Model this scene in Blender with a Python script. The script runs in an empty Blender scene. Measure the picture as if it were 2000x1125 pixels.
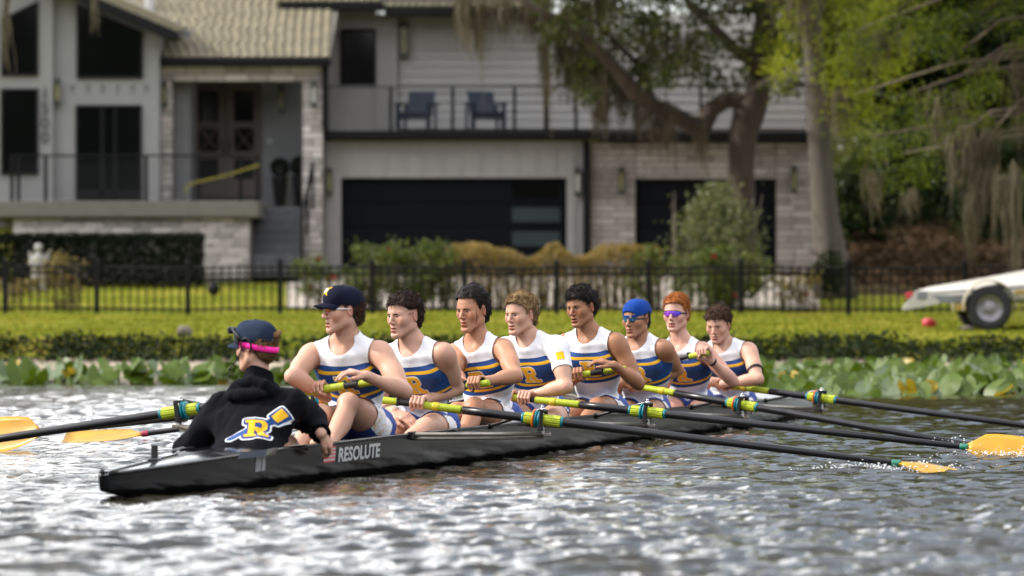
import bpy, math, random
import numpy as np
from mathutils import Vector, Matrix
from mathutils.bvhtree import BVHTree
from math import radians, sin, cos, pi, sqrt, atan2

random.seed(11)
RNG = np.random.default_rng(11)
sc = bpy.context.scene
COL = sc.collection

# ------------------------------------------------------------------ camera
FPX, EYE, VH = 8950.0, 0.95, 594.0          # focal length in photo pixels, eye height, horizon row
cam_d = bpy.data.cameras.new('camera')
cam_d.sensor_width = 36.0
cam_d.lens = FPX / 2000.0 * 36.0
cam_d.shift_y = (VH - 562.5) / 2000.0
cam_d.clip_start = 0.5
cam_d.clip_end = 3000.0
cam_d.dof.use_dof = True
cam_d.dof.focus_distance = 28.6
cam_d.dof.aperture_fstop = 3.0
cam = bpy.data.objects.new('camera', cam_d)
cam.location = (0, 0, EYE)
cam.rotation_euler = (radians(90), 0, 0)
COL.objects.link(cam)
sc.camera = cam

# ------------------------------------------------------------------ light
SUN_DIR = Vector((-0.80, 0.03, 0.60)).normalized()      # from the scene towards the sun
sun_el = math.asin(SUN_DIR.z)
sun_az = atan2(SUN_DIR.x, SUN_DIR.y)
world = bpy.data.worlds.new('World')
sc.world = world
world.use_nodes = True
wt = world.node_tree
wt.nodes.clear()
w_out = wt.nodes.new('ShaderNodeOutputWorld')
w_bg = wt.nodes.new('ShaderNodeBackground')
w_sky = wt.nodes.new('ShaderNodeTexSky')
w_sky.sky_type = 'NISHITA'
w_sky.sun_disc = False
w_sky.sun_elevation = sun_el
w_sky.sun_rotation = sun_az
w_sky.air_density = 1.0
w_sky.dust_density = 2.5
w_sky.ozone_density = 1.0
# thin bright cloud cover mixed over the clear sky
w_tc = wt.nodes.new('ShaderNodeTexCoord')
w_map = wt.nodes.new('ShaderNodeMapping'); w_map.inputs['Scale'].default_value = (1.0, 1.0, 2.6)
w_noi = wt.nodes.new('ShaderNodeTexNoise'); w_noi.inputs['Scale'].default_value = 3.0
w_noi.inputs['Detail'].default_value = 6.0
w_rmp = wt.nodes.new('ShaderNodeValToRGB')
w_rmp.color_ramp.elements[0].position = 0.42; w_rmp.color_ramp.elements[0].color = (0.08, 0.08, 0.08, 1)
w_rmp.color_ramp.elements[1].position = 0.60; w_rmp.color_ramp.elements[1].color = (1.0, 1.0, 1.0, 1)
w_mix = wt.nodes.new('ShaderNodeMix'); w_mix.data_type = 'RGBA'
w_mix.inputs['B'].default_value = (18.0, 17.8, 17.8, 1)
wt.links.new(w_tc.outputs['Generated'], w_map.inputs['Vector'])
wt.links.new(w_map.outputs['Vector'], w_noi.inputs['Vector'])
wt.links.new(w_noi.outputs['Fac'], w_rmp.inputs['Fac'])
wt.links.new(w_rmp.outputs['Color'], w_mix.inputs['Factor'])
wt.links.new(w_sky.outputs['Color'], w_mix.inputs['A'])
wt.links.new(w_mix.outputs['Result'], w_bg.inputs['Color'])
w_bg.inputs['Strength'].default_value = 0.12
wt.links.new(w_bg.outputs['Background'], w_out.inputs['Surface'])

sun_d = bpy.data.lights.new('sun', 'SUN')
sun_d.energy = 3.2
sun_d.angle = radians(0.9)
sun_d.color = (1.0, 0.95, 0.88)
sun = bpy.data.objects.new('sun', sun_d)
sun.rotation_euler = (-SUN_DIR).to_track_quat('-Z', 'Y').to_euler()
sun.location = (-30, 20, 40)
COL.objects.link(sun)

sc.view_settings.view_transform = 'Standard'
sc.view_settings.look = 'None'
sc.view_settings.gamma = 1.0
sc.view_settings.use_curve_mapping = False
sc.view_settings.exposure = 0.74
sc.cycles.use_denoising = True
sc.cycles.max_bounces = 6
sc.cycles.diffuse_bounces = 3
sc.cycles.glossy_bounces = 3
sc.cycles.transmission_bounces = 4
sc.cycles.transparent_max_bounces = 6
sc.cycles.caustics_reflective = False
sc.cycles.caustics_refractive = False
sc.cycles.sample_clamp_indirect = 6.0

# ------------------------------------------------------------------ frames
TH = atan2(0.261, 0.9653)                    # the shell points away and to the right
BO = np.array([-0.97, 25.6, 0.0])            # boat origin: station of the stroke rower
BN = np.array([cos(TH), -sin(TH), 0.0])      # across the boat
BD = np.array([sin(TH), cos(TH), 0.0])       # along the boat, towards the bow
CAMW = np.array([0, 0, EYE])


def b2w(p):
    return BO + p[0] * BN + p[1] * BD + np.array([0, 0, p[2]])


def w2b(p):
    q = np.asarray(p, float) - BO
    return np.array([q @ BN, q @ BD, q[2]])


CAML = w2b(CAMW)


def ray_dir(u, v):
    dw = np.array([(u - 1000.0) / FPX, 1.0, -(v - VH) / FPX])
    return np.array([dw @ BN, dw @ BD, dw[2]])


def pt(u, v, y):
    """boat-frame point seen at photo pixel (u, v) on the cross plane y"""
    r = ray_dir(u, v)
    return CAML + r * ((y - CAML[1]) / r[1])


def pix(p):
    w = b2w(p)
    return np.array([1000 + FPX * w[0] / w[1], VH - FPX * (w[2] - EYE) / w[1]])


def wx(u, Y):
    return (u - 1000.0) * Y / FPX


def wz(v, Y):
    return EYE - (v - VH) * Y / FPX


def nrm(v):
    v = np.asarray(v, float)
    return v / max(np.linalg.norm(v), 1e-9)


# ------------------------------------------------------------------ objects
def tag(o, label=None, cat=None, group=None, kind=None):
    if label: o['label'] = label
    if cat: o['category'] = cat
    if group: o['group'] = group
    if kind: o['kind'] = kind
    return o


def empty(name, loc=(0, 0, 0), rz=0.0, parent=None):
    o = bpy.data.objects.new(name, None)
    o.empty_display_size = 0.1
    o.location = loc
    o.rotation_euler = (0, 0, rz)
    COL.objects.link(o)
    if parent is not None: o.parent = parent
    return o


def mesh_data(name, V, Fc, mat=None, smooth=True, attrs=None, mats=None, midx=None):
    me = bpy.data.meshes.new(name)
    V = np.asarray(V, np.float32)
    if isinstance(Fc, np.ndarray):
        n, k = Fc.shape
        me.vertices.add(len(V)); me.vertices.foreach_set('co', V.ravel())
        me.loops.add(n * k); me.loops.foreach_set('vertex_index', Fc.astype(np.int32).ravel())
        me.polygons.add(n)
        me.polygons.foreach_set('loop_start', np.arange(0, n * k, k, dtype=np.int32))
        me.update(calc_edges=True)
    else:
        me.from_pydata(V.tolist(), [], [list(f) for f in Fc])
    me.validate()
    if mats is None: mats = [mat] if mat else []
    for m in mats: me.materials.append(m)
    if midx is not None: me.polygons.foreach_set('material_index', np.asarray(midx, np.int32))
    me.polygons.foreach_set('use_smooth', np.full(len(me.polygons), bool(smooth)))
    for k, a in (attrs or {}).items():
        a = np.asarray(a, np.float32)
        if a.ndim == 1:
            at = me.attributes.new(k, 'FLOAT', 'POINT'); at.data.foreach_set('value', a)
        else:
            at = me.attributes.new(k, 'FLOAT_COLOR', 'POINT')
            at.data.foreach_set('color', np.concatenate([a[:, :3], np.ones((len(a), 1), np.float32)], 1).ravel())
    return me


def link(name, me, parent=None, loc=None, rot=None, scale=None):
    o = bpy.data.objects.new(name, me)
    COL.objects.link(o)
    if parent is not None: o.parent = parent
    if loc is not None: o.location = loc
    if rot is not None: o.rotation_euler = rot
    if scale is not None: o.scale = scale
    return o


class MB:
    """collects simple solids into one mesh"""

    def __init__(s):
        s.v = []; s.f = []; s.m = []

    def raw(s, V, Fc, m=0):
        b = len(s.v)
        s.v += [tuple(map(float, p)) for p in V]
        s.f += [tuple(int(i) + b for i in f) for f in Fc]
        s.m += [m] * len(Fc)
        return s

    def box(s, lo, hi, m=0, bev=0.0):
        x0, y0, z0 = lo; x1, y1, z1 = hi
        if bev <= 0:
            V = [(x0, y0, z0), (x1, y0, z0), (x1, y1, z0), (x0, y1, z0), (x0, y0, z1), (x1, y0, z1), (x1, y1, z1), (x0, y1, z1)]
            Fc = [(0, 3, 2, 1), (4, 5, 6, 7), (0, 1, 5, 4), (1, 2, 6, 5), (2, 3, 7, 6), (3, 0, 4, 7)]
            return s.raw(V, Fc, m)
        b = bev                                       # chamfered box: 24 corners, each face inset
        V = []; 
        for sx in (0, 1):
            for sy in (0, 1):
                for sz in (0, 1):
                    c = [(x0, x1)[sx], (y0, y1)[sy], (z0, z1)[sz]]
                    d = [(b, -b)[sx], (b, -b)[sy], (b, -b)[sz]]
                    V += [(c[0], c[1] + d[1], c[2] + d[2]), (c[0] + d[0], c[1], c[2] + d[2]), (c[0] + d[0], c[1] + d[1], c[2])]
        ix = lambda sx, sy, sz, a: (sx * 4 + sy * 2 + sz) * 3 + a
        Fc = []
        for sx in (0, 1):
            q = [ix(sx, 0, 0, 0), ix(sx, 1, 0, 0), ix(sx, 1, 1, 0), ix(sx, 0, 1, 0)]
            Fc.append(q if sx else q[::-1])
            q = [ix(0, sx, 0, 1), ix(1, sx, 0, 1), ix(1, sx, 1, 1), ix(0, sx, 1, 1)]
            Fc.append(q[::-1] if sx else q)
            q = [ix(0, 0, sx, 2), ix(1, 0, sx, 2), ix(1, 1, sx, 2), ix(0, 1, sx, 2)]
            Fc.append(q if sx else q[::-1])
        for a in (0, 1):
            for c in (0, 1):
                q = [ix(a, c, 0, 0), ix(a, c, 1, 0), ix(a, c, 1, 1), ix(a, c, 0, 1)]; Fc.append(q if (a ^ c) else q[::-1])
                q = [ix(a, 0, c, 0), ix(a, 1, c, 0), ix(a, 1, c, 2), ix(a, 0, c, 2)]; Fc.append(q[::-1] if (a ^ c) else q)
                q = [ix(0, a, c, 1), ix(1, a, c, 1), ix(1, a, c, 2), ix(0, a, c, 2)]; Fc.append(q if (a ^ c) else q[::-1])
        for sx in (0, 1):
            for sy in (0, 1):
                for sz in (0, 1):
                    t = [ix(sx, sy, sz, 0), ix(sx, sy, sz, 1), ix(sx, sy, sz, 2)]
                    Fc.append(t if (sx + sy + sz) % 2 else t[::-1])
        return s.raw(V, Fc, m)

    def obox(s, c, ax, ay, az, h, m=0, bev=0.0):
        """box with half sizes h in the frame ax, ay, az"""
        t = MB().box((-h[0], -h[1], -h[2]), h, 0, bev)
        A = np.array([nrm(ax), nrm(ay), nrm(az)])
        return s.raw([np.asarray(c) + np.asarray(p) @ A for p in t.v], t.f, m)

    def tube(s, P, r, n=8, m=0, caps=True, flat=None):
        P = [np.asarray(p, float) for p in P]
        if np.isscalar(r): r = [r] * len(P)
        V = []; Fc = []
        t0 = nrm(P[1] - P[0])
        ref = np.array([0, 0, 1.0]) if abs(t0[2]) < 0.9 else np.array([1.0, 0, 0])
        u = nrm(np.cross(t0, ref))
        for i, p in enumerate(P):
            t = nrm(P[min(i + 1, len(P) - 1)] - P[max(i - 1, 0)])
            u = nrm(u - t * (u @ t)); w = np.cross(t, u)
            for k in range(n):
                a = 2 * pi * k / n
                V.append(p + r[i] * (u * cos(a) + w * sin(a) * (flat or 1.0)))
        for i in range(len(P) - 1):
            for k in range(n):
                k2 = (k + 1) % n
                Fc.append((i * n + k, i * n + k2, (i + 1) * n + k2, (i + 1) * n + k))
        if caps:
            Fc.append(tuple(range(n))[::-1]); Fc.append(tuple(range((len(P) - 1) * n, len(P) * n)))
        return s.raw(V, Fc, m)

    def prism(s, poly, a, b, m=0):
        """polygon points lofted from offset a to offset b (a, b: functions point -> 3D or vectors)"""
        n = len(poly)
        V = [a(p) for p in poly] + [b(p) for p in poly]
        Fc = [tuple(range(n))[::-1], tuple(range(n, 2 * n))]
        for i in range(n):
            j = (i + 1) % n
            Fc.append((i, j, n + j, n + i))
        return s.raw(V, Fc, m)

    def lathe(s, c, prof, n=16, ax=(0, 0, 1), m=0, caps=True):
        ax = nrm(ax); ref = np.array([1.0, 0, 0]) if abs(ax[0]) < 0.9 else np.array([0, 1.0, 0])
        u = nrm(np.cross(ax, ref)); w = np.cross(ax, u)
        V = []; Fc = []
        for (r, h) in prof:
            for k in range(n):
                a = 2 * pi * k / n
                V.append(np.asarray(c) + ax * h + r * (u * cos(a) + w * sin(a)))
        for i in range(len(prof) - 1):
            for k in range(n):
                k2 = (k + 1) % n
                Fc.append((i * n + k, i * n + k2, (i + 1) * n + k2, (i + 1) * n + k))
        if caps and prof[0][0] > 1e-5: Fc.append(tuple(range(n))[::-1])
        if caps and prof[-1][0] > 1e-5: Fc.append(tuple(range((len(prof) - 1) * n, len(prof) * n)))
        return s.raw(V, Fc, m)

    def build(s, name, mat, parent=None, smooth=False, loc=None, rot=None, mats=None):
        me = mesh_data(name, s.v, s.f, mat, smooth, mats=mats, midx=s.m if mats else None)
        return link(name, me, parent, loc, rot)

    def data(s, name, mat, smooth=False, mats=None):
        return mesh_data(name, s.v, s.f, mat, smooth, mats=mats, midx=s.m if mats else None)


# ------------------------------------------------------------------ materials
def hexc(r, g, b):
    f = lambda c: (c / 255 / 12.92) if c / 255 <= 0.04045 else ((c / 255 + 0.055) / 1.055) ** 2.4
    return (f(r), f(g), f(b), 1.0)


class NT:
    def __init__(s, name):
        s.m = bpy.data.materials.new(name); s.m.use_nodes = True
        s.t = s.m.node_tree; s.t.nodes.clear()
        s.out = s.t.nodes.new('ShaderNodeOutputMaterial')

    def n(s, kind, **kw):
        nd = s.t.nodes.new('ShaderNode' + kind)
        for k, v in kw.items():
            if hasattr(nd, k) and k not in nd.inputs: setattr(nd, k, v)
            else: nd.inputs[k.replace('_', ' ')].default_value = v
        return nd

    def l(s, a, b):
        s.t.links.new(a, b)

    def ramp(s, fac, stops, interp='LINEAR'):
        r = s.t.nodes.new('ShaderNodeValToRGB'); cr = r.color_ramp; cr.interpolation = interp
        while len(cr.elements) < len(stops): cr.elements.new(0.5)
        while len(cr.elements) > len(stops): cr.elements.remove(cr.elements[-1])
        for e, (p, c) in zip(cr.elements, stops):
            e.position = p; e.color = c if len(c) == 4 else (*c, 1)
        s.l(fac, r.inputs['Fac'])
        return r.outputs['Color']

    def mix(s, fac, a, b, mode='MIX'):
        m = s.t.nodes.new('ShaderNodeMix'); m.data_type = 'RGBA'; m.blend_type = mode
        for sock, val in ((m.inputs['Factor'], fac), (m.inputs['A'], a), (m.inputs['B'], b)):
            if hasattr(val, 'is_output'): s.l(val, sock)
            elif isinstance(val, (int, float)): sock.default_value = val if sock.type == 'VALUE' else (val, val, val, 1)
            else: sock.default_value = val if len(val) == 4 else (*val, 1)
        return m.outputs['Result']

    def math(s, op, a, b=0.0, c=None):
        m = s.t.nodes.new('ShaderNodeMath'); m.operation = op
        for i, val in enumerate((a, b) if c is None else (a, b, c)):
            if hasattr(val, 'is_output'): s.l(val, m.inputs[i])
            else: m.inputs[i].default_value = val
        return m.outputs[0]

    def noise(s, scale=5.0, detail=4.0, rough=0.55, coord='Object', vec=None, stretch=None):
        n = s.t.nodes.new('ShaderNodeTexNoise')
        n.inputs['Scale'].default_value = scale; n.inputs['Detail'].default_value = detail
        n.inputs['Roughness'].default_value = rough
        if vec is None:
            tc = s.t.nodes.new('ShaderNodeTexCoord'); vec = tc.outputs[coord]
        if stretch:
            mp = s.t.nodes.new('ShaderNodeMapping'); mp.inputs['Scale'].default_value = stretch
            s.l(vec, mp.inputs['Vector']); vec = mp.outputs['Vector']
        s.l(vec, n.inputs['Vector'])
        return n.outputs['Fac']

    def bsdf(s, color, rough=0.5, metal=0.0, spec=0.5, bump=None, bdist=0.002, bstr=0.5, **kw):
        b = s.t.nodes.new('ShaderNodeBsdfPrincipled')
        if hasattr(color, 'is_output'): s.l(color, b.inputs['Base Color'])
        else: b.inputs['Base Color'].default_value = color if len(color) == 4 else (*color, 1)
        if hasattr(rough, 'is_output'): s.l(rough, b.inputs['Roughness'])
        else: b.inputs['Roughness'].default_value = rough
        b.inputs['Metallic'].default_value = metal
        b.inputs['Specular IOR Level'].default_value = spec
        for k, v in kw.items():
            b.inputs[k.replace('_', ' ')].default_value = v
        if bump is not None:
            bp = s.t.nodes.new('ShaderNodeBump'); bp.inputs['Strength'].default_value = bstr
            bp.inputs['Distance'].default_value = bdist
            s.l(bump, bp.inputs['Height']); s.l(bp.outputs['Normal'], b.inputs['Normal'])
        return b

    def end(s, shader):
        s.l(shader.outputs[0] if hasattr(shader, 'outputs') else shader, s.out.inputs['Surface'])
        return s.m


def pmat(name, col, rough=0.5, metal=0.0, var=0.12, scale=12.0, bump=0.0, bscale=60.0, bdist=0.002, spec=0.5,
         per_obj=0.0, stretch=None, **kw):
    """plain surface with uneven colour, uneven gloss and fine relief"""
    t = NT(name)
    c = tuple(col[:3])
    n1 = t.noise(scale, 5.0, 0.6, stretch=stretch)
    lo = tuple(max(0.0, x * (1 - var)) for x in c); hi = tuple(min(1.0, x * (1 + var)) for x in c)
    colr = t.ramp(n1, [(0.3, lo), (0.7, hi)])
    if per_obj > 0:
        oi = t.n('ObjectInfo')
        k = t.math('MULTIPLY_ADD', oi.outputs['Random'], 2 * per_obj, 1 - per_obj)
        colr = t.mix(1.0, colr, k, 'MULTIPLY')
    r = t.math('MULTIPLY_ADD', n1, 0.16, max(0.02, rough - 0.08))
    b = t.noise(bscale, 4.0, 0.6, stretch=stretch) if bump > 0 else None
    return t.end(t.bsdf(colr, r, metal, spec, b, bdist, bump, **kw))


def leaf_mat(name, cols, trans=0.35, rough=0.5, scale=1.2, spec=0.3):
    """leaf colour varies from leaf to leaf and across the plant; thin leaves pass light"""
    t = NT(name)
    g = t.n('NewGeometry')
    n1 = t.noise(scale, 3.0, 0.6)
    f = t.math('ADD', t.math('MULTIPLY', g.outputs['Random Per Island'], 0.55), t.math('MULTIPLY', n1, 0.5))
    k = len(cols)
    colr = t.ramp(f, [(0.12 + 0.76 * i / max(1, k - 1), c) for i, c in enumerate(cols)])
    d = t.bsdf(colr, rough, 0.0, spec)
    tr = t.n('BsdfTranslucent')
    t.l(t.mix(1.0, colr, (1.0, 1.0, 0.55, 1), 'MULTIPLY'), tr.inputs['Color'])
    mx = t.n('MixShader'); mx.inputs['Fac'].default_value = trans
    t.l(d.outputs[0], mx.inputs[1]); t.l(tr.outputs[0], mx.inputs[2])
    return t.end(mx)


# ------------------------------------------------------------------ noise and implicit surfaces
_H = RNG.random(4096).astype(np.float32)


def vnoise(P, scale=1.0, seed=0):
    """smooth value noise, -1..1"""
    P = np.asarray(P, np.float32) * scale
    I = np.floor(P).astype(np.int64); f = (P - I).astype(np.float32); f = f * f * (3 - 2 * f)
    h = lambda dx, dy, dz: _H[((I[..., 0] + dx) * 73856093 ^ (I[..., 1] + dy) * 19349663 ^ (I[..., 2] + dz) * 83492791 ^ (seed * 2654435)) & 4095]
    fx, fy, fz = f[..., 0], f[..., 1], f[..., 2]
    c00 = h(0, 0, 0) * (1 - fx) + h(1, 0, 0) * fx; c10 = h(0, 1, 0) * (1 - fx) + h(1, 1, 0) * fx
    c01 = h(0, 0, 1) * (1 - fx) + h(1, 0, 1) * fx; c11 = h(0, 1, 1) * (1 - fx) + h(1, 1, 1) * fx
    return ((c00 * (1 - fy) + c10 * fy) * (1 - fz) + (c01 * (1 - fy) + c11 * fy) * fz) * 2 - 1


def smin(a, b, k):
    h = np.maximum(k - np.abs(a - b), 0) / k
    return np.minimum(a, b) - h * h * k * 0.25


class Grid:
    def __init__(s, lo, hi, h):
        s.h = h; s.lo = np.asarray(lo, float)
        s.n = np.ceil((np.asarray(hi, float) - s.lo) / h).astype(int) + 1
        s.ax = [(s.lo[i] + h * np.arange(s.n[i])).astype(np.float32) for i in range(3)]

    def new(s):
        return np.full(tuple(s.n), 1.0, np.float32)

    def add(s, D, prims, extra=0.03):
        for p in prims:
            k = p['k']; m = k + extra + 2 * s.h
            if p['t'] == 'c':
                lo = np.minimum(p['a'] - p['ra'], p['b'] - p['rb']) - m; hi = np.maximum(p['a'] + p['ra'], p['b'] + p['rb']) + m
            else:
                R = max(p['r']); lo = p['c'] - R - m; hi = p['c'] + R + m
            i0 = np.clip(np.floor((lo - s.lo) / s.h).astype(int), 0, s.n); i1 = np.clip(np.ceil((hi - s.lo) / s.h).astype(int) + 1, 0, s.n)
            if np.any(i1 <= i0): continue
            sl = tuple(slice(i0[i], i1[i]) for i in range(3))
            x = s.ax[0][sl[0]][:, None, None]; y = s.ax[1][sl[1]][None, :, None]; z = s.ax[2][sl[2]][None, None, :]
            if p['t'] == 'c':
                a = p['a']; ab = p['b'] - a; L2 = max(float(ab @ ab), 1e-9)
                px, py, pz = x - np.float32(a[0]), y - np.float32(a[1]), z - np.float32(a[2])
                t = np.clip((px * np.float32(ab[0]) + py * np.float32(ab[1]) + pz * np.float32(ab[2])) / np.float32(L2), 0, 1)
                qx = px - t * np.float32(ab[0]); qy = py - t * np.float32(ab[1]); qz = pz - t * np.float32(ab[2])
                if 'w' in p:
                    w, f = p['w']; dd = (qx * np.float32(w[0]) + qy * np.float32(w[1]) + qz * np.float32(w[2])) * np.float32(f - 1)
                    qx = qx + dd * np.float32(w[0]); qy = qy + dd * np.float32(w[1]); qz = qz + dd * np.float32(w[2])
                d = np.sqrt(qx * qx + qy * qy + qz * qz) - (np.float32(p['ra']) + np.float32(p['rb'] - p['ra']) * t)
            else:
                c, A, r = p['c'], p['A'], p['r']
                px, py, pz = x - np.float32(c[0]), y - np.float32(c[1]), z - np.float32(c[2])
                k0 = 0; k1 = 0
                for j in range(3):
                    q = px * np.float32(A[j][0]) + py * np.float32(A[j][1]) + pz * np.float32(A[j][2])
                    k0 = k0 + (q / np.float32(r[j])) ** 2; k1 = k1 + (q / np.float32(r[j] ** 2)) ** 2
                k0 = np.sqrt(k0); d = k0 * (k0 - 1) / np.maximum(np.sqrt(k1), 1e-6)
            if p.get('sub'):
                D[sl] = -smin(-D[sl], d, k)
            else:
                D[sl] = smin(D[sl], d.astype(np.float32), k)
        return D

    def sample(s, D, P):
        q = (np.asarray(P, np.float32) - s.lo.astype(np.float32)) / np.float32(s.h)
        i = np.clip(np.floor(q).astype(int), 0, s.n - 2); f = np.clip(q - i, 0, 1)
        r = 0
        for dx in (0, 1):
            for dy in (0, 1):
                for dz in (0, 1):
                    w = (f[:, 0] if dx else 1 - f[:, 0]) * (f[:, 1] if dy else 1 - f[:, 1]) * (f[:, 2] if dz else 1 - f[:, 2])
                    r = r + w * D[i[:, 0] + dx, i[:, 1] + dy, i[:, 2] + dz]
        return r


def nets(D, g):
    """surface nets: quads of the zero level of D"""
    s = D < 0
    S = [s[dx:s.shape[0] - 1 + dx, dy:s.shape[1] - 1 + dy, dz:s.shape[2] - 1 + dz] for dx in (0, 1) for dy in (0, 1) for dz in (0, 1)]
    cnt = sum(a.astype(np.int8) for a in S)
    act = (cnt > 0) & (cnt < 8)
    I = np.argwhere(act)
    if len(I) == 0: return np.zeros((0, 3), np.float32), np.zeros((0, 4), np.int32)
    cv = np.array([(dx, dy, dz) for dx in (0, 1) for dy in (0, 1) for dz in (0, 1)])
    dv = np.stack([D[I[:, 0] + c[0], I[:, 1] + c[1], I[:, 2] + c[2]] for c in cv], 1)
    acc = np.zeros((len(I), 3), np.float32); n = np.zeros(len(I), np.float32)
    for a in range(8):
        for b in range(a + 1, 8):
            df = cv[b] - cv[a]
            if np.abs(df).sum() != 1: continue
            da, db = dv[:, a], dv[:, b]
            m = (da < 0) != (db < 0)
            t = np.where(m, da / np.where(m, da - db, 1), 0)
            acc += m[:, None] * (cv[a] + t[:, None] * df); n += m
    V = (g.lo + g.h * (I + acc / n[:, None])).astype(np.float32)
    idm = np.full(act.shape, -1, np.int32); idm[act] = np.arange(len(I))
    Q = []
    for ax in range(3):
        sl0 = [slice(None)] * 3; sl1 = [slice(None)] * 3
        sl0[ax] = slice(0, -1); sl1[ax] = slice(1, None)
        A = s[tuple(sl0)]; B = s[tuple(sl1)]
        E = np.argwhere(A != B)
        o1, o2 = (ax + 1) % 3, (ax + 2) % 3
        ok = (E[:, o1] > 0) & (E[:, o2] > 0) & (E[:, o1] < s.shape[o1] - 1) & (E[:, o2] < s.shape[o2] - 1)
        E = E[ok]
        if not len(E): continue
        ins = A[E[:, 0], E[:, 1], E[:, 2]]
        def at(d1, d2):
            q = E.copy(); q[:, o1] -= d1; q[:, o2] -= d2
            return idm[q[:, 0], q[:, 1], q[:, 2]]
        q = np.stack([at(1, 1), at(0, 1), at(0, 0), at(1, 0)], 1)
        q[~ins] = q[~ins][:, ::-1]
        Q.append(q)
    return V, np.concatenate(Q).astype(np.int32)


def compact(V, Fc, attrs=()):
    if isinstance(Fc, np.ndarray):
        used, inv = np.unique(Fc, return_inverse=True)
        return V[used], inv.reshape(Fc.shape).astype(np.int32), [a[used] for a in attrs]
    flat = np.concatenate([np.asarray(f) for f in Fc]); used = np.unique(flat)
    mp = np.full(len(V), -1); mp[used] = np.arange(len(used))
    return V[used], [tuple(int(mp[i]) for i in f) for f in Fc], [a[used] for a in attrs]


def clip_mesh(V, Fc, f, attrs=()):
    """keep the part of a mesh where f > 0, cut cleanly along f = 0"""
    V = np.asarray(V); pos = f > 0
    fp = pos[Fc]; full = fp.all(1); some = fp.any(1) & ~full
    faces = [tuple(q) for q in Fc[full]]
    newv = []; newa = [[] for _ in attrs]; cache = {}
    for q in Fc[some]:
        out = []
        n = len(q)
        for i in range(n):
            a, b = int(q[i]), int(q[(i + 1) % n])
            if pos[a]: out.append(a)
            if pos[a] != pos[b]:
                key = (a, b) if a < b else (b, a)
                if key not in cache:
                    t = f[key[0]] / (f[key[0]] - f[key[1]])
                    newv.append(V[key[0]] * (1 - t) + V[key[1]] * t)
                    for k, at in enumerate(attrs): newa[k].append(at[key[0]] * (1 - t) + at[key[1]] * t)
                    cache[key] = len(V) + len(newv) - 1
                out.append(cache[key])
        if len(out) >= 3: faces.append(tuple(out))
    if newv:
        V = np.concatenate([V, np.array(newv, np.float32)])
        attrs = [np.concatenate([a, np.array(b, np.float32)]) for a, b in zip(attrs, newa)]
    if not faces: return np.zeros((0, 3)), [], list(attrs)
    return compact(V, faces, attrs)


def cone(a, b, ra, rb=None, k=0.02, w=None, sub=False):
    d = dict(t='c', a=np.asarray(a, float), b=np.asarray(b, float), ra=ra, rb=ra if rb is None else rb, k=k, sub=sub)
    if w is not None: d['w'] = (nrm(w[0]), w[1])
    return d


def ell(c, A, r, k=0.02, sub=False):
    return dict(t='e', c=np.asarray(c, float), A=[nrm(x) for x in A], r=tuple(r), k=k, sub=sub)


def frame(z, ref):
    z = nrm(z); x = nrm(np.asarray(ref) - z * (np.asarray(ref) @ z)); return [x, np.cross(z, x), z]
# ------------------------------------------------------------------ oar lines (needed by the hands)
OARSPEC = {  # collar pixel, handle end pixel, handle depth offset, extra handle length
    0: ((352, 803), (752, 742), -.25, 0.0), 1: ((1060, 820), (746, 781.5), -.25, .06), 2: ((620, 785), (955, 748), -.75, 0.0),
    3: ((1265, 805), (1000, 776), -.32, .08), 4: ((868, 768), (1223, 720), -.25, 0.0), 5: ((1450, 791), (1200, 747), -.10, .05),
    6: ((1095, 745), (1383, 689), -.42, 0.0), 7: ((1605, 778), (1388, 749), -.20, .06)}
OAR = {}
for _k, (_c, _h, _dy, _ex) in OARSPEC.items():
    _sd = 1 if _k % 2 else -1
    _ys = np.linspace(1.4 * _k - 1, 1.4 * _k + .8, 900)
    _yp = _ys[int(np.argmin([abs(pt(*_c, y)[0] - _sd * .87) for y in _ys]))]
    _P = pt(*_c, _yp); _E = pt(*_h, 1.4 * _k + _dy)
    _ax = nrm(_P - _E)
    OAR[_k] = dict(pin=_P, end=_E - _ax * _ex, ax=_ax, side=_sd)


def oar_at(k, u):
    """point of oar k's centre line that lands in photo column u"""
    o = OAR[k]; ts = np.linspace(-.2, 1.6, 1801)
    return o['end'] + o['ax'] * ts[int(np.argmin([abs(pix(o['end'] + o['ax'] * t)[0] - u) for t in ts]))]


# ------------------------------------------------------------------ people: materials
def skin_mat(name, col):
    t = NT(name)
    a = t.n('Attribute', attribute_name='tint')
    n1 = t.noise(9.0, 4.0, 0.6); n2 = t.noise(70.0, 3.0, 0.6)
    base = t.mix(t.ramp(n1, [(0.35, (0, 0, 0)), (0.7, (1, 1, 1))]), tuple(c * 0.93 for c in col[:3]),
                 (min(1, col[0] * 1.05), col[1] * 1.0, col[2] * 0.97))
    n3 = t.noise(26.0, 5.0, 0.7)
    blot = t.ramp(n3, [(0.38, (1.0, 1.0, 1.0)), (0.62, (.97, .84, .80)), (0.78, (.90, .74, .68))])
    base = t.mix(0.3, base, blot, 'MULTIPLY')
    colr = t.mix(1.0, base, a.outputs['Color'], 'MULTIPLY')
    r = t.math('MULTIPLY_ADD', n3, 0.45, 0.28)
    b = t.bsdf(colr, r, 0.0, 0.32, t.math('ADD', n2, t.math('MULTIPLY', n3, 1.5)), 0.002, 0.4)
    b.inputs['Subsurface Weight'].default_value = 0.06
    b.inputs['Subsurface Radius'].default_value = (0.02, 0.008, 0.004)
    b.inputs['Subsurface Scale'].default_value = 0.6
    return t.end(b)


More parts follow.
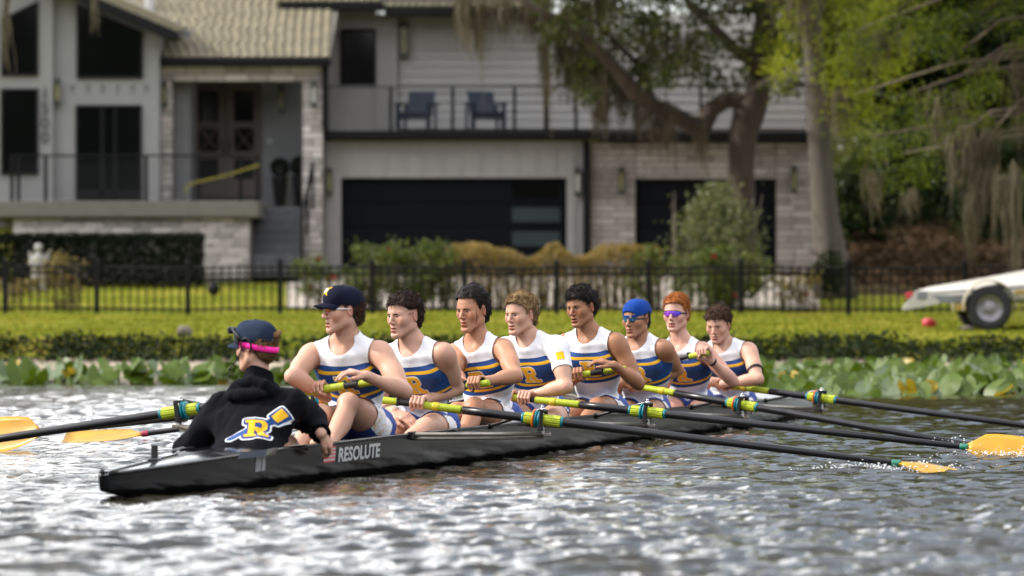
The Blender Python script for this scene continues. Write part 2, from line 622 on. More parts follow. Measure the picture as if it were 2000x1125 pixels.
def hair_mat(name, c0, c1):
    t = NT(name)
    g = t.n('NewGeometry')
    n1 = t.noise(45.0, 4.0, 0.65)
    f = t.math('ADD', t.math('MULTIPLY', g.outputs['Random Per Island'], 0.5), t.math('MULTIPLY', n1, 0.55))
    colr = t.ramp(f, [(0.15, c0), (0.85, c1)])
    b = t.bsdf(colr, 0.55, 0.0, 0.12, t.noise(160.0, 3.0, 0.7), 0.004, 0.8)
    return t.end(b)


def fabric(name, col, bump=0.25, rough=0.75, var=0.06, sheen=0.1):
    t = NT(name)
    n1 = t.noise(7.0, 4.0, 0.6); n2 = t.noise(220.0, 2.0, 0.6)
    colr = t.ramp(n1, [(0.3, tuple(x * (1 - var) for x in col[:3])), (0.7, tuple(min(1, x * (1 + var)) for x in col[:3]))])
    b = t.bsdf(colr, rough, 0.0, 0.3, t.math('ADD', n2, t.math('MULTIPLY', n1, 2.0)), 0.002, bump)
    b.inputs['Sheen Weight'].default_value = sheen
    if sheen == 0: b.inputs['Specular IOR Level'].default_value = 0.12
    return t.end(b)


C_WHITE = (0.72, 0.72, 0.76); C_BLUE = (0.006, 0.048, 0.20); C_YEL = (0.74, 0.40, 0.008)


def suit_mat():
    """white rowing suit: blue chest band with two yellow lines, blue shorts with white side panels"""
    t = NT('suit_print')
    z = t.n('Attribute', attribute_name='sz').outputs['Fac']
    leg = t.n('Attribute', attribute_name='leg').outputs['Fac']
    side = t.n('Attribute', attribute_name='sidep').outputs['Fac']
    f = t.math('MULTIPLY', z, -1.0)
    W, B, Y = C_WHITE, C_BLUE, C_YEL
    k = 0.5                                       # ramp covers 0 .. 0.5 m below the shoulder line
    fz = t.math('DIVIDE', f, k)
    band = t.ramp(fz, [(0.0, W), (0.018 / k, B), (0.044 / k, Y), (0.062 / k, B), (0.202 / k, Y), (0.220 / k, B), (0.245 / k, W)], 'CONSTANT')
    n_side = t.noise(55.0, 2.0, 0.5)
    panel = t.mix(t.math('GREATER_THAN', n_side, 0.62), W, C_YEL)
    short = t.mix(t.math('GREATER_THAN', side, 0.0), (0.006, 0.040, 0.24, 1), panel)
    colr = t.mix(t.math('GREATER_THAN', leg, 0.0), band, short)
    n1 = t.noise(14.0, 4.0, 0.6); n2 = t.noise(260.0, 2.0, 0.6)
    b = t.bsdf(colr, 0.62, 0.0, 0.35, t.math('ADD', n2, t.math('MULTIPLY', n1, 2.5)), 0.002, 0.35)
    b.inputs['Sheen Weight'].default_value = 0.04
    return t.end(b)


def eye_mat():
    t = NT('eye_surface')
    tc = t.n('TexCoord'); sp = t.n('SeparateXYZ'); t.l(tc.outputs['Object'], sp.inputs[0])
    r = t.math('POWER', t.math('ADD', t.math('POWER', sp.outputs[0], 2.0), t.math('POWER', sp.outputs[2], 2.0)), 0.5)
    colr = t.ramp(r, [(0.0, (0.01, 0.008, 0.006)), (0.28, (0.05, 0.03, 0.018)), (0.55, (0.42, 0.37, 0.34))], 'CONSTANT')
    return t.end(t.bsdf(colr, 0.12, 0.0, 0.6))


M = {}
M['suit'] = suit_mat()
M['eye'] = eye_mat()
M['teeth'] = pmat('tooth_enamel', (0.72, 0.68, 0.60), 0.25, var=0.04)
M['letter_yellow'] = fabric('yellow_print', C_YEL, 0.15)
M['letter_white'] = fabric('white_print', (0.78, 0.78, 0.8), 0.15)
M['letter_blue'] = fabric('blue_print', C_BLUE, 0.15)
M['white_knit'] = fabric('white_knit', (0.78, 0.78, 0.82), 0.3)
M['black_fleece'] = fabric('black_fleece', (0.0032, 0.0034, 0.0055), 0.5, 0.95, 0.25, 0.0)
M['navy_cotton'] = fabric('navy_cotton', (0.0045, 0.006, 0.018), 0.4, 0.85, 0.15, 0.0)
M['faded_navy'] = fabric('faded_navy_cotton', (0.012, 0.020, 0.040), 0.4, 0.85, 0.2, 0.0)
M['royal_cotton'] = fabric('royal_blue_cotton', (0.006, 0.042, 0.23), 0.4, 0.8, 0.15, 0.0)
M['black_rubber'] = pmat('black_rubber', (0.008, 0.008, 0.009), 0.5, bump=0.1, spec=0.3)
M['black_gloss'] = pmat('black_gloss', (0.012, 0.012, 0.013), 0.2)
M['pink'] = fabric('neon_pink_band', (0.90, 0.02, 0.32), 0.2)
M['silver'] = pmat('polished_steel', (0.6, 0.6, 0.62), 0.25, 1.0)
M['gold'] = pmat('gold_chain', (0.8, 0.5, 0.12), 0.3, 1.0)


def lens_mat(name, c0, c1):
    t = NT(name)
    tc = t.n('TexCoord'); sp = t.n('SeparateXYZ'); t.l(tc.outputs['Generated'], sp.inputs[0])
    colr = t.ramp(sp.outputs[0], [(0.0, c0), (1.0, c1)])
    return t.end(t.bsdf(colr, 0.06, 0.75, 0.8))


M['lens_fire'] = lens_mat('mirrored_orange_lens', (0.85, 0.30, 0.02), (0.25, 0.02, 0.02))
M['lens_blue'] = lens_mat('mirrored_blue_lens', (0.10, 0.32, 0.50), (0.02, 0.07, 0.14))
M['lens_violet'] = lens_mat('mirrored_violet_lens', (0.55, 0.10, 0.85), (0.10, 0.10, 0.85))
M['white_frame'] = pmat('white_plastic', (0.75, 0.75, 0.75), 0.3)


# ------------------------------------------------------------------ flat shapes laid on a curved surface
def sd_box(x, y, cx, cy, hx, hy, r=0.0):
    qx = np.abs(x - cx) - hx + r; qy = np.abs(y - cy) - hy + r
    return np.hypot(np.maximum(qx, 0), np.maximum(qy, 0)) + np.minimum(np.maximum(qx, qy), 0) - r


def sd_seg(x, y, a, b, w):
    ax, ay = a; bx, by = b
    t = np.clip(((x - ax) * (bx - ax) + (y - ay) * (by - ay)) / ((bx - ax) ** 2 + (by - ay) ** 2), 0, 1)
    return np.hypot(x - ax - t * (bx - ax), y - ay - t * (by - ay)) - w


def letter_r(x, y):
    d = sd_box(x, y, -.19, 0, .12, .5)
    d = np.minimum(d, sd_box(x, y, -.22, .42, .24, .085)); d = np.minimum(d, sd_box(x, y, -.20, -.42, .26, .085))
    bowl = np.maximum(sd_box(x, y, .06, .225, .34, .28, .24), -sd_box(x, y, .03, .235, .135, .115, .08))
    bowl = np.maximum(bowl, -(x + .31)); d = np.minimum(d, bowl)
    d = np.minimum(d, sd_seg(x, y, (.08, -.05), (.26, -.38), .125)); d = np.minimum(d, sd_box(x, y, .33, -.42, .18, .085))
    return d


def oar_blade2(x, y):
    q = (x - .82) * .70 + (y - .82) * .714; r = -(x - .82) * .714 + (y - .82) * .70
    return sd_box(q, r, 0, 0, .30, .15 + .03)


def oar_logo(x, y):
    return np.minimum(sd_seg(x, y, (-1.0, -.52), (.62, .58), .055), oar_blade2(x, y))


def project_shape(fn, off, size, bvh, org, X, U, Fw, lift, name, mat, parent, ext=1.15, res=64, both=None):
    g = np.linspace(-ext, ext, res)
    gx, gy = np.meshgrid(g, g, indexing='ij')
    n = res
    P2 = np.stack([gx.ravel(), gy.ravel(), 0 * gx.ravel()], 1)
    i = np.arange(n - 1); a, b = np.meshgrid(i, i, indexing='ij'); a = a.ravel(); b = b.ravel()
    Q = np.stack([a * n + b, (a + 1) * n + b, (a + 1) * n + b + 1, a * n + b + 1], 1)
    f = off - fn(P2[:, 0], P2[:, 1])
    V, Fc, _ = clip_mesh(P2, Q, f)
    out = []; ok = []
    for p in V:
        o = org + X * p[0] * size + U * p[1] * size + Fw * 0.4
        h, nn, _, _ = bvh.ray_cast(Vector(o), Vector(-Fw), 0.8)
        if h is None or Vector(nn).dot(Vector(Fw)) < 0.1: out.append((0, 0, 0)); ok.append(False)
        else: out.append(tuple(np.array(h) + np.array(nn) * lift)); ok.append(True)
    Fc = [fc for fc in Fc if all(ok[j] for j in fc)]
    if not Fc: return None
    V, Fc, _ = compact(np.array(out), Fc)
    a, b, c = (np.array(V[Fc[0][j]]) for j in range(3))
    if np.cross(b - a, c - a) @ Fw < 0: Fc = [fc[::-1] for fc in Fc]
    return link(name, mesh_data(name, V, Fc, mat, True), parent)


# ------------------------------------------------------------------ anatomy
def ik(S, W, l1, l2, target):
    """elbow between shoulder and wrist, closest to a photo pixel"""
    d = W - S; L = np.linalg.norm(d)
    if L > (l1 + l2) * 0.985:
        f = L / (l1 + l2) / 0.985; l1 *= f; l2 *= f
    a = (l1 * l1 - l2 * l2 + L * L) / (2 * L); r = sqrt(max(l1 * l1 - a * a, 1e-6))
    e = d / L; u = nrm(np.cross(e, [0.3, 0.2, 1.0])); w = np.cross(e, u)
    best = None
    for th in np.linspace(0, 2 * pi, 121):
        p = S + e * a + r * (u * cos(th) + w * sin(th))
        c = np.linalg.norm(pix(p) - target) + 12.0 * max(0, p[2] - max(S[2], W[2])) + 6.0 * abs(p[1] - S[1])
        if best is None or c < best[0]: best = (c, p)
    return best[1]


def grip_hand(g, a, E, s, side, loose=0.0):
    """hand closed over a handle: g on the handle axis a, forearm coming from E"""
    b = E - g; b = nrm(b - a * (b @ a)); b = nrm(np.array([b[0], b[1], min(b[2], .04)])); b = nrm(b - a * (b @ a))
    c = np.cross(a, b)
    if c[2] < 0: c = -c
    W = g + b * .100 * s + c * .012 * s
    pr = []
    q = lambda x, bb, cc: g + a * x * s + b * bb * s + c * cc * s
    for i, x in enumerate((-.0315, -.0105, .0105, .031)):
        xx = x * (1 if side > 0 else -1); ln = (.93, 1.0, .98, .86)[i]
        k1, k2, k3, k4 = q(xx, .030, .034), q(xx * 1.02, -.012 * ln, .040), q(xx * 1.0, -.037 * ln, .010), q(xx * .98, -.026 * ln, -.020)
        pr += [cone(k1, k2, .0105 * s, .0098 * s, .003), cone(k2, k3, .0098 * s, .0090 * s, .003), cone(k3, k4, .0090 * s, .0078 * s, .003)]
        pr.append(cone(W * .75 + k1 * .25, k1, .0165 * s, .0120 * s, .012))
    sx = -1 if side > 0 else 1
    t0, t1, t2, t3 = W * .7 + q(sx * .03, .02, .0) * .3, q(sx * .040, .035, -.012), q(sx * .034, .006, -.030), q(sx * .018, -.020, -.030)
    pr += [cone(t0, t1, .015 * s, .0125 * s, .012), cone(t1, t2, .0125 * s, .0105 * s, .005), cone(t2, t3, .0105 * s, .009 * s, .004)]
    pr.append(cone(W, W * .5 + q(0, .03, .03) * .5, .026 * s, .027 * s, .012, w=(c, 1.7)))
    return W, pr


def loose_hand(W, tip, pn, s, side, curl=1.0):
    f = nrm(tip - W); p = nrm(pn - f * (pn @ f)); x = np.cross(p, f) * (1 if side > 0 else -1)
    pr = []
    for i, o in enumerate((-.030, -.010, .010, .029)):
        ln = (.94, 1.06, 1.0, .82)[i]; th = np.radians(np.array([22 + 5 * i, 55 + 7 * i, 80 + 8 * i]) * curl)
        m0 = W + f * (.090 - .004 * abs(i - 1.3)) * s + x * o * s
        j = [m0]
        for l, t in zip((.046, .029, .023), th): j.append(j[-1] + (f * cos(t) + p * sin(t) + x * o * .8) * l * s * ln)
        pr += [cone(j[0], j[1], .0102 * s, .0092 * s, .003), cone(j[1], j[2], .0092 * s, .0085 * s, .003), cone(j[2], j[3], .0085 * s, .0072 * s, .003)]
        pr.append(cone(W + x * o * .5 * s, m0, .0165 * s, .0118 * s, .012))
    t = [W + f * .02 * s - x * .018 * s, W + f * .055 * s - x * .045 * s + p * .012 * s, W + f * .088 * s - x * .052 * s + p * .025 * s, W + f * .110 * s - x * .046 * s + p * .036 * s]
    pr += [cone(t[0], t[1], .0165 * s, .0130 * s, .012), cone(t[1], t[2], .0125 * s, .0108 * s, .004), cone(t[2], t[3], .0105 * s, .0085 * s, .004)]
    pr.append(cone(W, W + f * .07 * s, .025 * s, .028 * s, .012, w=(p, 1.7)))
    return pr


def head_prims(C, R, s, o):
    """R rows: right, forward, up"""
    q = lambda x, y, z: C + s * (x * R[0] + y * R[1] + z * R[2])
    def rot(ax, an):
        c_, s_ = cos(an), sin(an); A = [R[0], R[1], R[2]]
        i, j = [(1, 2), (2, 0), (0, 1)][ax]; B = list(A); B[i] = A[i] * c_ + A[j] * s_; B[j] = A[j] * c_ - A[i] * s_; return B
    E = lambda x, y, z, rx, ry, rz, k=.02, sub=False, A=R: ell(q(x, y, z), A, (rx * s, ry * s, rz * s), k * s, sub)
    Cn = lambda a, b, ra, rb=None, k=.012, sub=False: cone(q(*a), q(*b), ra * s, (ra if rb is None else rb) * s, k * s, None, sub)
    jw = o.get('jaw', 1.0); cl = o.get('chin', 0.0); op = o.get('open', 0.3); nl = o.get('nose', 0.0)
    P = [E(0, -.016, .040, .0745, .095, .083), E(0, .022, .036, .066, .070, .070, .03),
         E(0, .028, -.024, .0605, .058, .080, .03),
         Cn((-.050 * jw, .000, -.062), (-.018, .066, -.100 - cl), .019, .018, .022), Cn((.050 * jw, .000, -.062), (.018, .066, -.100 - cl), .019, .018, .022),
         Cn((-.054 * jw, -.006, -.020), (-.050 * jw, .000, -.062), .018, .019, .02), Cn((.054 * jw, -.006, -.020), (.050 * jw, .000, -.062), .018, .019, .02),
         E(0, .073, -.104 - cl, .022, .017, .017, .02),
         E(0, .066, -.070, .030, .028, .032, .02)]
    for sx in (-1, 1):
        P.append(E(sx * .045, .055, -.020, .021, .022, .022, .032))                      # cheekbone
        P.append(Cn((sx * .010, .084, .021), (sx * .046, .065, .023), .0100, .0090, .016))  # brow ridge
        P.append(E(sx * .0315, .096, .002, .0160, .0150, .0120, .010, True))             # eye socket
        P.append(E(sx * .036, .096, -.030, .012, .010, .016, .016, True))                # hollow beside the nose
    P += [Cn((0, .084, .016), (0, .106 + nl, -.026), .0078, .0100, .010), E(0, .107 + nl, -.031, .0105, .0105, .0092, .007)]
    for sx in (-1, 1):
        P.append(E(sx * .0118, .096, -.034, .0075, .0105, .0075, .006))                  # nostril wings
        P.append(E(sx * .0062, .104, -.0405, .0035, .0055, .0035, .003, True))           # nostrils
        P.append(E(sx * .0315, .0718, .003, .0138, .0138, .0138, .004))                  # lids' ball
        P.append(Cn((sx * .019, .0825, .0085), (sx * .044, .0735, .0068), .0042, .0038, .004))
        P.append(Cn((sx * .021, .0815, -.0035), (sx * .041, .0745, -.0040), .0030, .0030, .005))
        P.append(E(sx * .0318, .0888, .0014, .0148, .0115, .0033, .0015, True))           # lid opening
    up = -.0605 + .002 * op; dn = -.0690 - .0075 * op
    for sx in (-1, 1):
        P.append(Cn((sx * .003, .0930, up), (sx * .0255, .0780, -.0655), .0052, .0026, .004))
        P.append(Cn((sx * .001, .0915, dn - .004), (sx * .0235, .0785, -.0675), .0064, .0030, .004))
    P.append(E(0, .0915, (up + dn) / 2 - .0005, .0225, .022, .0014 + .0050 * op, .0025, True))
    P.append(E(0, .0855, -.0885 - cl * .5, .020, .008, .006, .010, True))                # fold above the chin
    for sx in (-1, 1):                                                                    # ears
        A = [nrm(R[0] + R[1] * sx * -.45), nrm(R[1] + R[0] * sx * .45), nrm(R[2])]
        A = [A[0], nrm(A[1] - .25 * A[2]), nrm(A[2] + .25 * A[1])]
        P.append(E(sx * .0765, -.012, -.004, .0085, .0180, .0300, .005, False, A))
        P.append(E(sx * .0860, -.008, .000, .0075, .0105, .0200, .003, True, A))
        P.append(E(sx * .0830, -.016, -.002, .0040, .0035, .0180, .003, False, A))
        P.append(E(sx * .0780, -.004, -.012, .005, .005, .008, .004, False, A))
    return P


HAIRLINE_Y = [-.14, -.07, -.045, -.028, -.012, .004, .012, .022, .040, .060, .085, .13]
HAIRLINE_Z = [-.082, -.078, -.050, .034, .038, .034, .000, .004, .045, .066, .080, .084]


class Figure:
    def __init__(s, name, spec):
        s.spec = spec; o = spec
        s.s = o.get('scale', 1.06); s.hs = o.get('head_scale', 1.06)
        k = o['k']; yk = 1.4 * k; S_ = s.s
        s.J = J = {}
        J['SL'] = pt(*o['SL'], yk + o.get('ySL', -.16)); J['SR'] = pt(*o['SR'], yk + o.get('ySR', -.05))
        J['H'] = pt(*o['H'], yk + o.get('yH', .20))
        fwd_sign = o.get('fwd', 1)
        s.M = (J['SL'] + J['SR']) / 2
        X = nrm(J['SL'] - J['SR']); U = s.M - J['H']; U = nrm(U - X * (U @ X)); Fw = np.cross(X, U)
        s.X, s.U, s.Fw = X, U, Fw
        tl = np.linalg.norm(s.M - J['H']); s.tl = tl
        # head
        al, pit, rol = o['yaw'], o.get('pitch', 0), o.get('roll', 0)
        fw = np.array([-sin(radians(al)), -cos(radians(al)), 0]); fl = np.array([fw @ BN, fw @ BD, 0.0])
        f = nrm(fl * cos(radians(pit)) - np.array([0, 0, sin(radians(pit))])); up = nrm(np.array([0, 0, 1.0]) - f * f[2])
        rt = np.cross(f, up); up = up * cos(radians(rol)) + rt * sin(radians(rol)); rt = np.cross(f, up)
        s.R = [rt, f, up]
        s.C = pt(*o['C'], yk + o.get('yC', -.15))
        # legs
        s.hip = {}; s.knee = {}; s.ank = {}; s.toe = {}
        Xl = np.array([1.0, 0, 0]) * fwd_sign
        for sd, nm in ((1, 'L'), (-1, 'R')):
            hj = J['H'] + Xl * sd * .092 * S_ - np.array([0, 0, .02]); s.hip[nm] = hj
            r = nrm(ray_dir(*o['K' + nm])); l1, l2 = .46 * S_, .44 * S_
            tc = (hj - CAML) @ r; d2 = np.sum((CAML + r * tc - hj) ** 2)
            kn = CAML + r * (tc - fwd_sign * sqrt(max(l1 * l1 - d2, .02)))
            if np.linalg.norm(kn - hj) > l1 * 1.15: kn = hj + nrm(kn - hj) * l1 * 1.15
            if 'knees' in o: kn = hj + np.array([0, .40, .10])
            s.knee[nm] = kn
            az = .10; dz = kn[2] - az; ax_ = sd * fwd_sign * .10
            dy = sqrt(max(l2 * l2 - dz * dz - (kn[0] - ax_) ** 2, .01))
            s.ank[nm] = np.array([ax_, kn[1] - fwd_sign * dy, az]); s.toe[nm] = s.ank[nm] + np.array([0, -fwd_sign * .12, .09])
        # arms
        s.el = {}; s.wr = {}; hands = []; s.handinfo = {}
        for sd, nm in ((1, 'L'), (-1, 'R')):
            h = o['h' + nm]; Sj = J['S' + nm]; l1, l2 = .298 * S_, .258 * S_
            if h[0] == 'grip':
                g = oar_at(h[1], h[2]); a = OAR[h[1]]['ax']
                if a @ X < 0: a = -a
                E = ik(Sj, g + np.array([0, .08, .03]), l1, l2, np.array(o['E' + nm]))
                for _ in range(2):
                    W, hp = grip_hand(g, a, E, S_, sd); E = ik(Sj, W, l1, l2, np.array(o['E' + nm]))
                s.handinfo[nm] = (W, g)
            else:
                W = pt(*h[1], yk + h[3]); T_ = pt(*h[2], yk + h[4])
                E = ik(Sj, W, l1, l2, np.array(o['E' + nm]))
                hp = loose_hand(W, T_, np.array(h[5], float), S_, sd, h[6] if len(h) > 6 else 1.0)
                s.handinfo[nm] = (W, W + nrm(T_ - W) * .1 * S_)
            s.el[nm] = E; s.wr[nm] = W; hands += hp
        s.hands = hands
        s.origin = np.array([0.0, J['H'][1], 0.12])
        s.root = empty('person', b2w(s.origin), -TH)
        tag(s.root, o['label'], 'person', o.get('group'))

    def prims(s):
        S_, M_, X, U, Fw, J = s.s, s.M, s.X, s.U, s.Fw, s.J
        H = J['H']; mus = s.spec.get('muscle', 1.0) * .95
        A = [X, Fw, U]
        q = lambda x, f, u: M_ + S_ * (x * X + f * Fw + u * U)
        dn = nrm(H - M_); tl = s.tl
        at = lambda t, f=0.0: M_ + dn * tl * t + Fw * f * S_
        T = [ell(q(0, .0, -.14), A, (.152 * S_, .100 * S_, .185 * S_), .03), ell(q(0, .005, -.05), A, (.140 * S_, .082 * S_, .10 * S_), .03),
             ell(at(.68, .005), A, (.128 * S_, .092 * S_, .17 * S_), .05), ell(at(.97, -.01), [X, Fw, U], (.160 * S_, .118 * S_, .115 * S_), .05)]
        hb = s.C + s.hs * (s.R[1] * -.020 + s.R[2] * -.070)
        nb = q(0, -.012, .035)
        nk = nrm(hb - nb)
        T.append(cone(nb - U * .02, hb, .061 * S_ * mus, .055 * S_ * mus, .03))
        for sg, nm in ((1, 'L'), (-1, 'R')):
            Sj = J['S' + nm]
            T.append(ell(q(sg * .074, .070, -.095), [nrm(X + U * sg * .25), Fw, nrm(U - X * sg * .25)], (.082 * S_, .036 * S_, .060 * S_), .03))
            T.append(cone(nb + nk * .05 + X * sg * .030 - Fw * .012, Sj - X * sg * .035 + U * .022, .034 * S_, .034 * S_, .035))
            T.append(cone(q(sg * .02, .02, .0), Sj, .050 * S_, .048 * S_, .035))
            T.append(cone(Sj - U * .10 * S_ - X * sg * .030 - Fw * .02, at(.62) + X * sg * .088 * S_, .050 * S_, .050 * S_, .04))
            T.append(ell(at(1.0, -.06) + X * sg * .08 * S_ - U * .02, A, (.085 * S_, .080 * S_, .085 * S_), .04))
            ma = s.C + s.hs * (s.R[0] * (-sg) * .056 + s.R[1] * -.022 + s.R[2] * -.050)
            T.append(cone(ma, q(sg * .018, .060, .022), .011 * S_, .010 * S_, .022))
            T.append(cone(q(sg * .016, .062, .022), Sj + U * .022 - X * sg * .03 + Fw * .02, .010 * S_, .012 * S_, .022))
        Ar = []; Fo = []; Lg = []
        for sg, nm in ((1, 'L'), (-1, 'R')):
            Sj, E, W = J['S' + nm], s.el[nm], s.wr[nm]
            d1 = nrm(E - Sj); d2 = nrm(W - E)
            L1 = np.linalg.norm(E - Sj); L2 = np.linalg.norm(W - E)
            fr = frame(d1, Fw)
            Ar.append(ell(Sj + d1 * .030 + X * sg * .006, frame(d1, X), (.060 * S_ * mus, .060 * S_ * mus, .085 * S_), .03))
            Ar.append(cone(Sj, E, .051 * S_ * mus, .039 * S_, .03))
            Ar.append(ell(Sj + d1 * L1 * .56 + fr[0] * .012, fr, (.044 * S_ * mus, .044 * S_ * mus, .085 * S_), .03))
            Ar.append(ell(Sj + d1 * L1 * .45 - fr[0] * .016, fr, (.042 * S_ * mus, .044 * S_ * mus, .095 * S_), .03))
            Fo.append(cone(E, W, .040 * S_, .0265 * S_, .02))
            f2 = frame(d2, np.array([0.2, .3, 1.0]))
            Fo.append(ell(E + d2 * L2 * .26 + f2[0] * .006, f2, (.044 * S_ * mus, .046 * S_ * mus, .088 * S_), .03))
            Fo.append(cone(W - d2 * .03, W + d2 * .012, .0255 * S_, .0245 * S_, .015))
            h, kn, an, to = s.hip[nm], s.knee[nm], s.ank[nm], s.toe[nm]
            d3 = nrm(kn - h); L3 = np.linalg.norm(kn - h); d4 = nrm(an - kn); L4 = np.linalg.norm(an - kn)
            fr3 = frame(d3, np.array([0, 0, 1.0])); fr4 = frame(d4, d3)
            Lg.append(cone(h, kn, .088 * S_, .058 * S_, .04))
            Lg.append(ell(h + d3 * L3 * .45 + fr3[0] * .018, fr3, (.072 * S_, .080 * S_, .18 * S_), .04))
            Lg.append(ell(kn + d3 * .012 + fr3[0] * .006, fr3, (.050 * S_, .052 * S_, .050 * S_), .025))
            Lg.append(cone(kn, an, .050 * S_, .034 * S_, .025))
            Lg.append(ell(kn + d4 * L4 * .30 - fr4[0] * .022, fr4, (.048 * S_, .050 * S_, .105 * S_), .03))
            Lg.append(cone(an - np.array([0, 0, .03]), to, .038 * S_, .032 * S_, .02))
        return T, Ar, Fo, Lg, head_prims(s.C, s.R, s.hs, s.spec.get('face', {}))

    def field(s, g, parts):
        T, Ar, Fo, Lg, Hd = s._pr
        r = {}
        r['T'] = g.add(g.new(), T); r['A'] = g.add(g.new(), Ar); r['L'] = g.add(g.new(), Lg)
        D = smin(r['T'], r['A'], .028)
        r['TA'] = D
        D = smin(D, r['L'], .035); r['TAL'] = D
        D = smin(D, g.add(g.new(), Hd), .016)
        D = smin(D, g.add(g.new(), Fo), .012)
        D = smin(D, g.add(g.new(), s.hands), .006)
        r['D'] = D
        return r

    def build(s):
        o = s.spec; S_ = s.s
        s._pr = s.prims()
        allp = [p for gsp in s._pr for p in gsp] + s.hands
        lo = np.min([(np.minimum(p['a'], p['b']) - max(p['ra'], p['rb'])) if p['t'] == 'c' else p['c'] - max(p['r']) for p in allp], 0) - .03
        hi = np.max([(np.maximum(p['a'], p['b']) + max(p['ra'], p['rb'])) if p['t'] == 'c' else p['c'] + max(p['r']) for p in allp], 0) + .03
        hc = .0105
        g = Grid(lo, hi, hc); s.g = g
        r = s.field(g, None); s.r = r
        V, Q = nets(r['D'], g)
        boxes = [(s.C + np.array([-.14, -.14, -.155]) * s.hs, s.C + np.array([.14, .14, .17]) * s.hs, .0041)]
        for nm in 'LR':
            W, gg = s.handinfo[nm]; c = W * .35 + gg * .65
            if not o.get('hide' + nm): boxes.append((c - .105 * S_, c + .105 * S_, .0039))
        Vs = []; Qs = []; n0 = 0
        inb = np.all((V > boxes[0][0] + hc * 1.2) & (V < boxes[0][1] - hc * 1.2), 1)
        if len(boxes) > 1:
            dG = g.sample(g.add(g.new(), s.hands, .04), V)
            for (bl, bh, hh) in boxes[1:]: inb |= np.all((V > bl + hc * 1.2) & (V < bh - hc * 1.2), 1) & (dG < .008)
        keep = ~inb[Q].all(1)
        Vc, Qc, _ = compact(V, Q[keep]); Vs.append(Vc); Qs.append(Qc); n0 = len(Vc)
        for bi, (bl, bh, hh) in enumerate(boxes):
            gf = Grid(bl, bh, hh); rf = s.field(gf, None)
            if bi == 0: s.gh, s.rh = gf, rf
            v, qd = nets(rf['D'], gf)
            if bi:                                     # never mesh the same spot twice where boxes overlap
                ins = np.zeros(len(v), bool)
                for (bl2, bh2, _) in boxes[:bi]: ins |= np.all((v > bl2 + hh * 1.2) & (v < bh2 - hh * 1.2), 1)
                dg = gf.sample(gf.add(gf.new(), s.hands, .04), v)
                qd = qd[~ins[qd].all(1) & (dg[qd] < .018).any(1)]
                if len(qd) == 0: continue
                v, qd, _ = compact(v, qd)
            Vs.append(v); Qs.append(qd + n0); n0 += len(v)
        V = np.concatenate(Vs); Q = np.concatenate(Qs)
        tint = s.tint(V)
        me = mesh_data('body', V - s.origin, Q, o['skin'], True, {'tint': tint})
        s.body = link('body', me, s.root)
        s.bvh = BVHTree.FromPolygons([tuple(map(float, p)) for p in Vs[1]], [tuple(map(int, f)) for f in (Qs[1] - len(Vs[0]))])
        return s

    def hq(s, P):
        d = (np.asarray(P) - s.C) / s.hs
        return np.stack([d @ s.R[0], d @ s.R[1], d @ s.R[2]], -1)

    def hp(s, x, y, z):
        return s.C + s.hs * (x * s.R[0] + y * s.R[1] + z * s.R[2])

    def tint(s, V):
        """pigment that belongs to the skin itself: lips, flush, stubble, knuckles; plus a darkened mouth gap"""
        q = s.hq(V); o = s.spec; fc = o.get('face', {})
        t = np.ones((len(V), 3), np.float32)
        ss = lambda a, b, x: np.clip((x - a) / (b - a), 0, 1) ** 2 * (3 - 2 * np.clip((x - a) / (b - a), 0, 1))
        op = fc.get('open', .3)
        front = ss(.06, .075, q[:, 1])
        lip = np.exp(-((q[:, 0] / .0235) ** 4)) * ss(-.0835 - .009 * op, -.0765 - .008 * op, q[:, 2]) * (1 - ss(-.058, -.0535, q[:, 2])) * front
        t *= 1 - lip[:, None] * np.array([.22, .46, .42])
        dark = lip * np.exp(-((q[:, 2] + .0655 + .003 * op) / (.0020 + .0042 * op)) ** 2) * (q[:, 1] < .0885)
        t *= 1 - dark[:, None] * np.array([.8, .88, .88])  # darkens the gap between the lips
        ch = np.exp(-(((np.abs(q[:, 0]) - .042) / .022) ** 2 + ((q[:, 2] + .025) / .024) ** 2)) * ss(.02, .05, q[:, 1])
        t *= 1 - ch[:, None] * np.array([.0, .06, .045]) * fc.get('flush', 1.0)
        nose = np.exp(-((q[:, 0] / .016) ** 2 + ((q[:, 2] + .030) / .014) ** 2)) * ss(.085, .1, q[:, 1])
        t *= 1 - nose[:, None] * np.array([.0, .07, .05])
        ear = ss(.068, .076, np.abs(q[:, 0])) * (np.abs(q[:, 2]) < .045) * (q[:, 1] < .03) * (q[:, 1] > -.05)
        t *= 1 - ear[:, None] * np.array([.0, .10, .08])
        soc = np.exp(-(((np.abs(q[:, 0]) - .032) / .017) ** 2 + ((q[:, 2] - .001) / .0105) ** 2)) * ss(.05, .065, q[:, 1])
        t *= 1 - soc[:, None] * np.array([.08, .13, .12])
        sb = fc.get('stubble', 0.0)
        if sb:
            m = ss(-.050, -.066, -q[:, 2] * -1) if False else (1 - ss(-.070, -.045, q[:, 2] - .35 * np.maximum(0, .05 - q[:, 1]))) * (q[:, 2] > -.135) * ss(-.03, .0, q[:, 1])
            mo = np.exp(-((q[:, 2] + .050) / .007) ** 2) * (np.abs(q[:, 0]) < .03) * front
            m = np.clip(np.maximum(m, mo) * (1 - lip), 0, 1) * (.75 + .25 * vnoise(q, 90.0))
            t *= 1 - (sb * m)[:, None] * np.array([.42, .40, .34])
        for nm in 'LR':
            W, gg = s.handinfo[nm]
            d = np.linalg.norm(V - gg, axis=1)
            t *= 1 - (np.exp(-(d / .06) ** 2) * .5)[:, None] * np.array([.0, .13, .11])
        return np.clip(t, .03, 1.2)

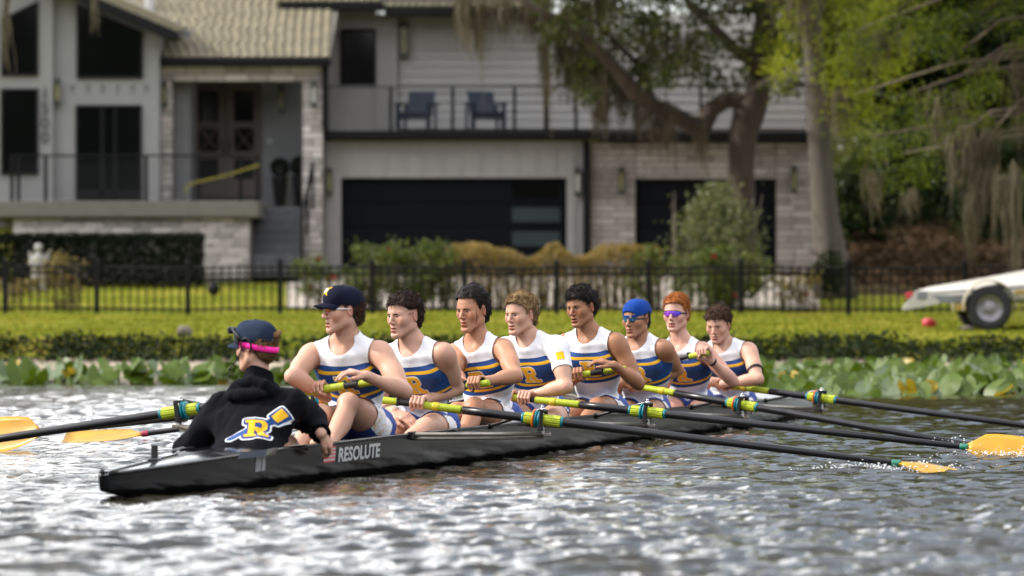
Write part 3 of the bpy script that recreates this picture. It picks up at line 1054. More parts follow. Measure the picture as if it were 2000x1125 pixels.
    # -------------------------------------------------------------- dress
    def suit(s, letter=True, tee=False):
        g, r, S_ = s.g, s.r, s.s
        near = np.abs(r['TAL']) < .04
        I = np.argwhere(near); P = (g.lo + g.h * I).astype(np.float32)
        d = P - s.M; u = d @ s.U; x = d @ s.X; f = d @ s.Fw
        loc = np.stack([x, u * 2.6, f], 1)
        wr = vnoise(loc + .35 * vnoise(loc, 6.0, 5)[:, None], 15.0, int(s.spec['k'])) * .0046
        amp = np.clip((-u - .22) / .15, .25, 1.0)
        D = r['TAL'].copy(); D[near] += wr * amp
        V, Q = nets(D - .0065, g)
        d = V - s.M; u = d @ s.U / S_; x = d @ s.X / S_; f = d @ s.Fw / S_
        dT, dA, dL = g.sample(r['T'], V), g.sample(r['A'], V), g.sample(r['L'], V)
        c_arm = s.spec.get('strap', -.006)
        fa = (dA - dT) + c_arm
        if tee: fa = np.full(len(V), 1.0)
        dep = np.where(f > 0, s.spec.get('neck', .045), .04)
        fn = ((x / .080) ** 2 + (np.minimum(u - .085, 0) / dep) ** 2 - 1) * .05
        fl = np.full(len(V), 1.0)
        side = np.full(len(V), -1.0); legm = np.full(len(V), -1.0)
        for sg, nm in ((1, 'L'), (-1, 'R')):
            h, kn = s.hip[nm], s.knee[nm]; d3 = nrm(kn - h); L3 = np.linalg.norm(kn - h)
            e = V - h; t = e @ d3; rad = np.linalg.norm(e - t[:, None] * d3, axis=1)
            m = (dL < dT) & (rad < .125 * S_) & (t > .03)
            fl = np.where(m, np.minimum(fl, .55 * L3 - t), fl)
            near_k = (t > .55 * L3) & (dL < dT - .004)
            fl = np.where(near_k & (rad < .16), np.minimum(fl, -.005), fl)
            outx = np.array([1.0, 0, 0]) * sg * s.spec.get('fwd', 1); outx = nrm(outx - d3 * (outx @ d3))
            side = np.where(m & ((np.sign(x) == sg)), np.maximum(side, (e @ outx) - .058 * S_), side)
        dh = np.minimum(np.linalg.norm(V - s.hip['L'], axis=1), np.linalg.norm(V - s.hip['R'], axis=1))
        fl = np.where((dL < dT) & (dh > .36 * S_), np.minimum(fl, .36 * S_ - dh), fl)
        legm = np.maximum((dT - dL) - .004, (-u - s.tl / S_ * .80) * .5)
        ee = np.full(len(V), 1.0)
        if tee:
            for nm in 'LR':
                Sj, E = s.J['S' + nm], s.el[nm]; d1 = nrm(E - Sj); t = (V - Sj) @ d1
                isarm = (dA < dT)
                fa = np.where(isarm, .62 * np.linalg.norm(E - Sj) - t, fa) if False else np.where(isarm & (np.linalg.norm(V - Sj, axis=1) < np.linalg.norm(V - s.J['S' + ('R' if nm == 'L' else 'L')], axis=1)), .58 * np.linalg.norm(E - Sj) - t, fa)
            fn = ((x / .070) ** 2 + ((u - .085) / np.where(f > 0, .040, .035)) ** 2 - 1) * .05
            fn = ((x / .070) ** 2 + (np.minimum(u - .085, 0) / np.where(f > 0, .040, .035)) ** 2 - 1) * .05
        fn = np.minimum(fn, .105 - u)
        F_ = np.minimum(np.minimum(fa, fn), fl)
        ub = np.where(dA < dT - .004, .05, u) if tee else u
        V2, Fc, at = clip_mesh(V, Q, F_.astype(np.float32), [ub.astype(np.float32), legm.astype(np.float32), side.astype(np.float32)])
        me = mesh_data('rowing_suit', V2 - s.origin, Fc, M['suit'], True, {'sz': at[0], 'leg': at[1], 'sidep': at[2]})
        s.suit_o = link('rowing_suit', me, s.root)
        bvh = BVHTree.FromPolygons([tuple(map(float, p)) for p in V2], Fc); s.suit_bvh = bvh
        if letter:
            org = s.M + s.U * (-.132 * S_) + s.X * s.spec.get('lx', 0.0)
            sz = .114 * S_
            a = project_shape(letter_r, .035, sz, bvh, org, s.X, s.U, s.Fw, .0020, 'letter_outline', M['letter_white'], s.suit_o, .75, 40)
            b = project_shape(letter_r, 0.0, sz, bvh, org, s.X, s.U, s.Fw, .0042, 'letter', M['letter_yellow'], s.suit_o, .75, 48)
            for q_ in (a, b):
                if q_: q_.data.transform(Matrix.Translation(-Vector(s.origin)))
        return s

    def attach(s, ob):
        """mesh data was made in boat coordinates: bring it to the figure's own origin"""
        ob.data.transform(Matrix.Translation(-Vector(s.origin)))
        return ob

    def eyes(s, gaze=(0, 0), brow=(0.02, 0.013, 0.009), teeth=False, hidden=False, brow_tilt=0.0):
        if not hidden:
            if 'ball' not in M:
                b = MB().lathe((0, 0, 0), [(0, -1)] + [(sin(pi * i / 8), -cos(pi * i / 8)) for i in range(1, 8)] + [(0, 1)], 12)
                M['ball'] = b.data('eye', M['eye'], True)
            for sx in (-1, 1):
                f = nrm(s.R[1] + s.R[0] * gaze[0] + s.R[2] * gaze[1]); rt = nrm(np.cross(f, s.R[2])); up = np.cross(rt, f)
                e = link('eye', M['ball'], s.root)
                rr = .0128 * s.hs
                mt = Matrix(((rt[0] * rr, f[0] * rr, up[0] * rr, 0), (rt[1] * rr, f[1] * rr, up[1] * rr, 0), (rt[2] * rr, f[2] * rr, up[2] * rr, 0), (0, 0, 0, 1)))
                p = s.hp(sx * .0315, .0730, .0022) - s.origin
                mt.translation = Vector(p); e.matrix_local = mt
        hm = s.spec.get('hairm')
        mb = MB()
        for sx in (-1, 1):
            P = []
            for t in np.linspace(0, 1, 7):
                x = .012 + .038 * t; z = .0135 + .0050 * sin(pi * min(1, t * 1.2)) - .005 * t + brow_tilt * (t - .5)
                o_ = s.hp(sx * x, .2, z); h, n_, _, _ = s.bvh.ray_cast(Vector(o_), Vector(-s.R[1]))
                p = np.array(h) if h else s.hp(sx * x, .085, z)
                P.append(p + s.R[1] * .0008)
            rr = [.0018, .0026, .0028, .0026, .0023, .0018, .0010]
            mb.tube(P, [q * s.hs for q in rr], 6)
        s.attach(mb.build('eyebrows', hm, s.root, True))
        if teeth:
            mb = MB()
            op = s.spec['face'].get('open', .3)
            P = [s.hp(.017 * sin(a), .070 + .0145 * cos(a), -.0615 + .002 * op) for a in np.linspace(-1.1, 1.1, 9)]
            for a, b in zip(P[:-1], P[1:]):
                mb.obox((a + b) / 2, b - a, s.R[1], s.R[2], (np.linalg.norm(b - a) * .47, .003 * s.hs, .0042 * s.hs), 0, .0006)
            s.attach(mb.build('teeth', M['teeth'], s.root, True))
        return s

    def hair(s, thick=.016, noise=.012, freq=28.0, line_dz=0.0, front_dz=0.0, strands=420, length=.035, curl=.5, style=(0, .3, .2),
             top=0.0, nape=0.0, under=None, seed=0, nscale=(1, 1, 1)):
        C, R, hs = s.C, s.R, s.hs
        lo = C - .17 * hs; hi = C + np.array([.17, .17, .20]) * hs
        g = Grid(lo, hi, .0048)
        q = lambda x, y, z: C + hs * (x * R[0] + y * R[1] + z * R[2])
        pr = [ell(q(0, -.016, .040), R, ((.0745 + thick) * hs, (.095 + thick) * hs, (.083 + thick + top) * hs), .02),
              ell(q(0, .022, .036), R, ((.066 + thick) * hs, (.070 + thick) * hs, (.070 + thick + top) * hs), .02),
              ell(q(0, -.050, -.020), R, ((.060 + thick * .6) * hs, (.045 + thick * .8 + nape) * hs, (.062 + nape) * hs), .02)]
        D = g.add(g.new(), pr)
        m = np.abs(D) < .035
        I = np.argwhere(m); P = (g.lo + g.h * I); hq = s.hq(P)
        w = hq * np.array(nscale) + .012 * np.stack([vnoise(hq, 30, 3 + seed), vnoise(hq, 30, 4 + seed), vnoise(hq, 30, 5 + seed)], 1)
        D[m] += noise * (vnoise(w, freq, seed) * .7 + .45 * np.abs(vnoise(w, freq * 2.1, 1 + seed))) * hs
        tap = np.clip((.075 - hq[:, 2]) / .07, 0, 1) * np.clip((hq[:, 1] + .085) / .05, 0, 1)
        D[m] += (thick - .004) * tap * hs
        V, Q = nets(D, g)
        h = s.hq(V)
        zl = np.interp(h[:, 1], HAIRLINE_Y, HAIRLINE_Z)
        zl = zl + line_dz + front_dz * np.clip((h[:, 1] - .03) / .04, 0, 1) - nape * np.clip((-.03 - h[:, 1]) / .03, 0, 1)
        f = (h[:, 2] - zl) + .008 * vnoise(h, 60, 9 + seed)
        if under is not None: f = np.minimum(f, under - h[:, 2] + np.where(h[:, 1] < -.02, .0, 0))
        dB = s.gh.sample(s.rh['D'], V)
        V2, Fc, _ = clip_mesh(V, Q, f.astype(np.float32))
        hm = s.spec['hairm']
        if not Fc: return s
        # locks that follow the scalp and curl away from it
        rg = np.random.default_rng(100 + seed)
        nv = len(V2); tri = [fc[:3] for fc in Fc]
        strands = int(strands * 2.2)
        pick = rg.integers(0, len(tri), strands)
        T3 = np.array([tri[i] for i in pick]); a, b, c = V2[T3[:, 0]], V2[T3[:, 1]], V2[T3[:, 2]]
        nn = np.cross(b - a, c - a); nn /= np.maximum(np.linalg.norm(nn, axis=1, keepdims=True), 1e-9)
        hqp = s.hq(a)
        sty = style[0] * R[0] + style[1] * R[1] + style[2] * R[2]
        sidew = np.clip((.07 - hqp[:, 2]) / .06, 0, 1)[:, None]
        want = sty * (1 - sidew) - R[2] * sidew + rg.normal(0, .45, (strands, 3)) + .6 * np.stack([vnoise(hqp, 45, 20 + i + seed) for i in range(3)], 1)
        want -= nn * np.sum(want * nn, 1, keepdims=True)
        dirv = want / np.maximum(np.linalg.norm(want, axis=1, keepdims=True), 1e-9) + nn * rg.uniform(.10, .85, (strands, 1))
        dirv /= np.linalg.norm(dirv, axis=1, keepdims=True)
        Ls = (length * hs * rg.uniform(.4, 1.0, strands))[:, None] * (1 - .65 * sidew * np.clip((hqp[:, 1:2] + .085) / .05, 0, 1))
        u1 = np.cross(dirv, nn); u1 /= np.maximum(np.linalg.norm(u1, axis=1, keepdims=True), 1e-9); u2 = np.cross(dirv, u1)
        ph = rg.uniform(0, 6.28, (strands, 1)); om = rg.uniform(3.5, 6.5, (strands, 1)) * (1 if curl > .6 else .6); cr = curl * .0060 * hs * rg.uniform(.5, 1.3, (strands, 1))
        wd = hs * rg.uniform(.0011, .0026, strands)
        ring = []
        K = 6
        for i in range(K):
            t = i / (K - 1)
            pp = a - nn * .003 + dirv * Ls * t - nn * Ls * .50 * t * t + u1 * cr * (np.cos(ph + om * t) - np.cos(ph)) + u2 * cr * (np.sin(ph + om * t) - np.sin(ph))
            rr = (wd * (1.0, 1.0, .9, .75, .5, .1)[i])[:, None]
            for kk in range(3):
                an = 2 * pi * kk / 3
                ring.append(pp + rr * (u1 * cos(an) + nn * sin(an)))
        arr = np.stack(ring, 1).reshape(-1, 3)
        FF = list(Fc)
        for j in range(strands):
            o_ = nv + 3 * K * j
            for i in range(K - 1):
                for kk in range(3):
                    k2 = (kk + 1) % 3
                    FF.append((o_ + i * 3 + kk, o_ + i * 3 + k2, o_ + (i + 1) * 3 + k2, o_ + (i + 1) * 3 + kk))
        V3 = np.concatenate([V2, arr])
        s.hair_o = s.attach(link('hair', mesh_data('hair', V3, FF, hm, True), s.root))
        return s

    def cap(s, mat, back=False, thick=.010, low=.030, brim_len=.072, tilt=0.0, badge=False):
        C, R, hs = s.C, s.R, s.hs
        sg = -1 if back else 1
        g = Grid(C - .16 * hs, C + np.array([.16, .16, .20]) * hs, .005)
        q = lambda x, y, z: C + hs * (x * R[0] + y * R[1] + z * R[2])
        pr = [ell(q(0, -.016, .042), R, ((.0765 + thick) * hs, (.0975 + thick) * hs, (.080 + thick) * hs), .02),
              ell(q(0, .022, .046), R, ((.066 + thick) * hs, (.070 + thick) * hs, (.072 + thick) * hs), .02),
              ell(q(0, sg * .035, .066), R, ((.060 + thick) * hs, (.050 + thick) * hs, (.046 + thick) * hs), .03)]
        D = g.add(g.new(), pr)
        m = np.abs(D) < .03
        I = np.argwhere(m); P = g.lo + g.h * I; D[m] += .0035 * hs * vnoise(s.hq(P), 22, 7)
        V, Q = nets(D, g); h = s.hq(V)
        f = h[:, 2] - (low + tilt * sg * h[:, 1])
        if back:                                    # opening over the forehead
            f = np.minimum(f, (np.hypot(h[:, 0] / .050, (h[:, 2] - low - .012 - tilt * sg * h[:, 1]) / .034) - 1) * .03 * np.where(h[:, 1] > .03, 1, 0) + np.where(h[:, 1] > .03, 0, 1))
        V2, Fc, _ = clip_mesh(V, Q, f.astype(np.float32))
        cp = s.attach(link('cap', mesh_data('cap', V2, Fc, mat, True), s.root))
        mb = MB()
        # brim: curved plate
        nx, ny = 13, 6; VV = []; 
        for side_ in (0, 1):
            for i in range(nx):
                th = radians(-68 + 136 * i / (nx - 1))
                for j in range(ny):
                    t = j / (ny - 1)
                    rx, ry = .0745 + thick, .0890 + thick * .6
                    x = rx * sin(th) * (1 - .10 * t); y = ry * cos(th) - .006 + t * brim_len * cos(th) ** .6 * 1.0
                    z = low + .006 + tilt * .09 - .010 * t - .020 * (sin(th) ** 2) * (.4 + t) - side_ * .004 - .004 * t * t
                    VV.append(q(x, sg * y, z))
        FF = []
        ix = lambda sd, i, j: (sd * nx + i) * ny + j
        for i in range(nx - 1):
            for j in range(ny - 1):
                FF.append((ix(0, i, j), ix(0, i + 1, j), ix(0, i + 1, j + 1), ix(0, i, j + 1))); FF.append((ix(1, i, j), ix(1, i, j + 1), ix(1, i + 1, j + 1), ix(1, i + 1, j)))
        for i in range(nx - 1): FF.append((ix(0, i, ny - 1), ix(0, i + 1, ny - 1), ix(1, i + 1, ny - 1), ix(1, i, ny - 1)))
        mb.raw(VV, FF)
        s.attach(mb.build('brim', mat, cp, True))
        mb = MB().lathe(q(0, -.010, .042 + .080 + thick - .003), [(.008 * hs, 0), (.007 * hs, .004), (.003 * hs, .007), (0, .0075)], 10, R[2])
        s.attach(mb.build('button', mat, cp, True))
        if back:
            mb = MB(); P = [q((.060 + thick) * sin(a), .012 + (.083 + thick) * cos(a), low + .003 + tilt * sg * .07) for a in np.linspace(-.95, .95, 13)]
            for a, b in zip(P[:-1], P[1:]): mb.obox((a + b) / 2, b - a, np.cross(R[2], b - a), R[2], (np.linalg.norm(b - a) * .53, .0015, .0075 * hs))
            st = s.attach(mb.build('strap', mat, cp))
            mb = MB(); p = P[4]; mb.obox(p, P[5] - P[3], np.cross(R[2], P[5] - P[3]), R[2], (.010, .0035, .0095))
            s.attach(mb.build('buckle', M['silver'], cp))
        if badge:
            bv = BVHTree.FromPolygons([tuple(map(float, p)) for p in V2], Fc)
            nfw = nrm(R[1] * .85 + R[2] * .55); uu = nrm(R[2] - nfw * (R[2] @ nfw)); xx = np.cross(uu, nfw)
            org = q(0, .060, .088)
            def cross_oars(x, y): return np.minimum(np.minimum(sd_seg(x, y, (-.8, -.8), (.8, .8), .13), sd_seg(x, y, (-.8, .8), (.8, -.8), .13)), np.hypot(x, y) - .66)
            for fn, mt, lf, nm_ in ((cross_oars, M['letter_yellow'], .002, 'badge'), (lambda x, y: np.hypot(x, y) - .48, M['letter_white'], .004, 'badge_disc'), (lambda x, y: np.abs(x) * .8 + np.abs(y) - .17, M['pink'], .0055, 'badge_mark')):
                b = project_shape(fn, 0, .030 * hs, bv, org, xx, uu, nfw, lf, nm_, mt, cp, 1.2, 30)
                if b: s.attach(b)
        return s

    def shades(s, lens, frame_m, wrap=True, arm_m=None, z=.004, hgt=.019, y=.100, wide=.062):
        R = s.R
        VV = []; n = 17
        rows = 5
        for sd in (0, 1):
            for i in range(n):
                x = -1 + 2 * i / (n - 1)
                notch = .45 * math.exp(-(x / .16) ** 2)
                tap = 1 - .35 * abs(x) ** 3
                for j in range(rows):
                    t = j / (rows - 1)
                    zz = z + hgt * .48 * tap * (1 - 2 * t * (1 - notch)) * 1.0
                    yy = y - .030 * x * x - .006 * abs(t - .35) - sd * .0025
                    VV.append(s.hp(wide * x, yy, zz))
        ix = lambda sd, i, j: (sd * n + i) * rows + j
        FF = []
        for i in range(n - 1):
            for j in range(rows - 1):
                FF.append((ix(0, i, j), ix(0, i + 1, j), ix(0, i + 1, j + 1), ix(0, i, j + 1))); FF.append((ix(1, i, j), ix(1, i, j + 1), ix(1, i + 1, j + 1), ix(1, i + 1, j)))
            FF.append((ix(0, i, 0), ix(1, i, 0), ix(1, i + 1, 0), ix(0, i + 1, 0))); FF.append((ix(0, i, rows - 1), ix(0, i + 1, rows - 1), ix(1, i + 1, rows - 1), ix(1, i, rows - 1)))
        gl = empty('sunglasses', Vector(s.C - s.origin), 0, s.root)
        l = MB().raw(VV, FF)
        lo = l.build('lens', lens, gl, True); lo.data.transform(Matrix.Translation(-Vector(s.C)))
        mb = MB()
        top = [s.hp(wide * x, y - .030 * x * x + .001, z + hgt * .5 * (1 - .35 * abs(x) ** 3)) for x in np.linspace(-1, 1, 13)]
        mb.tube(top, .0026 * s.hs, 6)
        ob = mb.build('frame', frame_m, gl, True); ob.data.transform(Matrix.Translation(-Vector(s.C)))
        for sx in (-1, 1):
            mb = MB()
            P = [s.hp(sx * wide, y - .030, z + .004), s.hp(sx * (wide + .010), .045, z + .005), s.hp(sx * .080, .010, z + .004), s.hp(sx * .081, -.018, z + .002)]
            mb.tube(P, [.0052 * s.hs, .0050 * s.hs, .0042 * s.hs, .003 * s.hs], 6, flat=1.0)
            ob = mb.build('temple_arm', arm_m or frame_m, gl, True); ob.data.transform(Matrix.Translation(-Vector(s.C)))
        return s

    def ring(s, name, p, axis, rad, half, mat, thick=.004):
        mb = MB().lathe(p, [(rad, -half), (rad + thick, -half * .9), (rad + thick, half * .9), (rad, half)], 16, axis)
        return s.attach(mb.build(name, mat, s.root, True))
ONLY = None
# ------------------------------------------------------------------ the crew
SK = {n: skin_mat('skin_' + n, c) for n, c in dict(fair=(.52, .31, .225), tan=(.42, .215, .130), olive=(.36, .185, .110), brown=(.33, .160, .088), pale=(.56, .325, .25)).items()}
HM = {n: hair_mat('hair_' + n, a, b) for n, (a, b) in dict(brown=((.018, .009, .005), (.10, .055, .030)), dark=((.010, .006, .005), (.045, .026, .018)), black=((.006, .005, .005), (.022, .016, .014)),
      sandy=((.06, .032, .014), (.30, .19, .09)), red=((.18, .045, .010), (.55, .20, .05)), chestnut=((.016, .008, .005), (.075, .040, .024)), light=((.05, .025, .012), (.26, .15, .07))).items()}
ROW = 'rowers seated along the racing shell'
DOWN = (0, -.3, -1)
CREW = [
    dict(k=0, label='rower in navy cap and orange mirrored sunglasses, sitting behind the coxswain', skin=SK['fair'], hairm=HM['brown'],
         C=(669, 606), yaw=66, pitch=2, roll=0, SL=(742, 688), SR=(611, 692), H=(704, 838), KL=(681, 790), KR=(628, 812), EL=(783, 757), ER=(577, 745),
         hR=('grip', 0, 622), ySL=-.12, hL=('loose', (716, 735), (672, 722), -.46, -.55, (0, .25, -1), .85), face=dict(stubble=.45, open=.75, jaw=1.02), muscle=1.08),
    dict(k=1, label='dark haired rower with short curly fringe, bracelet on wrist, forearm resting across an oar', skin=SK['fair'], hairm=HM['dark'],
         C=(790, 617), yaw=46, pitch=4, SL=(866, 690), SR=(757, 696), H=(832, 834), KL=(832, 836), KR=(772, 838), EL=(898, 748), ER=(742, 775),
         hL=('grip', 1, 816), hR=('loose', (768, 804), (802, 818), -.30, -.34, (0, .4, -1), .5), face=dict(stubble=.2, open=.35, jaw=1.0), muscle=1.08),
    dict(k=2, label='black haired rower with wet hair strands on his cheek, reaching forward in a black glove', skin=SK['tan'], hairm=HM['black'],
         C=(923, 606), yaw=40, pitch=6, SL=(983, 680), SR=(889, 690), H=(962, 824), KL=(927, 796), KR=(893, 806), EL=(977, 722), ER=(872, 752),
         hL=('grip', 2, 930), hR=('grip', 2, 890), face=dict(stubble=.12, open=.3, jaw=.96, chin=.004, nose=.002), hideR=True),
    dict(k=3, label='sandy curly haired rower with a white t-shirt sleeve under his suit', skin=SK['fair'], hairm=HM['sandy'],
         C=(1017, 615), yaw=42, pitch=3, SL=(1088, 676), SR=(986, 680), H=(1052, 806), KL=(1085, 822), KR=(1005, 820), EL=(1112, 746), ER=(975, 742),
         hL=('grip', 3, 1026), hR=('grip', 3, 992), face=dict(open=.45, jaw=1.04, flush=1.3), hideR=True, muscle=1.05),
    dict(k=4, label='black haired rower squinting, his hand lifted off the oar handle before his chest', skin=SK['brown'], hairm=HM['black'],
         C=(1136, 601), yaw=40, pitch=6, roll=3, SL=(1204, 668), SR=(1105, 670), H=(1172, 804), KL=(1167, 795), KR=(1122, 806), EL=(1241, 738), ER=(1095, 735),
         hR=('grip', 4, 1127), hL=('loose', (1200, 714), (1160, 700), -.34, -.40, (0, .3, -1), .8), face=dict(open=.7, jaw=.95, nose=.004, stubble=.15), muscle=1.04),
    dict(k=5, label='rower in backwards royal blue cap and blue mirrored sunglasses with a gold chain', skin=SK['olive'], hairm=HM['black'],
         C=(1243, 623), yaw=36, pitch=5, SL=(1296, 680), SR=(1207, 684), H=(1256, 802), KL=(1272, 806), KR=(1218, 806), EL=(1314, 732), ER=(1199, 742),
         hL=('grip', 5, 1246), hR=('grip', 5, 1226), face=dict(open=.35, jaw=1.0), hideL=True, muscle=1.04),
    dict(k=6, label='ginger haired rower in violet mirrored sunglasses gripping a raised oar handle', skin=SK['pale'], hairm=HM['red'],
         C=(1321, 614), yaw=24, pitch=0, SL=(1373, 684), SR=(1294, 684), H=(1346, 790), KL=(1366, 810), KR=(1306, 806), EL=(1418, 730), ER=(1290, 745),
         hL=('grip', 6, 1374), hR=('grip', 6, 1304), face=dict(open=.7, jaw=1.0, flush=1.6), hideR=True, muscle=1.0),
    dict(k=7, label='brown curly haired rower with a black band round his upper arm, last in the crew', skin=SK['fair'], hairm=HM['chestnut'],
         C=(1403, 636), yaw=24, pitch=12, SL=(1462, 684), SR=(1374, 690), H=(1428, 790), KL=(1442, 804), KR=(1396, 804), EL=(1474, 745), ER=(1366, 745),
         hR=('grip', 7, 1398), hL=('grip', 7, 1424), face=dict(open=.3, jaw=1.02, stubble=.3), muscle=1.0),
]
FIG = []
for sp in CREW:
    if ONLY is not None and sp['k'] not in ONLY: continue
    sp['group'] = ROW
    f = Figure('person', sp).build(); FIG.append(f)
    k = sp['k']
    f.suit(True, tee=(k == 3))
    if k == 0:
        f.eyes(teeth=True, hidden=True); f.hair(.014, .014, 26, under=.036, strands=420, length=.04, curl=.9, nape=.012, seed=k, style=(0, -.5, -.3))
        f.cap(M['navy_cotton'], tilt=.12, low=.028, badge=True); f.shades(M['lens_fire'], M['black_gloss'], arm_m=M['white_frame'], z=.004, hgt=.017)
    elif k == 1:
        f.eyes((.05, 0)); f.hair(.015, .012, 30, strands=620, length=.042, curl=.8, style=(0, .9, .1), top=.006, front_dz=-.012, seed=k)
        f.ring('bracelet', f.wr['L'] + nrm(f.el['L'] - f.wr['L']) * .012, nrm(f.el['L'] - f.wr['L']), .029, .003, M['silver'], .003)
        f.ring('wristband', f.wr['R'] - nrm(f.wr['R'] - f.el['R']) * .012, nrm(f.el['R'] - f.wr['R']), .029, .004, M['letter_yellow'], .003)
    elif k == 2:
        f.eyes((.05, -.05), brow_tilt=.003); f.hair(.017, .010, 20, strands=520, length=.045, curl=.35, style=(0, -.7, .25), top=.016, front_dz=.006, nape=.012, seed=k)
        mb = MB(); rg = np.random.default_rng(5)
        for (P2) in ([(.050, .012), (.058, .000), (.062, -.014), (.066, -.030), (.068, -.045), (.062, -.055)], [(.062, -.030), (.070, -.040), (.066, -.055), (.056, -.070), (.045, -.078)], [(.066, -.035), (.072, -.030), (.074, -.022)], [(.012, .060), (.022, .054), (.034, .052), (.040, .058)], [(.040, -.100), (.036, -.112), (.038, -.125)]):
            P = []
            for (x, z) in P2:
                for sgn in (-1,):
                    oo = f.hp(sgn * -x * -1 * -1, 0, z); 
                dr = nrm(f.R[0] * -1 * 1.0 + f.R[1] * .75); st = f.hp(-x * .5, .02, z) + dr * .3
                h, nn, _, _ = f.bvh.ray_cast(Vector(st), Vector(-dr)); P.append(np.array(h) + np.array(nn) * .0012 if h else f.hp(-x, .06, z))
            mb.tube(P, .0013, 5)
        f.attach(mb.build('loose_hair_strands', sp['hairm'], f.root, True))
        gb = Grid(f.handinfo['L'][1] - .11, f.handinfo['L'][1] + .11, .004); D = gb.add(gb.new(), f.hands)
        V, Q = nets(D - .0028, gb); W, gg = f.handinfo['L']; dW = np.linalg.norm(V - W, axis=1); dG = np.linalg.norm(V - gg, axis=1)
        fx = np.minimum(dW - .050, np.minimum(.062 - dG, .118 - dW))
        V2, Fc, _ = clip_mesh(V, Q, fx.astype(np.float32))
        f.attach(link('glove', mesh_data('glove', V2, Fc, M['black_fleece'], True), f.root))
    elif k == 3:
        f.eyes((.05, 0), teeth=True); f.hair(.018, .015, 42, strands=760, length=.030, curl=1.1, style=(0, .4, .5), top=.008, front_dz=-.006, nape=.010, seed=k)
        # yellow print on the sleeve
        Sj, E = f.J['SL'], f.el['L']; d1 = nrm(E - Sj); n_ = nrm(np.array([.30, -.95, .15]) - d1 * (np.array([.30, -.95, .15]) @ d1)); xx = np.cross(-d1, n_)
        b = project_shape(lambda x, y: sd_box(x, y, 0, 0, .8, .9), 0, .032, f.suit_bvh, Sj + d1 * .115, xx, -d1, n_, .003, 'sleeve_patch', M['letter_yellow'], f.suit_o, 1.0, 20)
        if b: f.attach(b)
    elif k == 4:
        f.eyes((.05, -.05), teeth=True); f.hair(.019, .014, 26, strands=700, length=.046, curl=.7, style=(0, .8, .1), top=.010, front_dz=-.016, seed=k)
    elif k == 5:
        f.eyes(hidden=True); f.hair(.006, .006, 26, front_dz=-.032, strands=260, length=.035, curl=.5, nape=.014, seed=k, style=(0, -.4, -.4))
        f.cap(M['royal_cotton'], back=True, low=.040, tilt=.25, brim_len=.06); f.shades(M['lens_blue'], M['black_gloss'], z=.002, hgt=.032)
        P = [f.M + f.X * x * 1.06 + f.U * (.055 - .115 * (1 - (abs(x) / .075) ** 1.5)) + f.Fw * .2 for x in np.linspace(-.075, .075, 15)]; Q_ = []
        for p in P:
            bb = BVHTree.FromPolygons([tuple(v.co) for v in f.body.data.vertices], [tuple(q.vertices) for q in f.body.data.polygons]) if p is P[0] else bb
            h, nn, _, _ = bb.ray_cast(Vector(p - f.origin), Vector(-f.Fw), .4)
            if h: Q_.append(np.array(h) + np.array(nn) * .002 + f.origin)
        if len(Q_) > 3: f.attach(MB().tube(Q_, .0022, 6).build('neck_chain', M['gold'], f.root, True))
    elif k == 6:
        f.eyes(teeth=True, hidden=True); f.hair(.017, .016, 40, strands=800, length=.034, curl=1.0, style=(0, .35, .6), top=.012, front_dz=-.004, line_dz=.004, seed=k)
        f.shades(M['lens_violet'], M['black_gloss'], z=.004, hgt=.044, y=.104)
        f.ring('wrist_watch', f.wr['L'] + nrm(f.el['L'] - f.wr['L']) * .02, nrm(f.el['L'] - f.wr['L']), .029, .010, M['black_rubber'], .005)
    elif k == 7:
        f.eyes((.0, .0)); f.hair(.020, .016, 34, strands=760, length=.036, curl=.95, style=(0, .6, .3), top=.006, front_dz=-.012, seed=k)
        d1 = nrm(f.el['L'] - f.J['SL'])
        f.ring('arm_band', f.J['SL'] + d1 * .215, d1, .0555, .011, M['black_rubber'], .005)
# ------------------------------------------------------------------ lines of the shell
YS, YB = -3.82, 13.4


def h_w(y):
    t = np.clip((np.asarray(y, float) - YS) / 4.6, 0, 1); u = np.clip((YB - np.asarray(y, float)) / 5.4, 0, 1)
    return .010 + .285 * np.sin(pi / 2 * t) ** .85 * np.sin(pi / 2 * u) ** .85


def h_g(y):
    return np.interp(y, [YS, -3.0, -2.2, -1.6, 0, 3, 8, 11, YB], [.128, .150, .174, .190, .205, .213, .208, .195, .170])


def h_k(y):
    return np.interp(y, [YS, -3.4, -2.4, -1, 1, 8, 11, 13.0, YB], [.055, .0, -.08, -.13, -.16, -.16, -.11, -.02, .06])


def h_x(y, z):
    g, k = h_g(y), h_k(y)
    return h_w(y) * np.clip(1 - ((g - z) / (g - k)) ** 2.6, 0, 1) ** .5


# ------------------------------------------------------------------ coxswain
cx = Figure('person', dict(k=-1, fwd=-1, label='coxswain seen from behind, black hoodie printed with a letter R and an oar', skin=SK['fair'], hairm=HM['light'],
    C=(499, 677), yaw=122, pitch=4, yC=.06, SL=(437, 798), SR=(565, 792), ySL=.0, ySR=.02, H=(481, 905), yH=-.22, KL=(450, 850), KR=(560, 850),
    EL=(396, 846), ER=(606, 812), hL=('loose', (408, 866), (404, 882), .22, .30, (1, 0, 0), 1.0), hR=('loose', (627, 846), (645, 866), .10, .16, (-1, .2, -.4), 1.2),
    scale=1.0, knees=1, head_scale=1.06, hideL=True, face=dict(open=.2))).build()


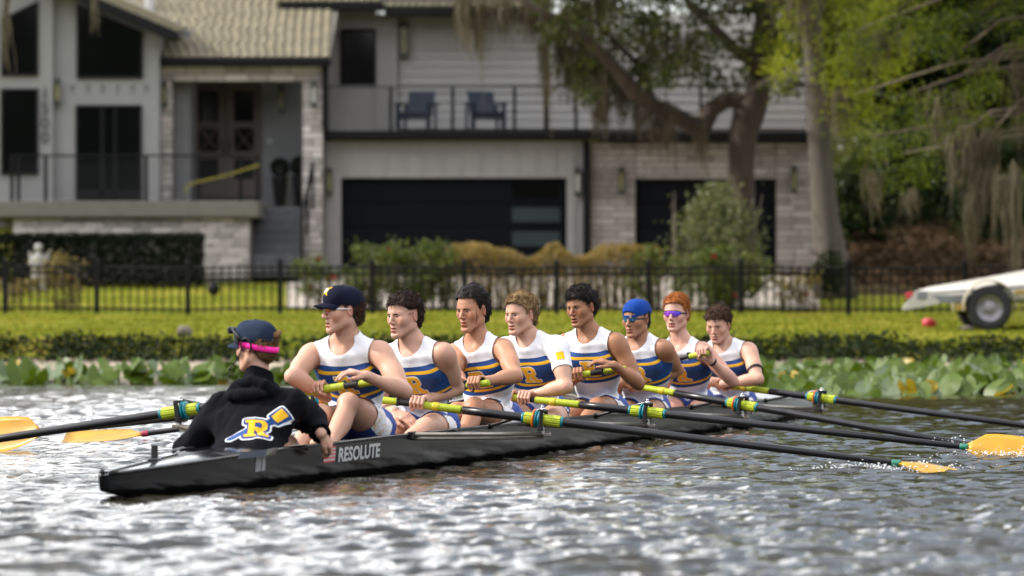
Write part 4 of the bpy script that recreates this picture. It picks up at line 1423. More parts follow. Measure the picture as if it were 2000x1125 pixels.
def hoodie(f):
    g, S_ = f.g, f.s
    g2 = Grid(g.lo - .04, g.lo + g.h * g.n + .04, .009)
    T, Ar, Fo, Lg, Hd = f._pr
    D = g2.add(g2.new(), T, .08); D = smin(D, g2.add(g2.new(), Ar, .08), .05); D = smin(D, g2.add(g2.new(), Fo, .08), .04); D = smin(D, g2.add(g2.new(), Lg, .06), .05)
    for _ in range(3):                                  # thick cloth bridges the hollows of the body under it
        for ax_ in range(3): D = (np.roll(D, 1, ax_) + 2 * D + np.roll(D, -1, ax_)) / 4
    D = D - .030
    q = lambda x, fw, u: f.M + x * f.X + fw * f.Fw + u * f.U
    hood = []
    for i in range(12):
        a0, a1 = 2 * pi * i / 12, 2 * pi * (i + 1) / 12
        p = lambda a: q(.100 * sin(a), -.008 + .088 * cos(a), .086 + .026 * cos(a + pi) - .020 * abs(sin(a)))
        hood.append(cone(p(a0), p(a1), .036, .036, .012))
        p2 = lambda a: q(.128 * sin(a), -.030 + .110 * cos(a), .040 + .022 * cos(a + pi) - .030 * abs(sin(a)))
        hood.append(cone(p2(a0), p2(a1), .040, .040, .012))
    hood += [ell(q(0, -.085, .030), [f.X, nrm(f.Fw + .5 * f.U), nrm(f.U - .5 * f.Fw)], (.140, .060, .060), .014), ell(q(.02, -.128, -.020), [f.X, f.Fw, f.U], (.115, .046, .045), .012)]
    D = g2.add(D, hood, .04)
    m = np.abs(D) < .05
    P = g2.lo + g2.h * np.argwhere(m); d = P - f.M
    loc = np.stack([d @ f.X * 1.5 + d @ f.U * .5, d @ f.U * .75, d @ f.Fw], 1)
    w = loc + .06 * np.stack([vnoise(loc, 9, 31 + i) for i in range(3)], 1)
    D[m] += .0055 * (1 - 2.4 * np.abs(vnoise(w, 9, 41))) + .0035 * (1 - 2 * np.abs(vnoise(w, 19, 42)))
    V, Q = nets(D, g2)
    f_ = np.full(len(V), 1.0)
    for nm in 'LR':
        W, E = f.wr[nm], f.el[nm]; dd = nrm(W - E); t = (V - E) @ dd; L = np.linalg.norm(W - E)
        nearw = np.linalg.norm(V - W, axis=1) < .16
        f_ = np.where(nearw, np.minimum(f_, L - .005 - t), f_)
    u = (V - f.M) @ f.U; x = (V - f.M) @ f.X; fw = (V - f.M) @ f.Fw
    f_ = np.minimum(f_, np.where(u > .0, np.hypot(x / .070, (fw - .01) / .072) - 1, 1.0))
    f_ = np.minimum(f_, np.where((u > .03), .145 - u, 1.0))
    legs = np.minimum(np.linalg.norm(V - f.hip['L'], axis=1), np.linalg.norm(V - f.hip['R'], axis=1)); dL = g2.sample(g2.add(g2.new(), Lg), V); dT = g2.sample(g2.add(g2.new(), T), V)
    dAF = np.minimum(g2.sample(g2.add(g2.new(), Ar), V), g2.sample(g2.add(g2.new(), Fo), V))
    gz_, hw_ = h_g(V[:, 1]), h_w(V[:, 1]); f_ = np.where((V[:, 2] < gz_ + .03) & (dAF > .045), np.minimum(f_, hw_ - .016 - np.abs(V[:, 0])), f_)
    f_ = np.where((dL < dT) & (dL < dAF), np.minimum(f_, .12 - legs), f_)
    V2, Fc, _ = clip_mesh(V, Q, f_.astype(np.float32))
    ob = f.attach(link('hoodie', mesh_data('hoodie', V2, Fc, M['black_fleece'], True), f.root))
    bv = BVHTree.FromPolygons([tuple(map(float, p)) for p in V2], Fc)
    tgt = pt(494, 823, -1.4 - .3); org = tgt - f.Fw * ((tgt - f.M) @ f.Fw)
    uu = f.U; xx = -f.X; ff = -f.Fw
    sh = nrm(xx + .06 * uu); uu = nrm(uu - sh * (uu @ sh))
    un = lambda x, y: np.minimum(letter_r(x, y), oar_logo(x, y))
    sz = .132
    for fn, off, nm, mt, lf in ((un, .135, 'print_outline', M['letter_white'], .003), (un, .075, 'print_border', M['letter_blue'], .0055), (letter_r, -.01, 'letter', M['letter_yellow'], .008), (lambda x, y: oar_blade2(x, y) + .015, 0, 'printed_blade', M['letter_yellow'], .008)):
        b = project_shape(fn, off, sz, bv, org, sh, uu, ff, lf, nm, mt, ob, 1.45, 80)
        if b: f.attach(b)
    for nm in 'R':                                      # ribbed cuff
        W, E = f.wr[nm], f.el[nm]; dd = nrm(W - E)
        f.attach(MB().lathe(W - dd * .03, [(.040, -.02), (.043, -.012), (.041, -.004), (.043, .004), (.041, .012), (.043, .020), (.038, .026)], 18, dd).build('cuff', M['black_fleece'], ob, True))


hoodie(cx)
cx.eyes(hidden=True)
cx.hair(.012, .010, 28, under=.036, strands=520, length=.040, curl=.8, nape=.006, seed=11, style=(0, -.5, -.3))
cx.cap(M['faded_navy'], thick=.013, low=.022, tilt=.05, brim_len=.070)
# pink band slanting from forehead to nape
VV = []; nb_ = 40
for i in range(nb_):
    a = 2 * pi * i / nb_
    for (dr, dz) in ((0, -.017), (.0025, -.017), (.0025, .017), (0, .017)):
        y_ = cos(a)
        VV.append(cx.hp((.0865 + dr) * sin(a), -.012 + (.112 + dr) * y_, .004 + .030 * y_ + dz * (1.25 if y_ > .3 else .85)))
FF = [(i * 4 + j, ((i + 1) % nb_) * 4 + j, ((i + 1) % nb_) * 4 + (j + 1) % 4, i * 4 + (j + 1) % 4) for i in range(nb_) for j in range(4)]
hb = cx.attach(MB().raw(VV, FF).build('headband', M['pink'], cx.root, True))
# head set: ear loop, arm to the lamp above the brim, microphone boom
hs_ = empty('headset', Vector(cx.C - cx.origin), 0, cx.root)
def hsp(name, P, r, mat, n=8):
    o = MB().tube(P, r, n).build(name, mat, hs_, True); o.data.transform(Matrix.Translation(-Vector(cx.C))); return o
q = cx.hp
hsp('ear_loop', [q(-.093 - .004 * sin(a), -.008 + .030 * cos(a), .004 + .038 * sin(a)) for a in np.linspace(-.9, pi + .9, 14)], .0052, M['black_rubber'])
hsp('head_strap', [q(-.095, .012, .030), q(-.094, .035, .055), q(-.082, .068, .080), q(-.055, .098, .095), q(-.02, .110, .100)], .0075, M['black_rubber'])
o = MB().obox(q(-.030, .118, .090), cx.R[0], cx.R[1], cx.R[2], (.028, .012, .019), 0, .006).build('lamp_housing', M['black_gloss'], hs_); o.data.transform(Matrix.Translation(-Vector(cx.C)))
o = MB().obox(q(-.085, .052, .040), nrm(cx.R[0] * .5 + cx.R[1]), cx.R[0], cx.R[2], (.016, .006, .024), 0, .005).build('speaker_pad', M['black_rubber'], hs_); o.data.transform(Matrix.Translation(-Vector(cx.C)))
hsp('microphone_boom', [q(-.095, .018, .0), q(-.094, .028, -.030), q(-.085, .060, -.062), q(-.066, .105, -.088), q(-.050, .128, -.104)], [.004, .0034, .003, .003, .003], M['black_rubber'])
hsp('microphone', [q(-.053, .124, -.102), q(-.038, .140, -.108)], [.0075, .0065], M['black_rubber'])
cx.attach(MB().tube([q(0.0, -.112, .045), q(.01, -.130, .050), q(.02, -.140, .062), q(.012, -.138, .078)], [.022, .020, .012, .003], 8).build('hair_tuft', HM['light'], cx.root, True))
# ------------------------------------------------------------------ racing shell
boat = empty('racing_shell', BO, -TH)
tag(boat, 'long black racing shell with RESOLUTE lettered on its side, carrying the crew', 'rowing boat')


t = NT('black_hull')
n1 = t.noise(3.0, 4.0, 0.6); n2 = t.noise(26.0, 5.0, 0.7, stretch=(1, .25, 1.6))
hull_c = t.ramp(n1, [(0.3, (.003, .003, .0035)), (0.75, (.008, .008, .0085))])
M['hull'] = t.end(t.bsdf(hull_c, t.math('MULTIPLY_ADD', n2, .08, .02), 0, .10, n2, .004, .35))
M['deck'] = pmat('glossy_deck', (.012, .012, .013), .13, var=.3, scale=3, bump=.05, bscale=12, spec=.7)
M['inside'] = pmat('shell_inside', (.05, .05, .052), .5, var=.3, scale=6)
M['alu'] = pmat('rigger_aluminium', (.30, .27, .23), .38, .85, var=.2, scale=20)
M['carbon'] = pmat('carbon_fibre', (.009, .009, .01), .3, var=.3, scale=30, spec=.6)
M['vinyl_white'] = pmat('white_vinyl', (.46, .46, .46), .35, var=.05)
M['vinyl_red'] = pmat('red_vinyl', (.45, .03, .04), .35, var=.05)
M['vinyl_blue'] = pmat('blue_vinyl', (.02, .03, .16), .35, var=.05)

ys = np.concatenate([np.linspace(YS, -1.75, 26), np.linspace(-1.6, 10.4, 70), np.linspace(10.6, YB, 24)])
NS = 18
V = []
for y in ys:
    g, k, w = h_g(y), h_k(y), h_w(y)
    for i in range(NS + 1):
        a = pi * i / NS - pi / 2                            # -90..90 : port gunwale, keel, starboard gunwale
        zz = g - (g - k) * abs(cos(a)) ** (1 / 1.3)
        V.append((w * sin(a), y, zz) if i not in (0, NS) else (w * (1 if i else -1), y, g))
F_ = [(j * (NS + 1) + i, (j + 1) * (NS + 1) + i, (j + 1) * (NS + 1) + i + 1, j * (NS + 1) + i + 1) for j in range(len(ys) - 1) for i in range(NS)]
mb = MB().raw(V, F_)
for j in (0, len(ys) - 1):
    r_ = list(range(j * (NS + 1), (j + 1) * (NS + 1))); mb.f.append(tuple(r_ if j == 0 else r_[::-1])); mb.m.append(0)
hull = mb.build('hull', M['hull'], boat, True)
# rounded gunwales, open inside and decks
for sx in (-1, 1):
    MB().tube([(sx * (float(h_w(y)) - .006), y, float(h_g(y)) + .004) for y in ys[1:-1]], .0115, 8).build('gunwale', M['hull'], boat, True)
yo = np.linspace(-1.72, 10.45, 60); V = []
for y in yo:
    g, w = float(h_g(y)), float(h_w(y)) - .014
    for (fx, z) in ((-1, g - .002), (-.97, g - .06), (-.80, .03), (-.45, .0), (.45, .0), (.80, .03), (.97, g - .06), (1, g - .002)): V.append((fx * w, y, z))
MB().raw(V, [(j * 8 + i, j * 8 + i + 1, (j + 1) * 8 + i + 1, (j + 1) * 8 + i) for j in range(59) for i in range(7)]).build('cockpit_lining', M['inside'], boat, True)


def deck(y0, y1, crown, n):
    yy = np.linspace(y0, y1, n); V = []
    for y in yy:
        g, w = float(h_g(y)), float(h_w(y)) - .012
        e = min(1, w / .12)
        for i in range(11):
            s_ = -1 + .2 * i; V.append((s_ * w, y, g + .002 + crown * e * (1 - s_ * s_)))
    m = MB().raw(V, [(j * 11 + i, j * 11 + i + 1, (j + 1) * 11 + i + 1, (j + 1) * 11 + i) for j in range(n - 1) for i in range(10)])
    for j in (0, n - 1):                                  # bulkhead down into the hull
        y = yy[j]; g, w = float(h_g(y)), float(h_w(y)) - .014
        b = len(m.v); m.v += [m.v[j * 11 + i] for i in range(11)] + [(w * .8, y, float(h_k(y)) + .03), (-w * .8, y, float(h_k(y)) + .03)]
        m.f.append(tuple(range(b, b + 13))); m.m.append(0)
    return m


deck(YS + .02, -1.80, .022, 30).build('stern_deck', M['deck'], boat, True)
deck(10.5, YB - .02, .05, 30).build('bow_deck', M['vinyl_white'], boat, True)
# low splash guard behind the coxswain
P = [(-.24, -1.86), (-.25, -2.06), (-.18, -2.28), (0, -2.40), (.18, -2.28), (.25, -2.06), (.24, -1.86)]
m = MB()
for (x0, y0), (x1, y1) in zip(P[:-1], P[1:]):
    z0, z1 = float(h_g(y0)), float(h_g(y1))
    m.raw([(x0, y0, z0 - .01), (x1, y1, z1 - .01), (x1 * .97, y1 + .05, z1 + .024), (x0 * .97, y0 + .05, z0 + .024), (x0 * .95, y0 + .01, z0 - .01), (x1 * .95, y1 + .01, z1 - .01), (x1 * .92, y1 + .06, z1 + .024), (x0 * .92, y0 + .06, z0 + .024)],
          [(0, 1, 2, 3), (5, 4, 7, 6), (3, 2, 6, 7)])
m.build('splash_guard', M['deck'], boat, False)
MB().lathe((0, YS + .02, .138), [(.014, 0), (.016, .01), (.010, .02), (0, .024)], 10).build('stern_bead', M['black_rubber'], boat, True)
MB().lathe((0, YB + .01, .15), [(0, -.03), (.022, -.022), (.03, 0), (.022, .022), (0, .03)], 10, (0, 1, 0)).build('bow_ball', M['vinyl_white'], boat, True)
p_ = MB().box((-.075, -2.90, .17), (-.045, -2.87, .25), 0, .004).box((-.085, -2.92, .165), (-.035, -2.85, .182), 0, .003).tube([(-.06, -2.87, .20), (-.06, -2.45, .222)], .005, 6).build('fin_stay', M['carbon'], boat)
for k in range(8):
    sx = 1
    MB().box((-.13, 1.4 * k + .02, .115), (.13, 1.4 * k + .32, .140), 0, .01).build('sliding_seat', M['carbon'], boat)


def on_hull(u, y, lift=.0025):
    """vertical coordinate u is measured along the side below the gunwale"""
    z = float(h_g(y)) - u
    return (float(h_x(y, z)) + lift, y, z)


def text_mesh(body, size, bold=0.0):
    cu = bpy.data.curves.new('text', 'FONT'); cu.body = body; cu.size = size; cu.offset = bold; cu.resolution_u = 3
    ob = bpy.data.objects.new('text', cu); COL.objects.link(ob)
    dg = bpy.context.evaluated_depsgraph_get(); dg.update()
    me = bpy.data.meshes.new_from_object(ob.evaluated_get(dg))
    V = [tuple(v.co) for v in me.vertices]; Fc = [tuple(p.vertices) for p in me.polygons]
    bpy.data.objects.remove(ob); bpy.data.curves.remove(cu); bpy.data.meshes.remove(me)
    return np.array(V), Fc


V, Fc = text_mesh('RESOLUTE', .104, .0035)
w_ = V[:, 0].max() - V[:, 0].min(); x0 = V[:, 0].min()
V = [on_hull(.085 - p[1] * 1.0 + .012, -.825 + (p[0] - x0) / w_ * .69) for p in V]
MB().raw(V, Fc).build('lettering', M['vinyl_white'], boat)
fl = MB()                                               # flag: canton, stripes
def patch(mb, y0, y1, u0, u1, m, lift):
    mb.raw([on_hull(u1, y0, lift), on_hull(u1, y1, lift), on_hull(u0, y1, lift), on_hull(u0, y0, lift)], [(0, 1, 2, 3)], m)
for i in range(9): patch(fl, -1.06, -.88, .010 + .0095 * i, .0195 + .0095 * i, 1 if i % 2 == 0 else 0, .0025)
patch(fl, -1.065, -.985, .008, .055, 2, .0045)
fl.build('flag_decal', None, boat, mats=[M['vinyl_white'], M['vinyl_red'], M['vinyl_blue']])
lp = MB()
for (y0, y1) in ((-2.03, -1.955), (-1.945, -1.90)): patch(lp, y0, y1, .012, .092, 0, .0025)
M['vinyl_grey'] = pmat('grey_vinyl', (.28, .28, .30), .4)
lp.build('number_decal', M['vinyl_grey'], boat)

# ------------------------------------------------------------------ riggers
for k in range(8):
    o = OAR[k]; sd = o['side']; pin = o['pin']; yk = 1.4 * k
    gw = lambda y, dz=0: np.array([sd * float(h_w(y)), y, float(h_g(y)) + dz])
    foot = np.array([pin[0], pin[1], pin[2] - .085])
    rg_ = empty('rigger', tuple(foot), 0, boat)
    R0 = lambda p: np.asarray(p, float) - foot
    stay = lambda a, b, r, mat, nm: MB().tube([R0(a), R0(a * .5 + b * .5), R0(b)], r, 8).build(nm, mat, rg_, True)
    y1, y2, y3 = pin[1] - .72, pin[1] - .30, pin[1] + .95
    stay(gw(y1, .004), foot + np.array([0, -.015, .004]), .0125, M['alu'], 'main_stay')
    stay(gw(y1 + .02, -.02), foot + np.array([0, .0, -.018]), .0095, M['alu'], 'lower_stay')
    stay(gw(pin[1] + .15, -.015), foot + np.array([0, .015, -.004]), .0115, M['carbon'], 'cross_stay')
    stay(gw(y3, .006), pin + np.array([0, 0, .062]), .0105, M['carbon'], 'back_stay')
    MB().obox(R0(gw(y1)) + np.array([0, 0, .0]), (1, 0, 0), (0, 1, 0), (0, 0, 1), (.016, .05, .022), 0, .005).obox(R0(gw(pin[1] + .15, -.01)), (1, 0, 0), (0, 1, 0), (0, 0, 1), (.015, .03, .02), 0, .005).obox(R0(gw(y3, .004)), (1, 0, 0), (0, 1, 0), (0, 0, 1), (.015, .022, .018), 0, .005).build('mounting_plate', M['black_rubber'], rg_)
    MB().tube([R0(foot - np.array([0, 0, .012])), R0(pin + np.array([0, 0, .070]))], .0075, 8).lathe(R0(pin + np.array([0, 0, .062])), [(.008, -.008), (.015, -.006), (.015, .006), (.008, .008)], 10).lathe(R0(pin + np.array([0, 0, .072])), [(.007, 0), (.010, .003), (.010, .008), (0, .010)], 10).build('pin', M['silver'], rg_, True)
    MB().obox(R0(foot), (1, 0, 0), (0, 1, 0), (0, 0, 1), (.045, .018, .010), 0, .004).build('pin_plate', M['alu'], rg_)
    MB().obox(R0(foot + np.array([0, -.022, .022])), (1, 0, 0), (0, 1, 0), (0, 0, 1), (.016, .004, .018)).build('height_tag', M['vinyl_white'], rg_)
    ax = o['ax']; side_v = nrm(np.cross(ax, [0, 0, 1.0])); upv = np.cross(side_v, ax)
    g_ = MB()
    for (a, b, h) in (((-.052), 0, (.013, .008, .056)), ((.050), 0, (.011, .006, .052))): g_.obox(R0(pin + side_v * a), ax, side_v, upv, h, 0, .004)
    g_.obox(R0(pin + upv * .054), ax, side_v, upv, (.013, .058, .007), 0, .003).obox(R0(pin - upv * .054), ax, side_v, upv, (.016, .058, .008), 0, .003)
    g_.build('oarlock', M['black_rubber'], rg_)

# ------------------------------------------------------------------ oars
M['grip'] = pmat('lime_grip', (.33, .39, .010), .6, var=.12, scale=30, bump=.4, bscale=140)
M['shaft'] = pmat('oar_shaft', (.007, .007, .009), .32, var=.3, scale=10, spec=.4)
M['sleeve'] = pmat('lime_sleeve', (.35, .42, .014), .45, var=.15, scale=24)
M['teal'] = pmat('teal_collar', (.0, .16, .20), .4, var=.1)
M['orange'] = pmat('orange_ring', (.60, .14, .006), .4, var=.1)
M['ring_yellow'] = pmat('yellow_tape', (.48, .38, .01), .45, var=.08)
M['blade'] = pmat('yellow_blade', (.42, .215, .004), .34, var=.16, scale=9, bump=.1, bscale=30)
M['green_tape'] = pmat('green_tape', (.01, .16, .10), .45)
M['maroon_tape'] = pmat('maroon_tape', (.28, .01, .05), .45)
OLAB = {0: 'oar of the rower in navy cap, passing before the yellow blade of another', 1: 'oar under the forearm of the rower with a bracelet, blade at the surface',
        2: 'oar held by the black gloved rower, its squared yellow blade showing behind another shaft', 3: 'oar held by the sandy haired rower, its yellow blade lifted above a splash',
        4: 'oar held by the squinting rower, its flat yellow blade skimming behind the coxswain', 5: 'oar of the rower in backwards blue cap, its blade sunk in the water',
        6: 'oar whose lime handle is raised by the ginger haired rower', 7: 'oar of the bow rower with the armband, reaching out over open water'}
ROLL = {0: 90, 1: 14, 2: 72, 3: 62, 4: 18, 5: 90, 6: 90, 7: 90}
for k in range(8):
    o = OAR[k]; ax = o['ax']; pin = o['pin']; E = o['end']; t0 = -np.linalg.norm(pin - E)
    root = empty('oar', b2w(pin), -TH); tag(root, OLAB[k], 'oar', 'oars of the racing shell')
    sv = nrm(np.cross(ax, [0, 0, 1.0])); uv = np.cross(sv, ax)
    A = lambda t: ax * t
    tube = lambda name, ts, rs, mat, n=14: MB().tube([A(t) for t in ts], rs, n).build(name, mat, root, True)
    tube('shaft', [t0 + .55, -.3, 0, 1.0, 2.08], [.0245, .0255, .0255, .0235, .0185], M['shaft'])
    tube('grip', [t0, t0 + .006, t0 + .150, t0 + .156], [.017, .0215, .0215, .020], M['grip'])
    tube('grip_spacer', [t0 + .150, t0 + .158, t0 + .235, t0 + .243], [.0195, .0195, .0185, .0185], M['black_rubber'])
    MB().obox(A(t0 + .158) + uv * .004, ax, sv, uv, (.007, .021, .027), 0, .003).build('grip_stop', M['black_rubber'], root)
    tube('grip', [t0 + .240, t0 + .246, t0 + .535, t0 + .540], [.0215, .0222, .0245, .0235], M['grip'])
    if o['side'] > 0: tube('tape_ring', [-.66, -.655, -.625, -.62], [.0255, .0268, .0268, .0255], M['ring_yellow'])
    # sleeve: ridged
    m = MB()
    for kk in range(8):
        an = 2 * pi * kk / 8; d_ = sv * cos(an) + uv * sin(an); e_ = -sv * sin(an) + uv * cos(an)
        m.obox(A(.0) + d_ * .0285, ax, d_, e_, (.108, .0055, .0108), 0, .003)
    m.tube([A(-.112), A(-.09), A(.09), A(.112)], [.0275, .0300, .0300, .0275], 16)
    m.build('sleeve', M['sleeve'], root)
    for t in (-.116, .116): tube('sleeve_end', [t - .008, t - .007, t + .007, t + .008], [.0265, .0298, .0298, .0265], M['teal'])
    m = MB()
    for t in (-.038, -.018): m.lathe(A(t), [(.030, -.007), (.050, -.006), (.053, 0), (.050, .006), (.030, .007)], 22, ax)
    m.tube([A(-.046), A(-.010)], .038, 16)
    m.build('collar', M['teal'], root, True)
    if k not in (0, 3, 4): MB().lathe(A(-.052), [(.030, -.006), (.055, -.005), (.058, 0), (.055, .005), (.030, .006)], 22, ax).build('collar_clip', M['orange'], root, True)
    tube('neck_tape', [2.05, 2.055, 2.095, 2.10], [.0190, .0202, .0202, .0190], M['maroon_tape'] if k == 4 else M['green_tape'])
    # hatchet blade: curved, thicker along the spine
    ro = radians(ROLL[k]); bu = uv * sin(ro) + sv * cos(ro) * (-o['side']); bn = np.cross(ax, bu)
    prof = [(2.09, .020, .020), (2.14, .060, .042), (2.19, .105, .066), (2.26, .118, .092), (2.36, .124, .112), (2.46, .124, .116), (2.56, .120, .114), (2.635, .114, .108)]
    V = []; rows = len(prof); cl = 9
    for sg in (0, 1):
        for (t, a, b) in prof:
            for i in range(cl):
                w = a + (-a - b) * i / (cl - 1)
                curve = -.045 * ((t - 2.09) / .55) ** 1.6 - .7 * w * w + .02 * sin((t - 2.09) * 6) * (0)
                th = .0022 + .012 * math.exp(-(w / .022) ** 2) * (1 - (t - 2.09) / .60)
                V.append(A(t) + bu * w + bn * (curve + (th if sg else -th * .6)))
    ix = lambda sg, r, i: (sg * rows + r) * cl + i
    Fc = []
    for r in range(rows - 1):
        for i in range(cl - 1):
            Fc.append((ix(0, r, i), ix(0, r, i + 1), ix(0, r + 1, i + 1), ix(0, r + 1, i))); Fc.append((ix(1, r, i), ix(1, r + 1, i), ix(1, r + 1, i + 1), ix(1, r, i + 1)))
        for i in (0, cl - 1): Fc.append((ix(0, r, i), ix(0, r + 1, i), ix(1, r + 1, i), ix(1, r, i)))
    for r in (0, rows - 1):
        for i in range(cl - 1): Fc.append((ix(0, r, i), ix(1, r, i), ix(1, r, i + 1), ix(0, r, i + 1)))
    MB().raw(V, Fc).build('blade', M['blade'], root, True)
# ------------------------------------------------------------------ land and water
def ground_z(X, Y):
    X = np.asarray(X, float); Y = np.asarray(Y, float)
    z = np.interp(Y, [0, 40, 58, 60.1, 61.2, 61.9, 62.8, 65, 72, 81, 90, 97.5, 99, 108, 140, 300, 900], [-1.6, -1.3, -.35, 0, .13, .20, .47, .58, .66, .76, 1.15, 1.50, 1.56, 1.62, 2.2, 6.0, 12.0])
    hill = np.clip((X - 6.6) / 1.6, 0, 1) * np.interp(Y, [95, 99, 112, 124, 140], [0, .15, 1.1, 2.0, 2.4])
    bump = .03 * vnoise(np.stack([X * .7, Y * .35, 0 * X], -1), 1.0, 3) + .012 * vnoise(np.stack([X * 3, Y * 1.5, 0 * X], -1), 1.0, 4)
    return z + hill + bump * np.clip((Y - 61) / 2, 0, 1) * np.clip((110 - Y) / 10, .3, 1)


gx = np.unique(np.concatenate([np.linspace(-400, -16, 16), np.linspace(-16, 16, 81), np.linspace(16, 400, 16)]))
gy = np.unique(np.concatenate([np.linspace(-60, 56, 12), np.linspace(56, 66, 41), np.linspace(66, 130, 60), np.linspace(130, 1200, 20)]))
XX, YY = np.meshgrid(gx, gy, indexing='ij')
V = np.stack([XX.ravel(), YY.ravel(), ground_z(XX, YY).ravel()], 1)
nX, nY = len(gx), len(gy)
a, b = np.meshgrid(np.arange(nX - 1), np.arange(nY - 1), indexing='ij'); a = a.ravel(); b = b.ravel()
Q = np.stack([a * nY + b, (a + 1) * nY + b, (a + 1) * nY + b + 1, a * nY + b + 1], 1)
t = NT('lawn_soil')
geo = t.n('NewGeometry'); sp = t.n('SeparateXYZ'); t.l(geo.outputs['Position'], sp.inputs[0])
nA = t.noise(.55, 5.0, 0.65, 'Object'); nB = t.noise(5.0, 5.0, 0.7, 'Object')
grass = t.ramp(t.math('ADD', t.math('MULTIPLY', nA, .6), t.math('MULTIPLY', nB, .4)), [(0.36, (.060, .085, .008)), (0.50, (.135, .15, .012)), (0.64, (.25, .20, .04))])
sand = t.ramp(nB, [(0.3, (.20, .165, .12)), (0.7, (.36, .31, .24))])
litter = t.ramp(t.noise(9.0, 6.0, 0.75, 'Object'), [(0.38, (.012, .008, .005)), (0.54, (.048, .030, .017)), (0.70, (.12, .075, .043))])
isgr = t.math('GREATER_THAN', t.math('ADD', sp.outputs[1], t.math('MULTIPLY', nB, .8)), 62.3)
c1 = t.mix(isgr, sand, grass)
hx = t.math('GREATER_THAN', t.math('ADD', sp.outputs[0], t.math('MULTIPLY', nB, 1.6)), 7.4); hy = t.math('GREATER_THAN', t.math('ADD', sp.outputs[1], t.math('MULTIPLY', nB, 5.0)), 92.0)
c2 = t.mix(t.math('MULTIPLY', hx, hy), c1, litter)
M['ground'] = t.end(t.bsdf(c2, .95, 0, .04, nB, .05, .8))
tag(link('ground', mesh_data('ground', V, Q, M['ground'], True)), kind='structure')

# water: fine wind ripples as real geometry where the camera looks, flat beyond
wy = [6.0]
while wy[-1] < 63: wy.append(wy[-1] + (.05 if wy[-1] > 12.0 else .25) * max(1, wy[-1] / 26.0))
wy = np.array(wy); wxs = np.linspace(-8.2, 8.2, 330)
XX, YY = np.meshgrid(wxs, wy, indexing='ij')
XX = XX * np.clip(YY / 40.0, .45, 1.2)
Zw = np.zeros_like(XX)
rg = np.random.default_rng(21)
for i in range(70):
    lam = 0.11 * (6.0 ** (rg.random() ** 1.3)); th = rg.normal(0.15, 0.65); kx, ky = 2 * pi / lam * sin(th), 2 * pi / lam * cos(th)
    amp = .0053 * lam ** .85 * rg.uniform(.5, 1.2)
    ph = rg.uniform(0, 6.28)
    ar = kx * XX + ky * YY + ph + .9 * vnoise(np.stack([XX * .5 + i, YY * .35, 0 * XX], -1), 1.0, 50 + i % 7)
    Zw += amp * (np.sin(ar) + .22 * np.sin(2 * ar + .6))
for fx_, fy_, am in ((1.0, 2.2, .0105), (2.4, 5.6, .0092), (5.0, 11.5, .0068)):
    q_ = np.stack([XX * fx_ + .5 * YY * fx_ * .3, YY * fy_, 0 * XX + fx_], -1); q_ = q_ + .6 * vnoise(q_ * .7, 1.0, 60)[..., None]
    Zw += am * (1 - 2 * np.abs(vnoise(q_, 1.0, 61 + int(fx_ * 10))))
calm = .30 + .70 * np.clip((np.clip(vnoise(np.stack([XX * .25, YY * .12, 0 * XX], -1), 1.0, 77) * .5 + .5, 0, 1) + .25), 0, 1)
Zw = Zw * calm * np.clip((61.0 - YY) / 24, .10, 1)
# wash behind the shell and where the blades cut the surface
lx = (XX - BO[0]) * BN[0] + (YY - BO[1]) * BN[1]; ly = (XX - BO[0]) * BD[0] + (YY - BO[1]) * BD[1]
for k in (1, 3, 5):
    o = OAR[k]; bp = o['pin'] + o['ax'] * 2.35
    r2 = ((lx - bp[0]) / .55) ** 2 + ((ly - bp[1]) / .40) ** 2
    Zw += np.exp(-r2) * (.030 * vnoise(np.stack([XX * 9, YY * 6, 0 * XX], -1), 1.0, 91 + k) + .016 * vnoise(np.stack([XX * 22, YY * 14, 0 * XX], -1), 1.0, 95 + k))
inhull = (np.abs(lx) < h_w(ly) - .004) & (ly > YS) & (ly < YB)
Zw = np.where(inhull, -.30, Zw)
nX, nY = XX.shape
V = np.stack([XX.ravel(), YY.ravel(), Zw.ravel()], 1)
a, b = np.meshgrid(np.arange(nX - 1), np.arange(nY - 1), indexing='ij'); a = a.ravel(); b = b.ravel()
Q = np.stack([a * nY + b, (a + 1) * nY + b, (a + 1) * nY + b + 1, a * nY + b + 1], 1)
hid = inhull.ravel()[Q].all(1); Q = Q[~hid]
# wide flat skirts left, right and behind the viewer
L0 = V[0:nY]; R0_ = V[(nX - 1) * nY:]
sk = np.concatenate([np.stack([np.full(nY, -300.0), L0[:, 1], L0[:, 2] * 0], 1), np.stack([np.full(nY, 300.0), R0_[:, 1], R0_[:, 2] * 0], 1)])
n0 = len(V); V = np.concatenate([V, sk, [(-300, -80, 0), (300, -80, 0), V[0] * [1, 0, 0] + [0, -80, 0], V[(nX - 1) * nY] * [1, 0, 0] + [0, -80, 0]]])
FFw = [tuple(q) for q in Q]
for j in range(nY - 1):
    FFw.append((n0 + j, j, j + 1, n0 + j + 1)); FFw.append(((nX - 1) * nY + j, n0 + nY + j, n0 + nY + j + 1, (nX - 1) * nY + j + 1))
e = n0 + 2 * nY
FFw += [(e, e + 2, 0, n0), (e + 3, e + 1, n0 + nY, (nX - 1) * nY)]
FFw.append(tuple([e + 2, e + 3] + [i * nY for i in range(nX - 1, -1, -1)]))
t = NT('lake_water')
nf = t.noise(8.0, 4.0, 0.7, 'Object', stretch=(.7, 1, 1))
nb2 = t.noise(1.2, 3.0, 0.6, 'Object')
b_ = t.bsdf((.024, .020, .009), .035, 0, .5, nf, .013, .6, IOR=1.33)
M['water'] = t.end(b_)
tag(link('water', mesh_data('water', V, FFw, M['water'], True)), kind='structure')

